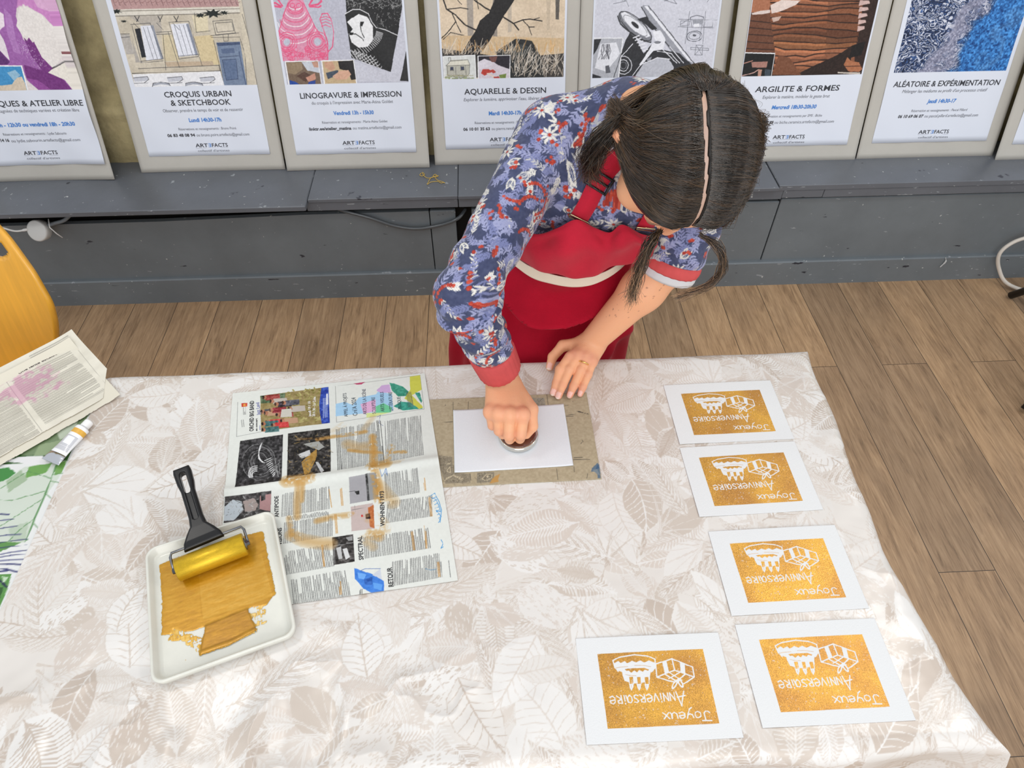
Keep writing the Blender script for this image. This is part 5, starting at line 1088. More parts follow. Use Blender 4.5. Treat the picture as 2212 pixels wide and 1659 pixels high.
def leafy_print(x0, x1, y0, y1, px):
    """tone on tone tropical leaves: ribs, hatching and split leaves in beige and white"""
    p = Paint(x0, x1, y0, y1, px, (233, 228, 223))
    rs = np.random.RandomState(11)
    W = [(238, 235, 232), (234, 230, 226), (241, 239, 237)]
    Bg = [(213, 201, 190), (221, 210, 201), (205, 191, 179), (225, 216, 208)]
    def curve(o, a, L, bend, n=7):
        t = np.linspace(0, 1, n)
        ang = a + bend * t
        st = L / (n - 1)
        return o + np.vstack([[0, 0], np.cumsum(np.c_[np.cos(ang[1:]), np.sin(ang[1:])] * st, 0)]), ang
    N = int((x1 - x0) * (y1 - y0) / 1150)
    for i in range(N):
        o = np.array([x0 + rs.rand() * (x1 - x0), y0 + rs.rand() * (y1 - y0)])
        a, L = rs.rand() * 6.283, 55 + rs.rand() * 75
        bend = rs.randn() * .5
        kind = rs.randint(5)
        fill, vein = (W[rs.randint(3)], Bg[rs.randint(4)]) if rs.rand() < .6 else (Bg[rs.randint(4)], W[rs.randint(3)])
        C, A = curve(o, a, L, bend)
        nrm = np.c_[-np.sin(A), np.cos(A)]
        if kind == 0:                                    # feather palm
            C, A = curve(o, a, L * 1.5, bend, 24)
            for k in range(2, 24):
                for sgn in (-1, 1):
                    l = L * .42 * math.sin(math.pi * min(1, (k + 3) / 27)) + 8
                    b, _ = curve(C[k], A[k] + sgn * (.95 - .02 * k), l, -sgn * .5, 5)
                    q = np.c_[-np.sin(A[k]), np.cos(A[k])][0] * 0
                    p.line(b, 4.2, fill if (k % 2) else vein, .9, .6)
                    p.line(b, .7, vein if (k % 2) else fill, .8)
            p.line(C, 1.6, vein)
            continue
        wd = L * (.2 + .14 * rs.rand())
        t = np.linspace(0, 1, 7)
        prof = np.sin(np.pi * t ** .8) ** .8 * wd
        prof[-1] = 0
        edge = np.vstack([C + nrm * prof[:, None], (C - nrm * prof[:, None])[::-1]])
        p.poly(edge, fill, .95)
        if kind == 1:                                    # broad leaf with side veins
            p.line(np.vstack([edge, edge[:1]]), .9, vein, .8)
            p.line(C, 2, vein)
            for k in np.linspace(.6, 5.6, 9):
                j, f = int(k), k - int(k)
                c = C[j] + (C[j + 1] - C[j]) * f
                for sgn in (-1, 1):
                    e = c + sgn * nrm[j] * np.interp(k / 6 + .1, t, prof) * .95 + (C[j + 1] - C[j]) * .8
                    p.line([c, (c + e) / 2 + (C[j + 1] - C[j]) * .12, e], 1.3, vein, .9, .6)
        elif kind == 2:                                  # scale hatching
            for k in range(int(L * wd / 28)):
                u, v = rs.rand(), rs.rand() * 2 - 1
                j = min(5, int(u * 6))
                c = C[j] + (C[j + 1] - C[j]) * (u * 6 - j) + nrm[j] * v * np.interp(u, t, prof) * .95
                d = (C[j + 1] - C[j])
                d = d / np.linalg.norm(d) * 4.5 + nrm[j] * rs.randn() * .9
                p.line([c, c + d], 1.2, vein, .85)
        elif kind == 3:                                  # split leaf: long comb stripes
            for k in np.linspace(.3, 5.8, 22):
                j, f = int(k), k - int(k)
                c = C[j] + (C[j + 1] - C[j]) * f
                for sgn in (-1, 1):
                    e = c + sgn * nrm[j] * np.interp(k / 6, t, prof) * 1.02 + (C[j + 1] - C[j]) * .55
                    m = (c + e) / 2 + (C[j + 1] - C[j]) * .25
                    p.line([c, m, e], 2.2, vein, .9, .7)
            p.line(C, 1.8, vein)
        else:                                            # bent grass blades
            for k in range(9):
                b, _ = curve(o + rs.randn(2) * 4, a + (k - 4) * .2, L * (.7 + .4 * rs.rand()), (k - 4) * .12, 7)
                p.line(b, 3.4, fill if k % 2 else vein, .9, .8)
                p.line(b, .6, vein if k % 2 else fill, .9)
    return p

def cloth_material():
    m = mat('oilcloth', rough=.27, attr=True, spec=.5)
    nt = m.node_tree
    N, L = nt.nodes, nt.links
    n = N.new('ShaderNodeTexNoise')
    n.inputs['Scale'].default_value = 7
    n.inputs['Detail'].default_value = 3
    L.new(N['Texture Coordinate'].outputs['Object'], n.inputs['Vector'])
    bp = N.new('ShaderNodeBump')
    bp.inputs['Strength'].default_value = .35
    bp.inputs['Distance'].default_value = .02
    L.new(n.outputs['Fac'], bp.inputs['Height'])
    L.new(bp.outputs[0], N['Principled BSDF'].inputs['Normal'])
    return m
M_CLOTH = cloth_material()

def drop(t, r=.026):
    """arc length past the table edge -> (outward, downward)"""
    a = np.clip(t / r, 0, math.pi / 2)
    return np.where(t < 0, t, r * np.sin(a) + np.clip(t - r * math.pi / 2, 0, None) * .04), np.where(t < 0, 0, r * (1 - np.cos(a)) + np.clip(t - r * math.pi / 2, 0, None))

def cloth(name, label, x_lo, x_hi, print_map, z, px, hang_right):
    us = np.arange(x_lo, x_hi, px)
    vs = np.arange(-.93, .17, px)
    U, Vv = np.meshgrid(us, vs)
    er = np.interp(Vv, [-.76, -.70, -.65, -.60, -.45, -.35, -.25, -.18, -.05, .0], [.03, .012, .0, -.006, -.018, -.014, -.006, .0, .004, .008]) - .026
    ox, dx = drop(U - er) if hang_right else (U * 0, U * 0)
    X = np.where(U > er, er + ox, U) if hang_right else U
    oy, dy = drop(Vv + .026)
    Y = np.where(Vv > -.026, -.026 + oy, Vv)
    on, dn = drop(-(Vv + .722))
    Y = np.where(Vv < -.722, -.722 - on, Y)
    fold = .012 * np.sin(Vv * 31 + 1.0) * np.clip(dx / .08, 0, 1) + .012 * np.sin(U * 24) * np.clip(dn / .08, 0, 1) * 0
    X = X + fold
    Y = Y + .010 * np.sin(U * 27 + .6) * np.clip(dy / .08, 0, 1) - .012 * np.sin(U * 23) * np.clip(dn / .08, 0, 1)
    Z = z - np.maximum.reduce([dx, dy, dn])
    # slack near the front and the side: low swells that catch the lamps
    r1, r2 = fbm(U.shape, (9, 13), 3, 3), fbm(U.shape, (5, 4), 9, 2)
    ridge = 1 - np.abs(2 * r1 - 1) * 2.2
    front = np.clip((-.52 - Vv) / .1, 0, 1)
    side = np.clip((U + .085) / .05, 0, 1) if hang_right else 0
    Z = Z + (np.clip(ridge, 0, 1) ** 2 * .007 + (r2 - .5) * .006) * np.clip(front * np.clip((-.52 - U) / .15, 0, 1) + side * .5, 0, 1)
    V = np.stack([X, Y, Z], -1).reshape(-1, 3)
    o = mesh(name, V, grid_faces(len(us), len(vs)), M_CLOTH, None, True, print_map.sample(U.ravel() * 1000, Vv.ravel() * 1000) * np.array((.86, .85, .84)))
    o.matrix_world = TBL
    return tag(o, label, 'tablecloth')

green = Paint(-2120, -1360, -940, 180, 1.4, (238, 240, 240))
rs = np.random.RandomState(4)
for i in range(26):                                      # big leaves and sprays beyond the part in view
    x, y, a, l = -2100 + rs.rand() * 480, -900 + rs.rand() * 1050, rs.rand() * 6.28, 120 + rs.rand() * 160
    d, n = np.array([math.cos(a), math.sin(a)]), np.array([-math.sin(a), math.cos(a)])
    q = [np.array([x, y]) + d * l * t + n * s * l * .3 * math.sin(3.14 * t) for s, t in ((1, 0), (1, .25), (1, .5), (1, .75), (1, 1), (-1, .75), (-1, .5), (-1, .25))]
    green.poly(q, [(96, 150, 76), (60, 104, 52), (150, 180, 130), (206, 220, 204)][i % 4])
    green.line([q[0], q[4]], 2, (84, 140, 78))
green.draw(ART['green'])
cloth('tablecloth', 'white tablecloth with large green leaves, showing beside the beige cloth', -2.12, -1.365, green, .7385, .0017, False)
beige = cloth('tablecloth', 'shiny beige and white leaf patterned oilcloth on the table', -1.396, .20, leafy_print(-1400, 205, -935, 175, 1.05), .740, .00132, True)

# ------------------------------------------------------------------ printed cards
M_CARD = mat('white_card_stock', (224, 227, 232), .6, var=.02, vscale=300, bump=.15, bscale=700)
def gold_print():
    m = mat('gold_block_print', (236, 237, 239), .62, bump=.2, bscale=600)
    nt = m.node_tree
    N, L = nt.nodes, nt.links
    b = N['Principled BSDF']
    a = N.new('ShaderNodeAttribute')
    a.attribute_name = 'ink'
    oi = N.new('ShaderNodeObjectInfo')
    mp = N.new('ShaderNodeMapping')
    cx = N.new('ShaderNodeCombineXYZ')
    mu = N.new('ShaderNodeMath')
    mu.operation = 'MULTIPLY'
    mu.inputs[1].default_value = 37
    L.new(oi.outputs['Random'], mu.inputs[0])
    L.new(mu.outputs[0], cx.inputs[0])
    L.new(N['Texture Coordinate'].outputs['Object'], mp.inputs['Vector'])
    L.new(cx.outputs[0], mp.inputs['Location'])
    def noise(s, d):
        n = N.new('ShaderNodeTexNoise')
        n.inputs['Scale'].default_value = s
        n.inputs['Detail'].default_value = d
        L.new(mp.outputs[0], n.inputs['Vector'])
        return n.outputs['Fac']
    r = N.new('ShaderNodeValToRGB')
    r.color_ramp.elements[0].position = .36
    r.color_ramp.elements[0].color = (*lin((188, 136, 70)), 1)
    r.color_ramp.elements[1].position = .62
    r.color_ramp.elements[1].color = (*lin((218, 166, 74)), 1)
    L.new(noise(13, 5), r.inputs[0])
    sp = N.new('ShaderNodeValToRGB')
    sp.color_ramp.elements[0].position = .35
    sp.color_ramp.elements[0].color = (.72, .70, .66, 1)
    sp.color_ramp.elements[1].position = .66
    sp.color_ramp.elements[1].color = (1.3, 1.28, 1.2, 1)
    L.new(noise(900, 3), sp.inputs[0])
    mx = N.new('ShaderNodeMix')
    mx.data_type = 'RGBA'
    mx.blend_type = 'MULTIPLY'
    mx.inputs['Factor'].default_value = 1
    L.new(r.outputs[0], mx.inputs[6])
    L.new(sp.outputs[0], mx.inputs[7])
    c = N.new('ShaderNodeMix')
    c.data_type = 'RGBA'
    c.inputs[6].default_value = (*lin((222, 223, 224)), 1)
    L.new(a.outputs['Fac'], c.inputs['Factor'])
    L.new(mx.outputs[2], c.inputs[7])
    L.new(c.outputs[2], b.inputs['Base Color'])
    for sock, v0, v1 in (('Metallic', 0, .55), ('Roughness', .62, .38)):
        k = N.new('ShaderNodeMapRange')
        k.inputs['To Min'].default_value = v0
        k.inputs['To Max'].default_value = v1
        L.new(a.outputs['Fac'], k.inputs['Value'])
        L.new(k.outputs[0], b.inputs[sock])
    return m
M_GOLDPRINT = gold_print()
pc = Paint(0, 210, 0, 142, .45, (240, 240, 240))
pc.draw(ART['card'])
rag = fbm((pc.h, pc.w), (60, 90), 3, 3)
cov = np.clip((236 - pc.a[..., 2]) / 170, 0, 1)
cov = np.where(cov > .95, np.where(rag > .23, 1, .6), cov)

def ink_at(X, Y):
    i = np.clip(((X + .105) * 1000 / .45).astype(int), 0, pc.w - 1)
    j = np.clip(((.071 - Y) * 1000 / .45).astype(int), 0, pc.h - 1)
    return cov[j, i]
gx, gy = np.linspace(-.105, .105, 440), np.linspace(-.071, .071, 298)
cards = [(.4026, .8202, .0599, 'gold birthday print card at the far end of the row, the most coppery one'),
         (.4103, .6714, .0683, 'second gold birthday print card down from the far end of the row'),
         (.4288, .5015, .0570, 'third gold birthday print card of the row, alone between two gaps'),
         (.4384, .3452, .0466, 'gold birthday print card with reddish blotches at the table corner'),
         (.2008, .3241, .0424, 'gold birthday print card lying apart from the row, on its inner side')]
proto = None
for x, y, a, label in cards:
    M = Matrix.Translation((x, y, .7409)) @ Matrix.Rotation(a, 4, 'Z')
    if proto is None:
        c = proto = sheet('print_card', gx, gy, lambda X, Y: .0006 * np.sin(X * 17 + 1) * np.sin(Y * 22) + .0006, None, M_GOLDPRINT, None, .0006, ink_at)
    else:
        c = proto.copy()
        COL.objects.link(c)
    c.matrix_world = M
    tag(c, label, 'card', 'drying birthday cards')

# ------------------------------------------------------------------ cardboard jig, blank sheet
gp = Paint(-340, 0, 0, 200, .8, (172, 158, 132))
gp.a += (fbm((gp.h, gp.w), (60, 90), 4, 3) - .5)[..., None] * 26
gp.draw(ART['grey'])
M_PULP = mat('pulp_board', rough=.85, attr=True, spec=.2)
jig = sheet('registration_board', np.arange(-.336, .0003, .0008), np.arange(0, .1984, .0008), None, lambda X, Y: gp.sample(X * 1000, Y * 1000), M_PULP, None, .0018)
jig.matrix_world = Matrix.Translation((.1547, .6682, .7421)) @ Matrix.Rotation(.060, 4, 'Z')
tag(jig, 'grey brown cardboard with pencil marks under the white sheet', 'cardboard')
blank = sheet('paper_sheet', np.linspace(-.104, .104, 60), np.linspace(-.0705, .0705, 40), lambda X, Y: .0003 + .0012 * np.clip((np.abs(X) - .07) / .034, 0, 1) ** 2, None, M_CARD, None, .0003)
blank.matrix_world = Matrix.Translation((-.0013, .7578, .7425)) @ Matrix.Rotation(.073, 4, 'Z')
tag(blank, 'blank white sheet being rubbed on the grey cardboard', 'paper')

# ------------------------------------------------------------------ newspaper
NQ = [np.array(v) for v in ((-.5358, .8647), (-.1714, .9166), (-.0832, .4808), (-.443, .426))]
def news_xy(s, t):
    s, t = s[:, None], t[:, None]
    return (1 - t) * ((1 - s) * NQ[0] + s * NQ[1]) + t * ((1 - s) * NQ[3] + s * NQ[2])
npz = Paint(-4, 372, -449, 4, .65, (226, 228, 222))
npz.draw(';'.join(o for o in ART['news'].replace('\n', '').split(';') if not o.startswith('S')))
gr = fbm((npz.h, npz.w), (110, 90), 12, 3)
st = fbm((npz.h, npz.w), (14, 12), 18, 4)
yy, xx = np.mgrid[0:npz.h, 0:npz.w]
for op in ART['news'].replace('\n', '').split(';'):       # dry roller smears of gold ink
    if op.startswith('S'):
        v = [float(t) for t in op.split()[1:]]
        P = np.array(v[2:]).reshape(-1, 2)
        best = np.full((npz.h, npz.w), 1e9)
        X, Y = npz.x0 + xx * npz.px, npz.y1 - yy * npz.px
        for i in range(len(P) - 1):
            d = P[i + 1] - P[i]
            t = np.clip(((X - P[i, 0]) * d[0] + (Y - P[i, 1]) * d[1]) / (d @ d + 1e-9), 0, 1)
            best = np.minimum(best, np.hypot(X - P[i, 0] - t * d[0], Y - P[i, 1] - t * d[1]))
        m = np.clip(1.15 - best / (v[0] * .5), 0, 1) ** .5 * v[1] * np.clip((gr * .6 + st * .8 - .48) * 5, 0, 1)
        npz.a += (np.array((190, 138, 62)) - npz.a) * (m * .9)[..., None]
npz.a += ((gr - .5) * 150 * np.clip((150 - npz.a.mean(-1)) / 90, 0, 1) + (gr - .5) * 8)[..., None]
M_NEWS = mat('newsprint', rough=.5, attr=True, spec=.3)
ss, tt = np.arange(0, 368.1, .7), np.arange(-445, .1, .7)
S, T_ = np.meshgrid(ss, tt)
def news_z(s, t):
    """s, t in mm: waves, the centre fold standing up a little, lying over the cardboard at one side"""
    f = -t - np.interp(s, [0, 368], [226, 214])
    z = .0008 + .0042 * np.exp(-(f / 9) ** 2) + .0012 * np.exp(-((f - 2) / 40) ** 2)
    z = z + .0018 * np.clip((s - 285) / 50, 0, 1) * np.clip((f + 225) / 30, 0, 1) * np.clip((70 - f) / 40, 0, 1)
    return z + .0009 * (1 + np.sin(s * .031 + t * .012)) * np.clip(-t / 40, 0, 1) * .6
XY = news_xy(S.ravel() / 368, -T_.ravel() / 445)
newspaper = thing('newspaper', 'open newspaper sheet with gold roller smears beside the ink tray', 'newspaper', (-.3, .67, .7405))
V = np.c_[XY[:, 0] + .3, XY[:, 1] - .67, news_z(S.ravel(), T_.ravel())]
mesh('page', V, grid_faces(len(ss), len(tt)), M_NEWS, newspaper, True, npz.sample(S.ravel(), T_.ravel()) * .92)
inks = {}
def on_news(V):
    q = news_xy(V[:, 0] / 368, -V[:, 1] / 445)
    return np.c_[q[:, 0] + .3, q[:, 1] - .67, news_z(V[:, 0], V[:, 1]) + .0004]
for txt, c, p0, p1, h, bold in NEWS_TEXT:
    if c not in inks:
        inks[c] = mat('news_ink', c, .6)
    d = np.array(p1) - np.array(p0)
    L_ = float(np.hypot(*d))
    a = math.atan2(d[1], d[0])
    T = Letters()
    T.add(txt, inks[c], 0, L_, 0, h, .022 if bold else 0, 0, False, a, (p0[0] - math.sin(a) * h * .5, p0[1] + math.cos(a) * h * .5))
    T.build('headline', newspaper, on_news)

# ------------------------------------------------------------------ two loose book pages
PG = Matrix.Translation((-.905, 1.0236, 0)) @ Matrix.Rotation(math.radians(46.8), 4, 'Z')     # origin at the top corner, x along the top edge
pp = Paint(-420, 8, -225, 4, .8, (222, 217, 203))
pp.a += (fbm((pp.h, pp.w), (12, 20), 7, 4) - .5)[..., None] * 20
g1 = (150, 146, 136)
pp.line([(-14, -16), (-330, -16)], .6, (160, 156, 146))
pp.line([(-14, -16), (-20, -200)], .6, (160, 156, 146))
pp.column((-12, -6), (-90, -6), (-12, -10), 3, (150, 146, 138), .9)
pp.column((-140, -42), (-28, -42), (-140, -196), 3.4, g1, .8)
pp.column((-258, -58), (-156, -58), (-258, -208), 2.6, g1, .95)
pp.column((-372, -40), (-270, -40), (-372, -208), 2.6, g1, .95)
pp.line([(-149, -22), (-152, -208)], .6, (150, 146, 138))
pur = fbm((pp.h, pp.w), (26, 40), 9, 4)
yy, xx = np.mgrid[0:pp.h, 0:pp.w]
PX, PY = pp.x0 + xx * pp.px, pp.y1 - yy * pp.px
spot = np.exp(-(((PX + 150) / 34) ** 2 + ((PY + 70) / 46) ** 2)) + .8 * np.exp(-(((PX + 105) / 40) ** 2 + ((PY + 60) / 26) ** 2)) + .6 * np.exp(-(((PX + 95) / 40) ** 2 + ((PY + 110) / 30) ** 2)) + .3
m = np.clip((spot * pur - .36) * 5, 0, 1) * .46
pp.a += (np.array((196, 120, 162)) - pp.a) * m[..., None]
M_PAGE = mat('old_paper', rough=.75, attr=True, spec=.2)

def page_z(X, Y):
    return .0015 + .010 * np.clip((Y + .03) / .03, 0, 1) ** 2 + .0035 * np.clip((X + .05) / .05, 0, 1) ** 2 + .0012 * np.sin(X * 40 + Y * 23) * np.sin(Y * 30) ** 2

def page(name, label, x0, cut, z0, seed, dx=0.0, dy=0.0, blank_side=False):
    xs, ys = np.arange(-.40, .0005, .0009), np.arange(-.214, .0005, .0009)
    X, Y = np.meshgrid(xs, ys)
    keep = np.ones(X.shape, bool)
    tear = -.2135 + .004 * (fbm(X.shape, (3, 26), seed, 3) - .3)
    keep &= Y > tear
    if cut:
        keep &= (X + Y * -1.0) < 10
        keep &= X < np.where(Y < -.150, -(-.150 - Y) * .62, 1)
    Z = page_z(X, Y)
    V = np.stack([X + dx, Y + dy, Z], -1).reshape(-1, 3)
    F = grid_faces(len(xs), len(ys))
    F = F[keep.ravel()[F].all(1)]
    use = np.unique(F)
    re = np.full(len(V), -1)
    re[use] = np.arange(len(use))
    C = pp.sample(X.ravel() * 1000, Y.ravel() * 1000) if not blank_side else np.broadcast_to(lin((220, 214, 198)), (len(V), 3))
    o = thing(name, label, 'page', Matrix.Translation((0, 0, z0)) @ PG)
    mesh('sheet', V[use], re[F], M_PAGE, o, True, C[use])
    return o
page('book_page', 'cream page showing its torn edge from under the purple stained page', -.3, False, .7405, 31, -.0134, -.0166, True)
top_page = page('book_page', 'old printed page with purple ink stains, overlapping the far table edge', -.3, True, .7425, 37)
T = Letters()
T.add('Une lente escalade', mat('faded_ink', (70, 58, 62), .6), -.124, -.044, -.030, .0062, .02)
T.build('lettering', top_page, lambda V: np.c_[V[:, 0], V[:, 1], page_z(V[:, 0], V[:, 1]) + .0006])

# ------------------------------------------------------------------ implicit shapes -> meshes
def iso(fn, lo, hi, h):
    """polygonise fn(P) = 0 over a box with step h"""
    lo, hi = np.array(lo, float), np.array(hi, float)
    n = np.ceil((hi - lo) / h).astype(int) + 1
    ax = [lo[i] + h * np.arange(n[i]) for i in range(3)]
    D = np.empty(n, np.float32)
    for i0 in range(0, n[0], 24):
        X, Y, Z = np.meshgrid(ax[0][i0:i0 + 24], ax[1], ax[2], indexing='ij')
        D[i0:i0 + 24] = fn(np.stack([X, Y, Z], -1))
    return iso_grid(D, lo, h)

def iso_grid(D, lo, h):
    g = vdb.FloatGrid(4.0)
    g.copyFromArray(np.clip(D / h, -4, 4).astype(np.float32))
    P, q = g.convertToQuads(0.0)
    return P.astype(np.float32) * h + np.asarray(lo, np.float32), q[:, ::-1].astype(np.int32)

def smin(a, b, k):
    h = np.clip(k - np.abs(a - b), 0, None) / k
    return np.minimum(a, b) - h * h * k * .25

def rbox2(X, Y, hx, hy, r):
    qx, qy = np.abs(X) - hx + r, np.abs(Y) - hy + r
    return np.hypot(np.clip(qx, 0, None), np.clip(qy, 0, None)) + np.minimum(np.maximum(qx, qy), 0) - r

# ------------------------------------------------------------------ ink tray
def rrect(hx, hy, r, z, n=7):
    out = []
    for cx, cy, a0 in ((hx - r, hy - r, 0), (-hx + r, hy - r, 90), (-hx + r, -hy + r, 180), (hx - r, -hy + r, 270)):
        for a in np.linspace(a0, a0 + 90, n):
            out.append((cx + r * math.cos(math.radians(a)), cy + r * math.sin(math.radians(a)), z))
    return out
M_ENAMEL = mat('ivory_enamel', (216, 215, 206), .3, var=.10, vscale=16, tint=(170, 178, 160), coat=.2)
tray = thing('ink_tray', 'shallow ivory tray coated with gold ink, lying on the newspaper edge', 'tray', Matrix.Translation((-.443, .4573, .7432)) @ Matrix.Rotation(.378, 4, 'Z'))
hx, hy = .0995, .1115
rings = [(.006, 0, .014), (.002, .004, .016), (0, .0155, .017), (.0008, .017, .0165), (.0025, .0175, .016), (.0045, .0165, .015), (.0075, .007, .013), (.011, .0042, .011), (.014, .0038, .010)]
body = loft([rrect(hx - i, hy - i, r, z) for i, z, r in rings])
mesh('tray_body', body[0], body[1], M_ENAMEL, tray)
pt = Paint(-100, 100, -112, 112, .7, (0, 0, 0))                       # red: cover, green: shade of the ink, blue: thickness
hgt, wdt = pt.h, pt.w
streak = fbm((hgt, wdt), (60, 14), 3, 4)
speck = fbm((hgt, wdt), (80, 80), 8, 3)
pt.poly([(-84, 84), (-56, 87), (55, 87), (76, 84), (77, 38), (79, -32), (62, -46), (43, -43), (-40, -46), (-87, -36), (-83, 19)], (235, 120, 60))
pt.poly([(-70, -30), (-30, -60), (-36, -86), (-48, -70), (-60, -55), (-80, -48)], (150, 120, 30))
pt.poly([(-80, 67), (-28, 50), (-30, -24), (-79, -20)], (240, 132, 70))
pt.poly([(-28, 44), (68, 44), (73, -35), (-28, -33)], (225, 168, 50))
pt.poly([(34, -40), (62, -44), (60, -72), (40, -80)], (120, 150, 30))
pt.poly([(-26, -44), (36, -40), (44, -78), (8, -87), (-38, -87)], (255, 60, 140))
pt.poly([(-38, -87), (8, -87), (44, -80), (43, -74), (8, -80), (-36, -80)], (255, 90, 220))
cover = np.clip(pt.a[..., 0] / 255 * 1.14, 0, 1)
blur = cover.copy()
for _ in range(5):
    blur = (blur + np.roll(blur, 1, 0) + np.roll(blur, -1, 0) + np.roll(blur, 1, 1) + np.roll(blur, -1, 1)) / 5
dry = fbm((hgt, wdt), (34, 120), 23, 3)
mask = (blur + ((streak - .5) * 1.0 + (dry - .5) * .9) * (blur < .97)) > .5
tone = pt.a[..., 1] / 255 + (streak - .5) * .45 + (speck - .5) * .16
c_dark, c_mid, c_pale = (150, 102, 6), (186, 134, 16), (198, 152, 58)
colr = np.where(tone[..., None] < .5, np.array(c_dark) + (np.array(c_mid) - np.array(c_dark)) * np.clip(tone / .5, 0, 1)[..., None],
                np.array(c_mid) + (np.array(c_pale) - np.array(c_mid)) * np.clip((tone - .5) / .35, 0, 1)[..., None])
colr = colr + (np.array((226, 214, 180)) - colr) * (np.clip((.97 - blur) * 1.3, 0, .55) * np.clip(.4 + (dry - .45) * 3, 0, 1))[..., None]
thick = pt.a[..., 2] / 255
for _ in range(6):
    thick = (thick + np.roll(thick, 1, 0) + np.roll(thick, -1, 0) + np.roll(thick, 1, 1) + np.roll(thick, -1, 1)) / 5
jj, ii = np.mgrid[0:hgt, 0:wdt]
V = np.stack([(pt.x0 + (ii + .5) * pt.px) / 1000, (pt.y1 - (jj + .5) * pt.px) / 1000, .0041 + thick * .0022 + (streak - .5) * .00016], -1).reshape(-1, 3)
F = grid_faces(wdt, hgt)[:, ::-1]
F = F[mask.ravel()[F].all(1)]
use = np.unique(F)
re = np.full(len(V), -1)
re[use] = np.arange(len(use))
M_GOLDINK = mat('wet_gold_ink', rough=.34, metal=.35, attr=True, spec=.6, coat=.15)
mesh('ink_layer', V[use], re[F], M_GOLDINK, tray, True, lin(np.clip(colr, 0, 255)).reshape(-1, 3)[use])

# ------------------------------------------------------------------ brayer lying in the tray
M_BLACK = mat('black_plastic', (14, 14, 17), .3, spec=.35)
M_ROD = mat('dull_steel', (120, 122, 126), .3, 1.0)
M_GOLDROLL = mat('gold_coated_rubber', (204, 166, 34), .33, .6, var=.16, vscale=160, stretch=(1, 1, 5), bump=.12, bscale=500)
RA, RB = Vector((-.5111, .4861, .7655)), Vector((-.4187, .5308, .7655))
ax = (RB - RA).normalized()
perp = Vector((-ax.y, ax.x, 0))
brayer = thing('brayer', 'gold inked roller with black plastic handle resting in the tray', 'roller', RA + (RB - RA) * .5)
o3 = brayer.location
def rel(*ps):
    return [tuple(Vector(p) - o3) for p in ps]
L_ = (RB - RA).length
cyl = lathe([(.0095, 0), (.0172, 0), (.0181, .0012), (.0181, L_ - .0012), (.0172, L_), (.0095, L_)], 48)
mesh('roller', *turn(cyl, Matrix.Translation(-o3) @ along(RA, RB)), M_GOLDROLL, brayer)
for p, sgn in ((RA, -1), (RB, 1)):
    cap = lathe([(.0025, 0), (.0098, 0), (.0098, .0012), (.005, .002), (.004, .0065), (.0025, .0068)], 24)
    mesh('axle_cap', *turn(cap, Matrix.Translation(-o3) @ along(p, p + ax * sgn)), M_ROD, brayer)
up = Vector((0, 0, 1))
e = .0045
back = perp * .0265 + up * .010
path = [RA - ax * e, RA - ax * e + back * .8, RA - ax * (e - .003) + back, RA + ax * .02 + back, RB - ax * .02 + back, RB + ax * (e - .003) + back, RB + ax * e + back * .8, RB + ax * e]
mesh('wire_frame', *tube(rel(*path), .0021, 10), M_ROD, brayer)
# handle: flared socket, tapered shaft, slotted grip
H0 = RA.lerp(RB, .46) + back - perp * .006
H1 = Vector((-.5455, .6505, .7975))
hd = (H1 - H0).normalized()
hn = (up - hd * up.dot(hd)).normalized()
hxv = hd.cross(hn)
HL = (H1 - H0).length
def handle_sdf(P):
    x, y, z = P[..., 0], P[..., 1], P[..., 2]
    w = np.interp(y, [0, .010, .022, .034, .05, .10, HL - .03, HL - .008, HL], [.030, .028, .021, .0125, .0105, .0105, .0128, .0138, .0125])
    t = np.interp(y, [0, .012, .03, .06, HL], [.0055, .0075, .0080, .0075, .0072])
    d2 = np.abs(x) - w
    end = np.maximum(-y, y - HL)
    d2 = np.maximum(d2, end)
    d2 = smin(d2, d2, .001)
    dz = np.abs(z) - t
    q = np.hypot(np.clip(d2 + .005, 0, None), np.clip(dz + .005, 0, None)) + np.minimum(np.maximum(d2 + .005, dz + .005), 0) - .005
    slot = rbox2(x, y - (HL - .030), .0048, .020, .0046)                                   # hanging slot
    groove = np.maximum(rbox2(x, y - (HL * .5 - .002), .0042, .028, .004), .0052 - z)     # hollow on the upper face
    return np.maximum(np.maximum(q, -slot), -groove)
hv, hq = iso(handle_sdf, (-.034, -.003, -.011), (.034, HL + .003, .011), .00075)
HM = Matrix.Translation(H0 - o3) @ Matrix((hxv, hd, hn)).transposed().to_4x4()
A_ = np.array(HM)
mesh('handle', hv @ A_[:3, :3].T + A_[:3, 3], hq, M_BLACK, brayer)

# ------------------------------------------------------------------ paint tube
M_CRIMP = mat('bare_aluminium', (200, 202, 208), .22, 1.0, bump=.4, bscale=90)
M_TUBE = mat('tube_print', rough=.35, attr=True, coat=.3)
T0, T1 = Vector((-.7725, .7893, .7515)), Vector((-.8095, .6993, .7475))
tube_root = thing('paint_tube', 'white paint tube with a yellow band and silver crimped end', 'paint tube', T0)
td = (T1 - T0).normalized()
tn = (up - td * up.dot(td)).normalized()
ts = tn.cross(td)
def tube_ring(t, w, hh, n=40, sq=2.0):
    c = T0 + td * t - T0
    out = []
    for a in np.linspace(0, 2 * np.pi, n, endpoint=False):
        ca, sa = math.cos(a), math.sin(a)
        out.append(tuple(c + ts * (w * math.copysign(abs(ca) ** (2 / sq), ca)) + tn * (hh * math.copysign(abs(sa) ** (2 / sq), sa))))
    return out
prof = [(.0165, .0045, .0045), (.0185, .0115, .0100), (.0200, .0128, .0108)] + [(t, np.interp(t, [.02, .06, .078], [.0129, .0150, .0172]), np.interp(t, [.02, .05, .078], [.0108, .0085, .0040])) for t in np.linspace(.021, .078, 80)]
rings = [tube_ring(*p) for p in prof]
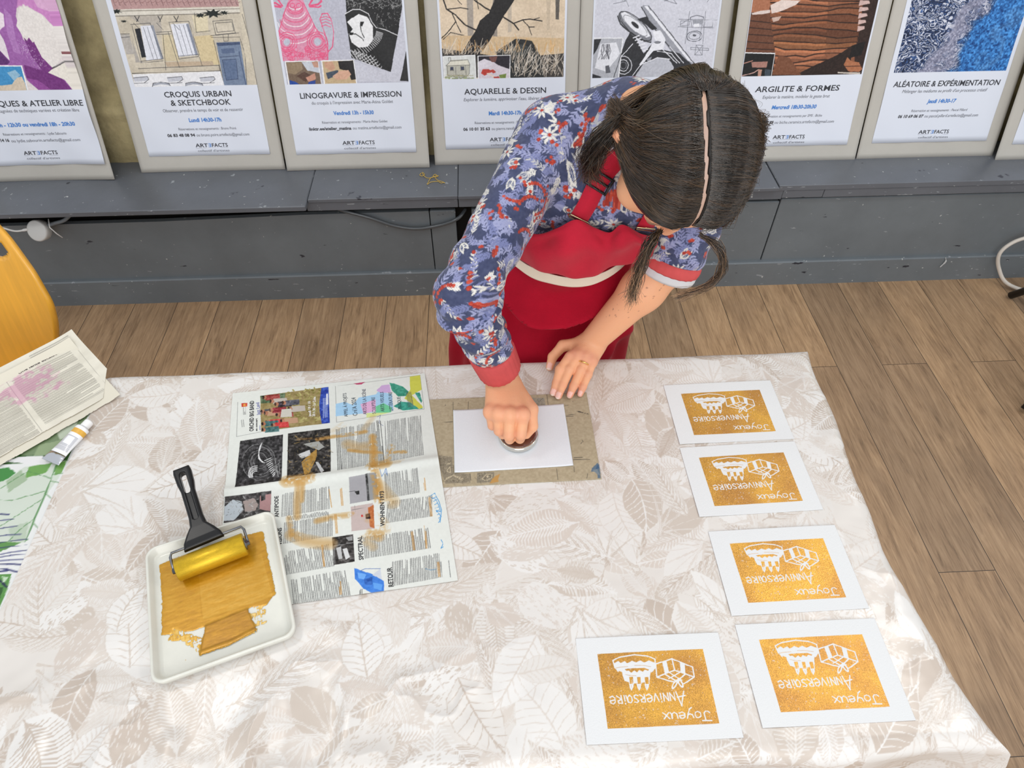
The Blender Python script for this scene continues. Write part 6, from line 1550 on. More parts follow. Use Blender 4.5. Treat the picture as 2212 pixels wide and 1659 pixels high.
bv, bf = loft(rings)
bc = []
for (t, w, hh) in prof:
    for a in np.linspace(0, 2 * np.pi, 40, endpoint=False):
        c = (238, 239, 242)
        if .0255 < t < .035:
            c = (222, 170, 62)
        u = math.degrees(a) % 360
        if .046 < t < .057 and 52 < u < 106 and int(u / 3.0) % 3 != 0 and int(u / 9) % 5 != 3:
            c = (60, 58, 60)
        elif .041 < t < .072 and u < 180 and not (50 < u < 110 and .044 < t < .059) and int(u / 4.5) % 2 == 0 and 20 < u < 150:
            c = (178, 178, 184) if int(t * 1400) % 3 else (226, 226, 230)
        bc.append(lin(c))
mesh('tube_body', bv, bf, M_TUBE, tube_root, True, np.array(bc))
mesh('crimped_end', *loft([tube_ring(.0779, .01725, .0041), tube_ring(.084, .0180, .0028, 40, 2.5), tube_ring(.092, .0190, .0014, 40, 3), tube_ring(.097, .0195, .0012, 40, 3)]), M_CRIMP, tube_root)
cap = lathe([(.0045, .015), (.0072, .015)] + [(.0078 + .0004 * (k % 2), .0155 + k * .0009) for k in range(14)] + [(.0074, .0290), (.0062, .0302)], 30)
mesh('screw_cap', *turn(cap, Matrix.Translation(-T0) @ along(T0 + td * .0175, T0 - td * .02) @ Matrix.Translation((0, 0, -.0145))), mat('white_plastic', (240, 240, 240), .4), tube_root)

# ------------------------------------------------------------------ round rubbing tool under the hand
M_BROWN = mat('polished_brown', (96, 56, 44), .12, coat=.6, var=.2, vscale=30)
M_RIM = mat('polished_rim', (205, 204, 198), .12, .85)
bar = thing('rubbing_disc', 'round polished brown disc with a silver rim under the clenched hand', 'baren', (.0112, .7570, .7432))
mesh('rim', *lathe([(.030, 0), (.0345, .0006), (.0362, .004), (.0365, .0085), (.0352, .0115), (.0328, .0122), (.031, .0112), (.012, .0112)], 64), M_RIM, bar)
mesh('disc_face', *lathe([(.0005, .0113), (.0315, .0113), (.0318, .0120), (.030, .0128), (.018, .0138), (.013, .0150)], 64), M_BROWN, bar)
mesh('knob', *lathe([(.012, .0140), (.0085, .020), (.0065, .028), (.008, .036), (.0095, .042), (.0095, .046), (.006, .050), (.001, .051)], 32), M_BROWN, bar)

# ------------------------------------------------------------------ moulded yellow chair behind the table
M_PLY = mat('yellow_varnished_plywood', (238, 174, 56), .32, var=.14, vscale=5, stretch=(9, 1, 1), coat=.25)
chair = thing('plywood_chair', 'yellow plywood chair with a slotted backrest behind the table', 'chair', Matrix.Translation((-1.255, 1.135, 0)) @ Matrix.Rotation(.02, 4, 'Z'))
def shell_point(s, x):
    """s runs from the seat's front lip (0) up to the top of the back (1)"""
    y = np.interp(s, [0, .08, .38, .50, .60, 1.0], [-.40, -.385, -.07, .0, .030, .115])
    z = np.interp(s, [0, .06, .38, .46, .52, .60, 1.0], [.425, .448, .440, .455, .50, .60, .945])
    curve = np.interp(s, [0, .4, .6, 1.0], [.018, .012, .05, .055])
    return y - curve * (x / .23) ** 2 * np.where(s > .45, 1, 0) * np.clip((s - .45) / .1, 0, 1), z + np.where(s < .45, curve * (x / .23) ** 2, 0)
sv = np.linspace(0, 1, 151)
halfw = np.interp(sv, [0, .02, .05, .2, .36, .46, .54, .60, .64, .68, .74, .82, .90, .95, .98, 1.0], [.15, .18, .195, .205, .205, .195, .185, .196, .212, .226, .238, .226, .198, .168, .130, .07])
k = np.ones(5) / 5
halfw[2:-2] = np.convolve(halfw, k, 'valid')
uv = np.linspace(-1, 1, 61)
Sg, Ug = np.meshgrid(sv, uv, indexing='ij')
Xg = Ug * halfw[:, None]
# slide the columns around the finger slot so that its outline is clean
Yg, Zg = shell_point(Sg, Xg)
slot = (np.abs(Xg) / .178) ** 6 + (np.abs(Sg - .868) / .030) ** 2
mid = np.stack([Xg, Yg, Zg], -1)
du, dv = np.gradient(mid, axis=1), np.gradient(mid, axis=0)
nrm = np.cross(du, dv)
nrm /= np.linalg.norm(nrm, axis=-1, keepdims=True) + 1e-9
front, rear = (mid + nrm * .0055).reshape(-1, 3), (mid - nrm * .0055).reshape(-1, 3)
Fg = grid_faces(61, 151)
Fg = Fg[(slot.ravel()[Fg] > 1).all(1)]
Ed = np.concatenate([Fg[:, [0, 1]], Fg[:, [1, 2]], Fg[:, [2, 3]], Fg[:, [3, 0]]])
key = Ed[:, 0].astype(np.int64) * 100000 + Ed[:, 1]
rev = Ed[:, 1].astype(np.int64) * 100000 + Ed[:, 0]
bd = Ed[~np.isin(key, rev)]
n0 = len(front)
Fs = np.stack([bd[:, 1], bd[:, 0], bd[:, 0] + n0, bd[:, 1] + n0], -1)
mesh('seat_shell', np.vstack([front, rear]), np.vstack([Fg, Fg[:, ::-1] + n0, Fs]), M_PLY, chair)
for sx in (-1, 1):
    for y0, y1 in ((-.06, .05), (-.30, -.38)):
        mesh('leg', *tube([(sx * .12, y0, .432), (sx * .155, (y0 + y1) / 2, .40), (sx * .20, y1, .0)], .0095, 12), M_STEEL, chair)

# ------------------------------------------------------------------ stool whose feet show at the picture edge
M_DARK = mat('black_lacquer', (20, 20, 22), .4)
stool = thing('stool', 'black legged stool at the wall side, only its feet in the picture', 'stool', (2.03, 1.69, 0))
mesh('seat', *lathe([(.001, .44), (.150, .44), (.160, .446), (.162, .460), (.152, .470), (.001, .474)], 48), M_DARK, stool)
for fx, fy in ((1.890, 1.985), (1.666, 1.425), (2.34, 1.42), (2.30, 1.99)):
    dx, dy = fx - 2.03, fy - 1.69
    mesh('leg', *tube([(dx, dy, .012), (dx * .62, dy * .62, .20), (dx * .32, dy * .32, .438)], [.0135, .0135, .012], 14), M_DARK, stool)

# ------------------------------------------------------------------ cables and bits along the bench
def on_wall(*ps):
    return [tuple(WALL @ Vector(p)) for p in ps]
def wall_thing(name, label, cat, part, m):
    o = mesh(name, part[0], part[1], m)
    return tag(o, label, cat)
wall_thing('cable', 'dark grey cable sagging across the bench front below the ledge', 'cable',
           tube(smooth_path(on_wall((-.64, .03, .388), (-.575, -.004, .379), (-.49, -.010, .352), (-.413, -.011, .318), (-.334, -.011, .303), (-.252, -.010, .314), (-.19, -.006, .336), (-.16, .028, .352)), 8), .0062, 12), mat('grey_cable_sheath', (74, 78, 82), .25, coat=.3))
wall_thing('cable', 'pale looped cable by the skirting next to the stool', 'cable',
           tube(smooth_path(on_wall((2.25, -.03, .235), (2.02, -.03, .228), (1.90, -.03, .207), (1.845, -.032, .180), (1.825, -.036, .135), (1.852, -.045, .074), (1.90, -.075, .022), (2.00, -.12, .009), (2.16, -.15, .008)), 10), .0068, 12), mat('pale_cable_sheath', (214, 206, 196), .45))
M_PUCK = mat('white_housing', (206, 206, 204), .4)
puck = thing('cable_box', 'round white cable box hanging under the dark ledge by the chair', 'cable box', WALL @ Matrix.Translation((-1.590, -.046, .360)))
nrm_p = Vector((-.12, -.80, .42)).normalized()
mesh('housing', *turn(lathe([(.002, -.026), (.030, -.026), (.034, -.022), (.0355, .0), (.0345, .004), (.031, .0055), (.002, .0058)], 48), along((0, 0, 0), nrm_p)), M_PUCK, puck)
mesh('cable_end', *tube(smooth_path([(.026, .016, .006), (.055, .024, .012), (.085, .030, .018), (.112, .044, .034)], 6), .0062, 10), mat('blue_grey_sheath', (120, 126, 132), .5), puck)
mesh('lead', *tube(smooth_path([(-.030, .004, .004), (-.07, -.004, .004), (-.12, .0, .022), (-.20, .01, .034), (-.34, .02, .03)], 6), [.005] * 3 + [.0032] * 22, 8), mat('white_lead', (226, 226, 224), .5), puck)
mesh('cable_tie', *tube([(.042, .022, .030), (.046, .0, .012), (.058, -.002, -.012), (.068, .0, -.03)], .0018, 6), mat('white_nylon', (222, 222, 220), .5), puck)
thread = [(-.309, .118), (-.314, .104), (-.306, .096), (-.298, .108), (-.306, .120), (-.300, .098), (-.286, .084), (-.268, .088), (-.256, .098), (-.262, .106), (-.268, .096), (-.258, .088), (-.250, .098), (-.264, .092), (-.276, .082), (-.283, .060), (-.286, .044), (-.276, .056), (-.262, .062), (-.248, .060), (-.240, .050), (-.232, .054), (-.226, .050), (-.236, .058), (-.252, .070), (-.262, .086)]
wall_thing('thread', 'tangled yellow thread lying on the dark ledge', 'thread', tube(smooth_path(on_wall(*[(x, y, .4416 + .0006 * (i % 3)) for i, (x, y) in enumerate(thread)]), 6), .0011, 6), mat('straw_thread', (206, 172, 84), .7))
wall_thing('paint_peel', 'white shred sticking to the skirting below the marbled poster', 'scrap', tube(smooth_path(on_wall((1.640, -.0165, .112), (1.648, -.018, .094), (1.640, -.0165, .066)), 6), [.0012] * 5 + [.0034] * 4 + [.0024] * 4, 6), mat('white_shred', (196, 198, 198), .7))

# ------------------------------------------------------------------ the printmaker
class Shape:
    """smooth union of implicit pieces; every piece is only evaluated near itself"""
    def __init__(s):
        s.items = []
    def add(s, fn, lo, hi, k=.01, op='u'):
        s.items.append((fn, np.array(lo, float), np.array(hi, float), k, op))
        return s
    def cone(s, a, b, ra, rb, k=.01, op='u'):
        a, b = np.array(a, float), np.array(b, float)
        d = b - a
        dd = d @ d + 1e-12
        def fn(P):
            t = np.clip(((P - a) @ d) / dd, 0, 1)
            return np.linalg.norm(P - a - t[..., None] * d, axis=-1) - (ra + (rb - ra) * t)
        m = max(ra, rb)
        return s.add(fn, np.minimum(a, b) - m, np.maximum(a, b) + m, k, op)
    def chain(s, pts, rad, k=.004, k0=None):
        for i in range(len(pts) - 1):
            s.cone(pts[i], pts[i + 1], rad[i], rad[i + 1], (k0 if (k0 and i == 0) else k))
        return s
    def ell(s, c, R, r, k=.01, op='u'):
        """R rows: local axes"""
        c, R, r = np.array(c, float), np.array(R, float), np.array(r, float)
        def fn(P):
            q = (P - c) @ R.T
            k0 = np.linalg.norm(q / r, axis=-1)
            k1 = np.linalg.norm(q / (r * r), axis=-1)
            return k0 * (k0 - 1) / np.maximum(k1, 1e-6)
        e = np.sqrt(((R * r[:, None]) ** 2).sum(0))
        return s.add(fn, c - e, c + e, k, op)
    @staticmethod
    def mix(D, v, k, op):
        if op == 'u':
            return smin(D, v, k)
        if op == 's':
            return -smin(-D, v, k)
        return -smin(-D, -v, k)
    def at(s, P):
        D = np.full(P.shape[:-1], 1.0)
        for fn, lo, hi, k, op in s.items:
            D = s.mix(D, fn(P), k, op)
        return D
    def grad(s, P, e=.001):
        g = np.stack([s.at(P + np.eye(3)[i] * e) - s.at(P - np.eye(3)[i] * e) for i in range(3)], -1)
        return g / (np.linalg.norm(g, axis=-1, keepdims=True) + 1e-9)
    def onto(s, P, off=0.0):
        P = np.array(P, float)
        for _ in range(8):
            P = P - s.grad(P) * (s.at(P) - off)[..., None]
        return P
    def mesh(s, lo, hi, h):
        lo, hi = np.array(lo, float), np.array(hi, float)
        n = np.ceil((hi - lo) / h).astype(int) + 1
        ax = [lo[i] + h * np.arange(n[i]) for i in range(3)]
        D = np.full(n, .05, np.float32)
        for fn, a, b, k, op in s.items:
            m = max(.012, k) + 3 * h
            i0 = np.clip(np.floor((a - m - lo) / h).astype(int), 0, n)
            i1 = np.clip(np.ceil((b + m - lo) / h).astype(int) + 1, 0, n)
            if (i1 <= i0).any():
                continue
            X, Y, Z = np.meshgrid(*[ax[i][i0[i]:i1[i]] for i in range(3)], indexing='ij')
            sl = tuple(slice(i0[i], i1[i]) for i in range(3))
            D[sl] = s.mix(D[sl], fn(np.stack([X, Y, Z], -1)), k, op)
        return iso_grid(D, lo, h)

def refine(V, Q):
    """split every quad in four"""
    E = np.sort(np.concatenate([Q[:, [0, 1]], Q[:, [1, 2]], Q[:, [2, 3]], Q[:, [3, 0]]]), 1)
    key = E[:, 0].astype(np.int64) * (len(V) + 1) + E[:, 1]
    u, first, inv = np.unique(key, return_index=True, return_inverse=True)
    mid = (V[E[first, 0]] + V[E[first, 1]]) / 2
    cen = V[Q].mean(1)
    n, m, f = len(V), len(mid), len(Q)
    e = inv.reshape(4, f) + n
    c = np.arange(f) + n + m
    out = np.concatenate([np.stack([Q[:, i], e[i], c, e[i - 1]], -1) for i in range(4)])
    return np.vstack([V, mid, cen]).astype(np.float32), out.astype(np.int32)

ORG = np.array([.07, 1.20, 0.0])
person = thing('person', 'woman in a floral shirt and red apron bending over the table, rubbing a sheet', 'person', tuple(ORG))
def pmesh(name, V, F, m, parent=None, **kw):
    return mesh(name, np.asarray(V, float) - ORG, F, m, parent or person, **kw)

def surf_dir(x, f):
    return np.array((x, f, .02 + .09 * math.sqrt(max(0, 1 - ((f + .01) / .094) ** 2))))
# joints
RS, RE, RW = np.array((.062, 1.062, 1.158)), np.array((-.0727, .7985, 1.045)), np.array((-.017, .829, .832))
LS, LE, LW = np.array((.345, 1.03, 1.160)), np.array((.287, .985, .970)), np.array((.1565, .9575, .787))
NK = np.array((.185, 1.045, 1.205))
HC = np.array((.238, .866, 1.234))
HU = np.array((-.23, -.845, .485)); HU /= np.linalg.norm(HU)
HF = np.array((-.17, -.74, -.66)); HF -= HU * (HF @ HU); HF /= np.linalg.norm(HF)
HX = np.cross(HU, HF)                       # towards her other ear
def tip_axes(a, b, ang):
    c, w = math.cos(math.radians(ang)), math.sin(math.radians(ang))
    return a * c + b * w, b * c - a * w
HU, HF = tip_axes(HU, HF, 12)               # chin tucked in
HU, HX = tip_axes(HU, HX, 14)               # head turned a little so that one cheek shows
HR = np.stack([HX, HF, HU])
def hd_pt(x, f, u):
    return HC + HX * x + HF * f + HU * u

body = Shape()
# torso
body.cone((.02, 1.17, .83), (.11, 1.17, .83), .078, .078, .03)
body.cone((.06, 1.165, .84), (.10, 1.12, .96), .090, .085, .05)
body.cone((.10, 1.12, .96), (.15, 1.07, 1.09), .095, .095, .05)
body.cone((.09, 1.08, 1.09), (.23, 1.06, 1.09), .085, .085, .05)
body.cone(RS + (.06, .01, -.02), LS + (-.06, .02, -.02), .042, .042, .05)
# head and face
body.cone(NK, hd_pt(0, -.035, -.065), .046, .050, .03)
body.ell(hd_pt(0, -.010, .020), HR, (.074, .094, .090), .02)
body.ell(hd_pt(-.008, .026, -.045), HR, (.063, .068, .070), .03)
body.cone(hd_pt(-.012, .078, -.098), hd_pt(.012, .078, -.098), .018, .018, .025)
body.cone(hd_pt(-.036, .076, .026), hd_pt(.036, .076, .026), .010, .010, .012)
for sx in (-1, 1):
    body.ell(hd_pt(sx * .031, .098, .006), HR, (.017, .012, .012), .010, 's')
    body.ell(hd_pt(sx * .031, .078, .005), HR, (.0135, .0125, .0115), .003)
    body.ell(hd_pt(sx * .044 - .008, .054, -.034), HR, (.030, .030, .026), .02)
    ex = .094 if sx < 0 else .080
    ear = np.stack([HX * .93 + HF * -.30 * sx, HF * .93 + HX * .30 * sx, HU])
    body.ell(hd_pt(sx * ex, -.030, -.004), ear, (.0125, .019, .031), .006)
    body.ell(hd_pt(sx * (ex + .007), -.020, .002), ear, (.006, .010, .018), .005, 's')
body.cone(hd_pt(0, .090, .016), hd_pt(0, .108, -.030), .0075, .0115, .010)
for sx in (-1, 1):
    body.ell(hd_pt(sx * .011, .101, -.034), HR, (.0075, .009, .007), .006)
    body.ell(hd_pt(sx * .005, .102, -.040), HR, (.003, .005, .004), .003, 's')
body.ell(hd_pt(0, .092, -.0565), HR, (.022, .008, .0055), .005)
body.ell(hd_pt(0, .091, -.0675), HR, (.019, .009, .0065), .005)
body.ell(hd_pt(0, .099, -.0620), HR, (.020, .004, .0012), .002, 's')
# arms
body.cone(RS, RE, .038, .034, .03).cone(RE, RE + (RW - RE) * .35, .034, .033, .02).cone(RE + (RW - RE) * .35, RW, .033, .0255, .01)
body.cone(LS, LE, .040, .040, .03).cone(LE, LE + (LW - LE) * .35, .039, .0385, .02).cone(LE + (LW - LE) * .35, LW, .0385, .0255, .02)
# hand lying flat
lw = LW
LF = {'index': [(.1120, .9200, .7845), (.0925, .8968, .7720), (.0850, .8758, .7580), (.0785, .8585, .7490)],
      'middle': [(.1270, .9215, .7870), (.1092, .8946, .7740), (.0961, .8690, .7590), (.0882, .8505, .7490)],
      'ring': [(.1415, .9195, .7850), (.1308, .8950, .7720), (.1172, .8675, .7580), (.1098, .8525, .7490)],
      'little': [(.1545, .9135, .7790), (.1450, .8880, .7670), (.1348, .8660, .7560), (.1297, .8560, .7485)]}
fr = {'index': (.0106, .0093, .0083, .0067), 'middle': (.0108, .0094, .0084, .0068), 'ring': (.0104, .0090, .0080, .0065), 'little': (.0095, .0080, .0071, .0059)}
for i, (nm, J) in enumerate(LF.items()):
    J = np.array(J)
    c0 = lw + (J[0] - LF['middle'][0]) * .35 + (0, 0, -.006)
    body.cone(c0, J[0] + (0, 0, -.004), .0135, .0108, .016)
for nm, J in LF.items():
    J, r = np.array(J), fr[nm]
    body.cone(J[0] + (0, 0, -.001), J[1], r[0], r[1], .0035).cone(J[1], J[2], r[1], r[2], .0025).cone(J[2], J[3], r[2], r[3], .0025)
    body.ell(J[1] + (0, 0, .0015), np.eye(3), (r[1] * 1.02,) * 3, .003)
LT = np.array([(.1350, .9600, .778), (.1010, .9625, .772), (.0805, .9450, .758), (.0742, .9250, .750)])
body.cone(LT[0], LT[1], .0150, .0112, .014).cone(LT[1], LT[2], .0108, .0096, .004).cone(LT[2], LT[3], .0096, .0076, .003)
for nm in ('index', 'middle', 'ring', 'little'):           # tendons to the knuckles
    J = np.array(LF[nm][0])
    body.cone(lw + (J - lw) * .35 + (0, 0, .0035), J + (0, 0, .0035), .0030, .0042, .007)
# hand closed over the knob
RF = {'index': [(.0190, .7455, .8240), (.0155, .7245, .7930), (.0140, .7340, .7690), (.0120, .7450, .7650)],
      'middle': [(-.0035, .7440, .8265), (-.0055, .7225, .7935), (-.0040, .7330, .7690), (.0010, .7470, .7650)],
      'ring': [(-.0230, .7480, .8235), (-.0225, .7350, .7910), (-.0165, .7430, .7700), (-.0070, .7540, .7670)],
      'little': [(-.0375, .7570, .8165), (-.0345, .7480, .7890), (-.0265, .7560, .7710), (-.0160, .7620, .7690)]}
for nm, J in RF.items():
    J = np.array(J)
    c0 = RW + (J[0] - np.array(RF['middle'][0])) * .40 + (0, 0, -.004)
    body.cone(c0, J[0] + (0, .002, -.004), .0135, .0110, .016)
for nm, J in RF.items():
    J, r = np.array(J), np.array(fr[nm]) * .99
    body.cone(J[0], J[1], r[0] * 1.02, r[1] * 1.04, .0035).cone(J[1], J[2], r[1], r[2], .003).cone(J[2], J[3], r[2], r[3], .003)
    body.ell(J[0] + (0, -.002, .001), np.eye(3), (.0118,) * 3, .008)
RT = np.array([(.004, .812, .816), (.0330, .7700, .8070), (.0350, .7480, .7870), (.0255, .7430, .7700)])
body.cone(RT[0], RT[1], .0165, .0128, .014).cone(RT[1], RT[2], .0122, .0105, .005).cone(RT[2], RT[3], .0105, .0082, .003)
bv, bq = body.mesh((-.15, .68, .735), (.42, 1.29, 1.345), .002)
bn = body.grad(bv.astype(float), .0008)

# skin colour: even tone, redder knuckles, ears and finger ends, pale nails, freckles on the bare forearm
rs = np.random.RandomState(2)
col = np.tile(np.array((234, 172, 132), float), (len(bv), 1))
def tint(c, r, rgb, al, sel=None):
    d = np.linalg.norm(bv - np.array(c), axis=1)
    w = np.clip(1 - d / r, 0, 1) ** .8 * al
    if sel is not None:
        w = w * sel
    global col
    col = col + (np.array(rgb) - col) * w[:, None]
for J in list(LF.values()):
    for q, r in ((J[0], .018), (J[1], .012), (J[2], .011), (J[3], .016)):
        tint(q, r, (206, 132, 116), .55)
for nm, J in RF.items():
    tint(J[0], .02, (222, 140, 120), .65 if nm == 'index' else .4)
    tint(J[1], .016, (206, 140, 118), .5)
tint(RT[1], .02, (214, 150, 126), .5)
for f_ in np.linspace(-.10, .07, 12):
    tint(HC + surf_dir(0, f_) @ HR, .03, (214, 184, 170), .8)
tint(hd_pt(-.096, -.028, -.004), .035, (214, 124, 98), .7)
tint(hd_pt(0, .095, -.062), .022, (190, 96, 92), .8, (np.abs((bv - HC) @ HU + .062) < .012))
for sx in (-1, 1):
    tint(hd_pt(sx * .036, .090, .028), .020, (84, 62, 50), .9, (np.abs((bv - HC) @ HU - .030) < .005))
    tint(hd_pt(sx * .031, .090, .005), .010, (240, 236, 230), .9)
    tint(hd_pt(sx * .031, .092, .004), .005, (60, 42, 34), 1.0)
for nm, J in list(LF.items()) + [('thumb', [tuple(p) for p in LT])]:
    J = np.array(J)
    d = (J[3] - J[2]) / np.linalg.norm(J[3] - J[2])
    n = np.array((0, 0, 1.0)) - d * d[2]
    n /= np.linalg.norm(n)
    sd = np.cross(d, n)
    q = bv - (J[3] + d * .0005 + n * .005)
    r = fr.get(nm, fr['index'])[3]
    inn = (np.abs(q @ sd) < r * .72) & (np.abs(q @ d) < .0062) & ((bn @ n) > .35)
    col[inn] = (236, 188, 176)
    tip = (np.abs(q @ sd) < r * .72) & (np.abs(q @ d - .0058) < .0012) & ((bn @ n) > .2)
    col[tip] = (244, 226, 214)
for i in range(46):
    t, a = rs.rand() * .8, rs.rand() * 6.28
    c = LE + (LW - LE) * t + np.array((math.cos(a) * .6, -.5, .8)) * .032
    c = body.onto(c[None])[0]
    d = np.linalg.norm(bv - c, axis=1)
    col[d < .0009 + rs.rand() * .0006] = (176, 124, 98)
M_SKIN = mat('skin', rough=.47, attr=True, spec=.35, bump=.18, bscale=260, sub=.12)
pmesh('body', bv, bq, M_SKIN, col=lin(np.clip(col, 0, 255)))
pmesh('finger_ring', *turn(tube([(.0112 * math.cos(a), .0112 * math.sin(a), 0) for a in np.linspace(0, 2 * np.pi, 33)], .0014, 8, False), along(np.array(LF['ring'][0]) * .50 + np.array(LF['ring'][1]) * .50, LF['ring'][1])), mat('polished_gold', (232, 196, 120), .2, 1.0))

# ------------------------------------------------------------------ shirt
def limb_fn(A, B, rfun, ref):
    A, B = np.array(A, float), np.array(B, float)
    d = B - A
    L = np.linalg.norm(d)
    d = d / L
    r0 = np.array(ref, float)
    r0 -= d * (r0 @ d)
    r0 /= np.linalg.norm(r0)
    r1 = np.cross(d, r0)
    def fn(P):
        q = P - A
        s = q @ d
        t = np.clip(s, 0, L)
        w = q - t[..., None] * d
        th = np.arctan2(q @ r1, q @ r0)
        return np.linalg.norm(w, axis=-1) - rfun(t / L, th)
    return fn, L
def add_limb(S, A, B, rfun, ref, k):
    fn, L = limb_fn(A, B, rfun, ref)
    A, B = np.array(A), np.array(B)
    S.add(fn, np.minimum(A, B) - .07, np.maximum(A, B) + .07, k)
shirt = Shape()
shirt.cone((.0, 1.18, .84), (.12, 1.18, .84), .105, .105, .03)
shirt.cone((.06, 1.165, .84), (.10, 1.12, .96), .125, .108, .05)
shirt.cone((.10, 1.12, .96), (.15, 1.07, 1.09), .108, .108, .05)
shirt.cone((.085, 1.08, 1.09), (.235, 1.06, 1.09), .095, .095, .05)
shirt.cone(RS + (.02, .012, -.006), LS + (-.03, .02, -.006), .058, .058, .05)
shirt.cone(RS + (.075, .018, -.008), NK + (.01, .015, -.018), .052, .056, .05)
shirt.cone(NK + (0, .015, -.02), NK + (.022, -.03, .0), .062, .058, .03)
CUF = RE + (RW - RE) * .66
def r_upper(t, th):
    fold = .0035 * np.sin(t * 30 + 1.2 * np.sin(th) + .8) * np.clip((t - .55) / .3, 0, 1) + .003 * np.sin(t * 17 + th * 2) * np.clip((.5 - t) / .4, 0, 1)
    return np.interp(t, [0, .25, .6, .85, 1], [.056, .053, .049, .046, .045]) + fold
def r_fore(t, th):
    roll = .009 * np.exp(-((t - .17 - .03 * np.sin(th)) / .05) ** 2) - .006 * np.exp(-((t - .29 - .03 * np.sin(th)) / .035) ** 2)
    return np.interp(t, [0, .2, .35, .7, 1], [.045, .047, .042, .041, .038]) + roll + .0022 * np.sin(t * 26 + th * 1.5)
add_limb(shirt, RS, RE, r_upper, (0, -1, 0), .022)
add_limb(shirt, RE, CUF, r_fore, (-1, 0, 0), .010)
LCUF = LS + (LE - LS) * 1.0
def r_left(t, th):
    return np.interp(t, [0, .4, .8, 1], [.064, .058, .054, .052]) + .003 * np.sin(t * 24 + th * 2)
add_limb(shirt, LS, LCUF, r_left, (0, -1, 0), .02)
shirt_body = shirt
sv, sq = shirt.mesh((-.16, .72, .74), (.45, 1.33, 1.30), .0027)
sv, sq = refine(sv, sq)

def floral_print():
    """berry strings, daisies and leafy sprigs on faded navy, one repeat of 420 mm"""
    W = 420
    p = Paint(0, W, 0, W, .8, (66, 72, 102))
    p.a += (fbm((p.h, p.w), (90, 90), 3, 2) - .5)[..., None] * 22
    rs = np.random.RandomState(7)
    lil, red, wht = [(138, 142, 182), (156, 159, 194), (120, 126, 168)], [(176, 62, 48), (190, 74, 56), (160, 52, 42)], [(214, 210, 202), (222, 218, 210), (190, 188, 188)]
    def leaf(c, a, l, w, col, vein=None):
        d, n = np.array((math.cos(a), math.sin(a))), np.array((-math.sin(a), math.cos(a)))
        q = [c + d * l * t + n * s * w * math.sin(math.pi * t ** .8) for s, ts in ((1, (0, .25, .5, .75, 1)), (-1, (.75, .5, .25))) for t in ts]
        p.poly(q, col)
        if vein:
            p.line([c + d * l * .2, c + d * l * .8], .7, vein)
    for i in range(560):                                     # sprigs
        c, a = rs.rand(2) * W, rs.rand() * 6.28
        col = lil[rs.randint(3)] if rs.rand() < .8 else wht[rs.randint(3)]
        L = 18 + rs.rand() * 22
        d = np.array((math.cos(a), math.sin(a)))
        p.line([c, c + d * L], 1.2, col)
        for k in range(5):
            for sg in (-1, 1):
                leaf(c + d * L * (k + .4) / 5, a + sg * .7, 8 + rs.rand() * 4, 1.55, col)
    for i in range(34):                                      # white double leaves with inner drawing
        c, a = rs.rand(2) * W, rs.rand() * 6.28
        for sg in (0, .5):
            leaf(c, a + sg, 24, 5, wht[i % 3])
            leaf(c + 4 * np.array((math.cos(a + sg), math.sin(a + sg))), a + sg, 16, 2.4, (78, 86, 122))
            p.line([c, c + 20 * np.array((math.cos(a + sg), math.sin(a + sg)))], .9, wht[0])
    for i in range(30):                                      # daisies
        c = rs.rand(2) * W
        n = 9
        for k in range(n):
            leaf(c + 2 * np.array((math.cos(k * 6.283 / n), math.sin(k * 6.283 / n))), k * 6.283 / n + rs.randn() * .06, 13 + rs.rand() * 3, 2.1, wht[rs.randint(2)])
        t = np.linspace(0, 6.28, 9)
        p.poly(np.c_[c[0] + 2.8 * np.cos(t), c[1] + 2.8 * np.sin(t)], red[0])
    t = np.linspace(0, 6.28, 9)
    for i in range(170):                                     # berries, some in strings
        c, a = rs.rand(2) * W, rs.rand() * 6.28
        n = 3 if rs.rand() < .82 else 8
        for k in range(n):
            q = c + (rs.randn(2) * 4 if n == 3 else np.array((math.cos(a + .12 * k), math.sin(a + .12 * k))) * 5.0 * k)
            r = 2.6 + rs.rand() * .9
            p.poly(np.c_[q[0] + r * np.cos(t), q[1] + r * np.sin(t)], red[(i + k) % 3])
            p.line([q + (-1, .8), q + (1, .8)], .7, (226, 120, 96), .6)
    return p
fp = floral_print()
def limb_uv(P, A, B, ref, rad):
    A, B = np.array(A, float), np.array(B, float)
    d = B - A
    L = np.linalg.norm(d)
    d /= L
    r0 = np.array(ref, float)
    r0 -= d * (r0 @ d)
    r0 /= np.linalg.norm(r0)
    r1 = np.cross(d, r0)
    q = P - A
    s = q @ d
    t = np.clip(s, 0, L)
    dist = np.linalg.norm(q - t[:, None] * d, axis=1)
    return dist, s * 1000, np.arctan2(q @ r1, q @ r0) * rad * 1000
P = sv.astype(float)
dU, uU, vU = limb_uv(P, RS, RE, (0, -1, .6), .054)
dF, uF, vF = limb_uv(P, RE, RW, (-.3, -1, .6), .046)
dL, uL, vL = limb_uv(P, LS, LE, (0, -1, .4), .054)
dT, uT, vT = limb_uv(P, (.06, 1.17, .84), (.185, 1.04, 1.20), (0, -1, .2), .11)
dU = dU + 1.0 * (uU > np.linalg.norm(RE - RS) * 980)
dmin = np.argmin(np.stack([dU - .054, dF - .046, dL - .054, dT - .105]), 0)
dn = (RE - RW) / np.linalg.norm(RE - RW) + (RE - RS) / np.linalg.norm(RE - RS)      # outer elbow: lay the print flat over the bend
dn /= np.linalg.norm(dn)
f1 = np.cross(dn, (0.3, 0.2, 1.0))
f1 /= np.linalg.norm(f1)
f2 = np.cross(dn, f1)
bend = (dmin < 2) & (uU > np.linalg.norm(RE - RS) * 930) & (uF < 18)
top = (dmin == 3) & (uT > 330)
uT = np.where(top, P[:, 0] * 1000, uT)
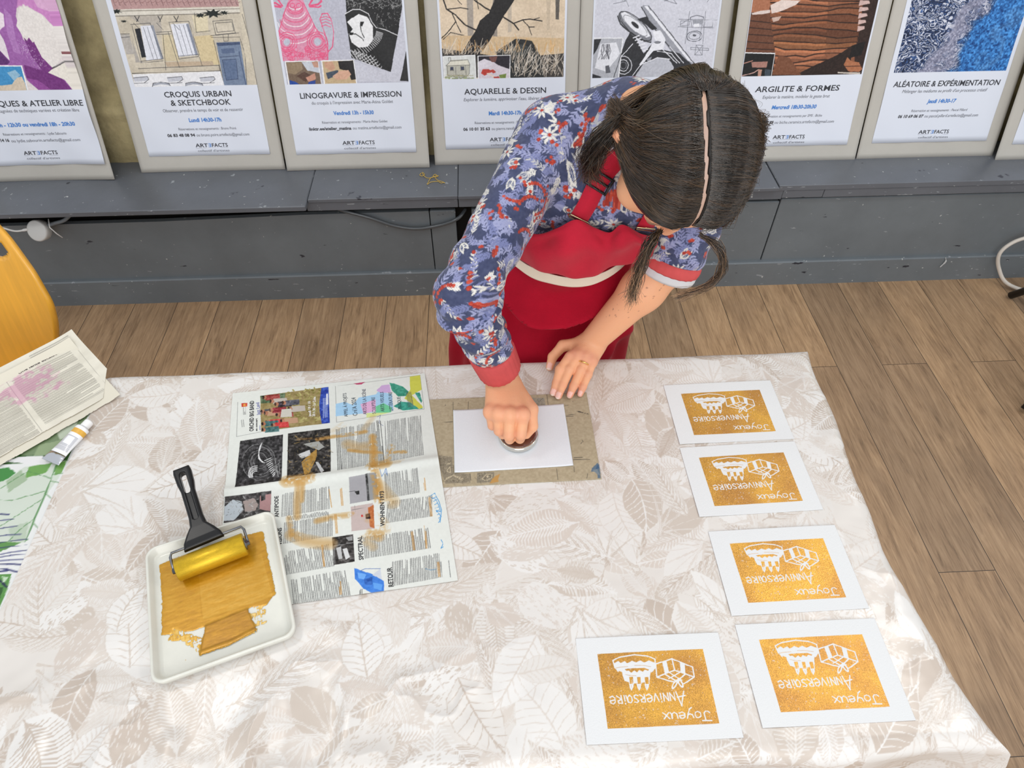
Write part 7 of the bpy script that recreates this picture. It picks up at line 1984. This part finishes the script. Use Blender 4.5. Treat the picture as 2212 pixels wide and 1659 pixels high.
vT = np.where(top, P[:, 1] * 1000, vT)
uF = np.where(bend, (P - RE) @ f1 * 1000, uF)
vF = np.where(bend, (P - RE) @ f2 * 1000, vF)
dmin = np.where(bend, 1, dmin)
uu = np.choose(dmin, [uU + 30, uF + 320, uL + 90, uT + 200])
vv = np.choose(dmin, [vU + 210, vF + 210, vL + 40, vT + 120])
sc = fp.sample(np.mod(uu, 420), np.mod(vv, 420))
M_SHIRT = mat('floral_cotton', rough=.8, attr=True, spec=.2, bump=.25, bscale=900, sheen=.15)
shirt_o = pmesh('shirt', sv, sq, M_SHIRT, col=sc)

M_CORAL = mat('coral_ribbing', (202, 84, 84), .85, var=.08, vscale=40, spec=.15)
M_LINING = mat('pale_lining', (206, 204, 206), .9)
def sleeve_ring(name, A, B, prof, m, n=72, rib=.0006, shear=(0, 0, 0)):
    d = Vector(B) - Vector(A)
    L = d.length
    rings = []
    for t, r in prof:
        rings.append([((r + rib * math.cos(i * 6.2832 / n * 24)) * math.cos(i * 6.2832 / n), (r + rib * math.cos(i * 6.2832 / n * 24)) * math.sin(i * 6.2832 / n), t * L + .0) for i in range(n)])
    return pmesh(name, *turn(loft(rings, True, (False, False)), along(A, B)), m, shirt_o)
C0, C1 = RE + (RW - RE) * .65, RE + (RW - RE) * .915
sleeve_ring('cuff', C0, C1, [(.0, .036), (.02, .0395), (.08, .0405), (.4, .0398), (.8, .0388), (.97, .0385), (1.0, .0370), (.9, .0355), (.5, .034)], M_CORAL)
e1 = LS + (LE - LS) * 1.22
sleeve_ring('cuff', LS + (LE - LS) * .80, e1, [(.42, .051), (.47, .0545), (.55, .0555), (.63, .0550), (.67, .0530), (.6, .049)], M_CORAL)
sleeve_ring('cuff_lining', LS + (LE - LS) * .80, e1, [(.58, .0515), (.66, .0530), (.78, .0535), (.84, .0520), (.80, .047), (.7, .044)], M_LINING, rib=.0003)

# ------------------------------------------------------------------ apron
M_RED = mat('crimson_canvas', (168, 8, 38), .82, var=.16, vscale=9, spec=.15, bump=.2, bscale=800, sheen=.1)
M_REDLT = mat('paler_crimson_canvas', (192, 34, 56), .82, var=.14, vscale=10, spec=.15, bump=.2, bscale=800, sheen=.1)  # bib and straps, a paler red than the skirt
M_TAPE = mat('cream_tape', (222, 210, 190), .85, bump=.3, bscale=500)
def fold_field(th, z):
    """swags under the waist and long vertical folds lower down"""
    c = np.cos(th - math.radians(-90))
    u = (z - .93)
    v = u + .085 * np.clip(c, 0, 1) ** 3 + .010 * np.sin(th * 3)
    sw = .034 * (1 - np.abs(np.sin(v * 27 + .5)) * 2) * np.exp(-((u + .14) / .10) ** 2) * np.clip(c * 1.3, 0, 1)
    return sw + .007 * np.sin(th * 9 + u * 9) * np.clip(-u / .2, 0, 1) + .004 * np.sin(th * 17 + 1) * np.clip(-u / .3, 0, 1)
zs_ = np.concatenate([np.linspace(.935, .60, 90), np.linspace(.595, .36, 24)])
th_ = np.linspace(0, 2 * np.pi, 181)[:-1]
TH, ZZ = np.meshgrid(th_, zs_)
zz = [.36, .60, .72, .85, .91, .935]
cx_, cy_ = np.interp(ZZ, zz, [.060, .062, .068, .085, .100, .102]), np.interp(ZZ, zz, [1.16, 1.155, 1.15, 1.142, 1.135, 1.135])
hw_, hd_ = np.interp(ZZ, zz, [.212, .203, .196, .180, .150, .138]), np.interp(ZZ, zz, [.165, .160, .158, .152, .138, .125])
ff = fold_field(TH, ZZ)
sag = .022 * (np.clip(np.cos(TH + math.pi / 2), 0, 1) - .6) * np.clip((ZZ - .80) / .13, 0, 1)
SX = cx_ + (hw_ + ff) * np.cos(TH)
SY = cy_ + (hd_ + ff) * np.sin(TH)
SZ = ZZ - sag
Q = grid_faces(180, len(zs_))
i = np.arange(len(zs_) - 1) * 180
wrap = np.stack([i + 179, i, i + 180, i + 359], -1)
apron = pmesh('apron', np.stack([SX, SY, SZ], -1).reshape(-1, 3), np.vstack([Q, wrap]), M_RED)

def patch(net, nu, nv):
    """smooth sheet through a net of points"""
    rows = [smooth_path(r, 12) for r in net]
    A_ = np.array(rows)
    cols = [smooth_path(A_[:, j], 12) for j in range(A_.shape[1])]
    return np.array(cols)                                      # [u][v]
BIB = [[(.016, .985, 1.028), (.046, .965, 1.037), (.076, .95, 1.06), (.105, .945, 1.08), (.136, .945, 1.064), (.163, .95, 1.051), (.181, .945, 1.07), (.215, .95, 1.048), (.249, .96, 1.034)],
       [(.013, .985, 1.016), (.045, .96, 1.027), (.074, .942, 1.05), (.105, .935, 1.066), (.136, .935, 1.053), (.163, .94, 1.042), (.184, .935, 1.059), (.216, .94, 1.042), (.247, .955, 1.024)],
       [(.007, .995, .991), (.037, .965, .998), (.07, .945, 1.011), (.105, .937, 1.02), (.138, .937, 1.017), (.166, .942, 1.015), (.192, .94, 1.025), (.222, .948, 1.017), (.245, .962, 1.004)],
       [(-.005, 1.015, .959), (.028, .988, .955), (.063, .972, .95), (.095, .965, .946), (.125, .965, .946), (.154, .968, .953), (.183, .972, .964), (.215, .975, .973), (.24, .975, .98)],
       [(.0, 1.03, .954), (.031, 1.02, .938), (.067, 1.01, .929), (.099, 1.0, .927), (.129, 1.0, .926), (.157, 1.0, .935), (.185, 1.0, .948), (.215, .995, .962), (.24, .99, .972)]]
def cloth_patch(name, net, m, parent, th=.0014, wr=.0):
    G = patch(net, 0, 0)
    du, dv = np.gradient(G, axis=0), np.gradient(G, axis=1)
    n = np.cross(dv, du)
    n /= np.linalg.norm(n, axis=-1, keepdims=True) + 1e-9
    if (n[..., 1].mean()) > 0:
        n = -n
    nu, nv = G.shape[0], G.shape[1]
    if wr:
        a, b = np.meshgrid(np.linspace(0, 1, nu), np.linspace(0, 1, nv), indexing='ij')
        w = wr * (np.sin(a * 17 + b * 6) * .6 + np.sin(a * 31 - b * 9 + 2) * .35 + np.sin(b * 14 + a * 4) * .5) * np.sin(np.pi * np.clip(b, 0, 1)) ** .7
        G = G + n * w[..., None]
    f, r = (G + n * th / 2).reshape(-1, 3), (G - n * th / 2).reshape(-1, 3)
    F = grid_faces(nv, nu)
    idx = np.arange(nu * nv).reshape(nu, nv)
    rim = np.concatenate([idx[0, :], idx[1:, -1], idx[-1, -2::-1], idx[-2:0:-1, 0]])
    n0 = len(f)
    side = np.stack([rim, rim + n0, np.roll(rim, -1) + n0, np.roll(rim, -1)], -1)
    return pmesh(name, np.vstack([f, r]), np.vstack([F, F[:, ::-1] + n0, side]), m, parent)
cloth_patch('bib', BIB, M_REDLT, apron, .0016, .0055)
TAPE = [[(-.02, 1.075, .940), (-.007, 1.045, .945), (.003, 1.03, .946), (.029, 1.012, .937), (.063, 1.0, .929), (.102, .995, .922), (.133, .995, .922), (.166, 1.0, .929), (.194, 1.015, .935), (.214, 1.04, .929), (.225, 1.07, .925)],
        [(-.03, 1.075, .926), (-.014, 1.045, .932), (-.002, 1.03, .929), (.036, 1.01, .910), (.072, .998, .905), (.111, .993, .901), (.145, .993, .905), (.175, 1.0, .915), (.199, 1.014, .924), (.217, 1.04, .923), (.228, 1.07, .918)]]
TAPE = [[(x, y - .006, z + .001) for x, y, z in r] for r in TAPE]
cloth_patch('waist_tape', TAPE, M_TAPE, apron, .0016)

def ribbon(name, pts, w, m, parent, off=.005, th=.0016, side=(1, 0, 0)):
    """strap following the shirt"""
    C = shirt_body.onto(smooth_path(pts, 10), off)
    G = shirt_body.grad(C)
    T = np.gradient(C, axis=0)
    T /= np.linalg.norm(T, axis=1)[:, None]
    S = np.cross(T, G)
    S /= np.linalg.norm(S, axis=1)[:, None]
    rings = [[tuple(c - s * w / 2 + g * th), tuple(c + s * w / 2 + g * th), tuple(c + s * w / 2), tuple(c - s * w / 2)] for c, s, g in zip(C, S, G)]
    return pmesh(name, *loft(rings), m, parent), C, S, G, T
strap_pts = [(.106, .945, 1.070), (.120, .945, 1.105), (.136, .950, 1.145), (.160, .960, 1.176), (.182, .972, 1.198), (.206, .985, 1.206), (.222, .995, 1.205)]
st, SC, SS, SG, ST = ribbon('strap', strap_pts, .030, M_REDLT, apron)
st2, SC2, SS2, SG2, ST2 = ribbon('strap', [(.222, .955, 1.048), (.232, .955, 1.09), (.240, .965, 1.14), (.246, .99, 1.19), (.25, 1.05, 1.225)], .030, M_REDLT, apron)
M_BUCKLE = mat('black_buckle', (26, 26, 30), .3)
k = 20
c, s, g, t = SC[k], SS[k], SG[k], ST[k]
def fr_pt(a, b, h=.003):
    return tuple(c + s * a + t * b + g * h)
bk = merge([tube([fr_pt(-.020, b), fr_pt(.020, b)], .0022, 8) for b in (-.012, .0, .012)] + [tube([fr_pt(a, -.014), fr_pt(a, .014)], .0022, 8) for a in (-.019, .019)])
pmesh('buckle', *bk, M_BUCKLE, apron)
M_WIRE = mat('brass_wire', (206, 190, 150), .25, 1.0)
for (C_, S_, G_, T_s) in ((SC, SS, SG, ST), (SC2, SS2, SG2, ST2)):
    c, s, g, t = C_[1], S_[1], G_[1], T_s[1]
    loop = [c + s * a + t * b + g * .003 for a, b in ((-.017, -.003), (.017, -.003), (.0175, .0), (.016, .003), (-.016, .003), (-.0175, .0), (-.017, -.003))]
    pmesh('wire_loop', *tube([tuple(q + (0, -.003, 0)) for q in loop], .0013, 8), M_WIRE, apron)

# trousers and shoes, out of sight behind the table
M_JEANS = mat('dark_denim', (52, 58, 74), .85, bump=.3, bscale=500)
M_SHOE = mat('dark_leather', (40, 36, 34), .5)
trousers = pmesh('trousers', *merge([tube([(x0, 1.18, .86), (x1, 1.17, .50), (x2, 1.19, .085)], [.105, .080, .062], 24) for x0, x1, x2 in ((.0, -.03, -.045), (.125, .16, .175))]), M_JEANS)
for x in (-.045, .175):
    pmesh('shoe', *loft([[(x + w * math.cos(a), y + 0 * a, max(.0, .042 + h * math.sin(a))) for a in np.linspace(0, 2 * np.pi, 20, endpoint=False)] for y, w, h in ((1.25, .025, .03), (1.235, .036, .055), (1.19, .040, .062), (1.12, .044, .045), (1.05, .045, .036), (1.01, .036, .030), (.99, .018, .02))]), M_SHOE)

# ------------------------------------------------------------------ hair
def part_x(f):
    """where the parting runs on the crown"""
    return .002 + .007 * np.sin(f * 24 + .4)
hair = Shape()
def cap_fn(P):
    q = (P - HC) @ HR.T
    x, f, u = q[..., 0], q[..., 1], q[..., 2]
    dp = np.abs(x - part_x(f))
    swell = np.where(dp < .0016, -.004, .0125 * np.clip((dp - .0008) / .05, 0, 1) ** .6)
    rx = .074 + swell
    r = np.stack([rx, .094 + swell * .8, .090 + swell], -1)
    w = np.stack([x, f + .010, u - .020], -1)
    k0 = np.linalg.norm(w / r, axis=-1)
    k1 = np.linalg.norm(w / (r * r), axis=-1)
    d = k0 * (k0 - 1) / np.maximum(k1, 1e-6)
    lim = np.interp(f, [-.1, -.03, .03, .075, .11], [-.075, -.045, .010, .062, .075])
    return np.maximum(d, lim - u)
hair.add(cap_fn, HC - .15, HC + .15, .01)
M_HAIR = mat('dark_brown_hair', (28, 21, 15), .42, spec=.55, var=.3, vscale=60)
M_STRAND = mat('hair_strands', (62, 46, 32), .30, spec=.8, attr=True)
hv_, hq_ = hair.mesh(HC - .14, HC + .14, .0025)
hair_o = pmesh('hair', hv_, hq_, M_HAIR)

def surf(x, f, u, lift=0.0):
    """push a direction out to the hair surface"""
    c = np.array([0, -.010, .020])
    w = np.stack([x, f, u], -1) - c
    r = np.array([.0875, .1065, .1045])
    n = np.linalg.norm(w / r, axis=-1, keepdims=True)
    return c + w / n * (1 + lift)
def strands(n, seed, root, tip, mids, rad, jit, col):
    """n thin tubes; root, tip and inner controls are functions of a parameter in 0..1 giving local head points"""
    rs = np.random.RandomState(seed)
    m = 15
    t = np.linspace(0, 1, m)
    out = []
    A = rs.rand(n)
    for a in A:
        ctr = [root(a, rs)] + [f(a, rs) for f in mids] + [tip(a, rs)]
        c = np.array(ctr)
        sp = smooth_path(c, 6)
        s = np.linspace(0, len(sp) - 1, m)
        i = np.minimum(s.astype(int), len(sp) - 2)
        q = sp[i] + (sp[i + 1] - sp[i]) * (s - i)[:, None]
        w = rs.randn(3) * jit
        q = q + w * np.sin(t * (2 + rs.rand() * 3) + rs.rand() * 6)[:, None] * t[:, None]
        out.append(q)
    out = np.array(out)                                        # n, m, 3 (head space)
    Wd = HC + out @ HR
    T = np.gradient(Wd, axis=1)
    T /= np.linalg.norm(T, axis=2, keepdims=True) + 1e-9
    B1 = np.cross(T, np.array([.31, .52, .79]))
    B1 /= np.linalg.norm(B1, axis=2, keepdims=True)
    B2 = np.cross(T, B1)
    R = rad * (1 - .55 * t ** 2)[None, :, None] * (.7 + .6 * rs.rand(n))[:, None, None]
    V = np.stack([Wd + R * (B1 * math.cos(w) + B2 * math.sin(w)) for w in (0, 2.094, 4.189)], 2)     # n, m, 3, 3
    base = (np.arange(n)[:, None] * m + np.arange(m - 1)[None, :]) * 3
    F = []
    for k in range(3):
        k2 = (k + 1) % 3
        F.append(np.stack([base + k, base + k2, base + 3 + k2, base + 3 + k], -1).reshape(-1, 4))
    sh = ((.6 + .8 * rs.rand(n)) * (1 + .38 * np.sin(A * 41 + 3 * np.sin(A * 97))))[:, None] * np.array(col)[None, :]
    tipc = 1 + .7 * t[None, :, None] ** 2
    Cc = np.repeat((sh[:, None, :] * tipc)[:, :, None, :], 3, 2)
    return V.reshape(-1, 3), np.concatenate(F), lin(np.clip(Cc, 0, 255)).reshape(-1, 3)

def lay(name, sets):
    V, F, Cc, n = [], [], [], 0
    for v, f, c in sets:
        V.append(v)
        F.append(f + n)
        Cc.append(c)
        n += len(v)
    return pmesh(name, np.vstack(V), np.vstack(F), M_STRAND, hair_o, col=np.vstack(Cc))
BRN = (46, 34, 23)
def crown(a):
    """from the whorl at the back over the crown to the forehead"""
    f = -.100 + .173 * a
    return f, .104 * math.sqrt(max(.05, 1 - (f / .104) ** 2))
def root_near(sign, gap=.0035):
    def fn(a, rs):
        f, u = crown(a)
        f = f + rs.randn() * .003
        x = float(part_x(np.array(f))) + sign * (gap + abs(rs.randn()) * .0025)
        return surf(np.array(x), np.array(f), np.array(u), -.085)
    return fn
# her ear side: combed from the parting down behind the ear
def ear_mid(s):
    def fn(a, rs):
        f, u = crown(a)
        x = -.088 * s + rs.randn() * .002
        ff_ = f * (1 - s * .62) + (-.030) * s * .62 + .010 * math.sin(s * 3.14) * (a - .2) + rs.randn() * .0025
        uu_ = u * math.sqrt(max(.03, 1 - (s * .99) ** 2))
        return surf(np.array(x), np.array(ff_), np.array(uu_ + .004), .012 + .012 * rs.rand())
    return fn
def ear_tip(a, rs):
    return np.array((-.100 - .010 * rs.rand(), -.058 + .014 * (a - .4) + rs.randn() * .006, -.020 + rs.randn() * .008))
sets = [strands(3000, 1, root_near(-1), ear_tip, [ear_mid(.3), ear_mid(.62), ear_mid(.9)], .00042, .0022, BRN)]
# the bunch behind the ear, falling forward over the shoulder
sets.append(strands(700, 5, lambda a, rs: np.array((-.088 - .012 * rs.rand(), -.062 + .02 * a, .0 + rs.randn() * .012)),
                    lambda a, rs: np.array((-.118 + .018 * rs.randn() * .6, .020 + .042 * rs.rand(), -.080 + .03 * rs.randn() * .6)),
                    [lambda a, rs: np.array((-.116 + rs.randn() * .008, -.026 + .02 * a, -.012 + rs.randn() * .01)), lambda a, rs: np.array((-.124 + rs.randn() * .008, .006 + .026 * a, -.048 + rs.randn() * .012))], .00042, .004, BRN))
# the other side: falls over the cheek towards the floor
def far_mid(s):
    def fn(a, rs):
        f, u = crown(a)
        x = .016 + .088 * s + rs.randn() * .0025
        ff_ = f + s * s * .024 * (1.2 - a) + rs.randn() * .003
        uu_ = u * math.sqrt(max(.02, 1 - (s * .985) ** 2))
        return surf(np.array(x), np.array(ff_ * (1 - .1 * s)), np.array(uu_), .010 + .055 * s + .02 * s * rs.rand())
    return fn
def far_tip(a, rs):
    return np.array((.098 - .040 * a ** 3 + .003 * rs.randn(), -.055 + .160 * a + .012 * a ** 3 + rs.randn() * .006, -.078 + .016 * rs.randn()))
sets.append(strands(3200, 2, root_near(1), far_tip, [far_mid(.3), far_mid(.65), far_mid(.95), lambda a, rs: np.array((.106 - .026 * a ** 3 + rs.randn() * .004, -.055 + .148 * a + rs.randn() * .005, -.022 + rs.randn() * .008))], .00042, .0016, BRN))
# back of the head
def back_tip(a, rs):
    w = -1.35 + 2.7 * a
    if a < .5:                                                  # gathered with the bunch behind the ear
        return np.array((-.104 + rs.randn() * .005, -.040 + rs.randn() * .008, -.030 + rs.randn() * .010))
    return np.array((.092 * math.sin(w), -.070 - .028 * math.cos(w) + rs.randn() * .004, -.070 + rs.randn() * .012))
sets.append(strands(1700, 3, lambda a, rs: surf(np.array(.07 * (a - .5) + rs.randn() * .006), np.array(-.098 + rs.randn() * .004), np.array(.058), -.09), back_tip,
                    [lambda a, rs: surf(np.array(.055 * math.sin(-1.35 + 2.7 * a)), np.array(-.095 + .02 * abs(a - .5)), np.array(.045), .012 + .01 * rs.rand()), lambda a, rs: surf(np.array(.088 * math.sin(-1.35 + 2.7 * a)), np.array(-.098), np.array(-.005), .022 + .015 * rs.rand())], .00042, .003, BRN))
lay('hair_strands', sets)
# two loose locks over the forehead and flyaway hairs
def lock(n, seed, pts, spread, col, rad=.0004):
    P_ = [np.array(p) for p in pts]
    return strands(n, seed, lambda a, rs: P_[0] + rs.randn(3) * spread * .5, lambda a, rs: P_[-1] + rs.randn(3) * spread * (1.0 + rs.rand()),
                   [lambda a, rs, p=p: p + rs.randn(3) * spread for p in P_[1:-1]], rad, .003, col)
LIGHT = (78, 61, 46)
def hang(root, *steps):
    p = hd_pt(*root)
    return [(np.array(q) - HC) @ HR.T for q in [p] + [p + np.array(d) for d in steps]]
lay('loose_lock', [lock(170, 11, hang((-.030, .084, .056), (-.014, -.018, -.006), (-.022, -.020, -.040), (-.026, -.016, -.080), (-.026, -.010, -.118)), .0040, LIGHT)])
lay('loose_lock', [lock(84, 12, hang((.026, .086, .060), (.024, -.018, -.010), (.036, -.018, -.045), (.024, -.012, -.082), (-.012, -.004, -.108)), .0034, LIGHT)])
lay('flyaway_hair', [strands(46, 13, root_near(-1, .01), lambda a, rs: ear_tip(a, rs) + np.array((-.012 * rs.rand(), .01, 0)), [lambda a, rs: ear_mid(.5)(a, rs) * (1.02 + .03 * rs.rand())], .00016, .01, (72, 58, 44)),
                     strands(40, 14, root_near(1, .01), lambda a, rs: far_tip(a, rs) * 1.08, [lambda a, rs: far_mid(.5)(a, rs) * (1.02 + .04 * rs.rand())], .00016, .012, (76, 60, 44))])
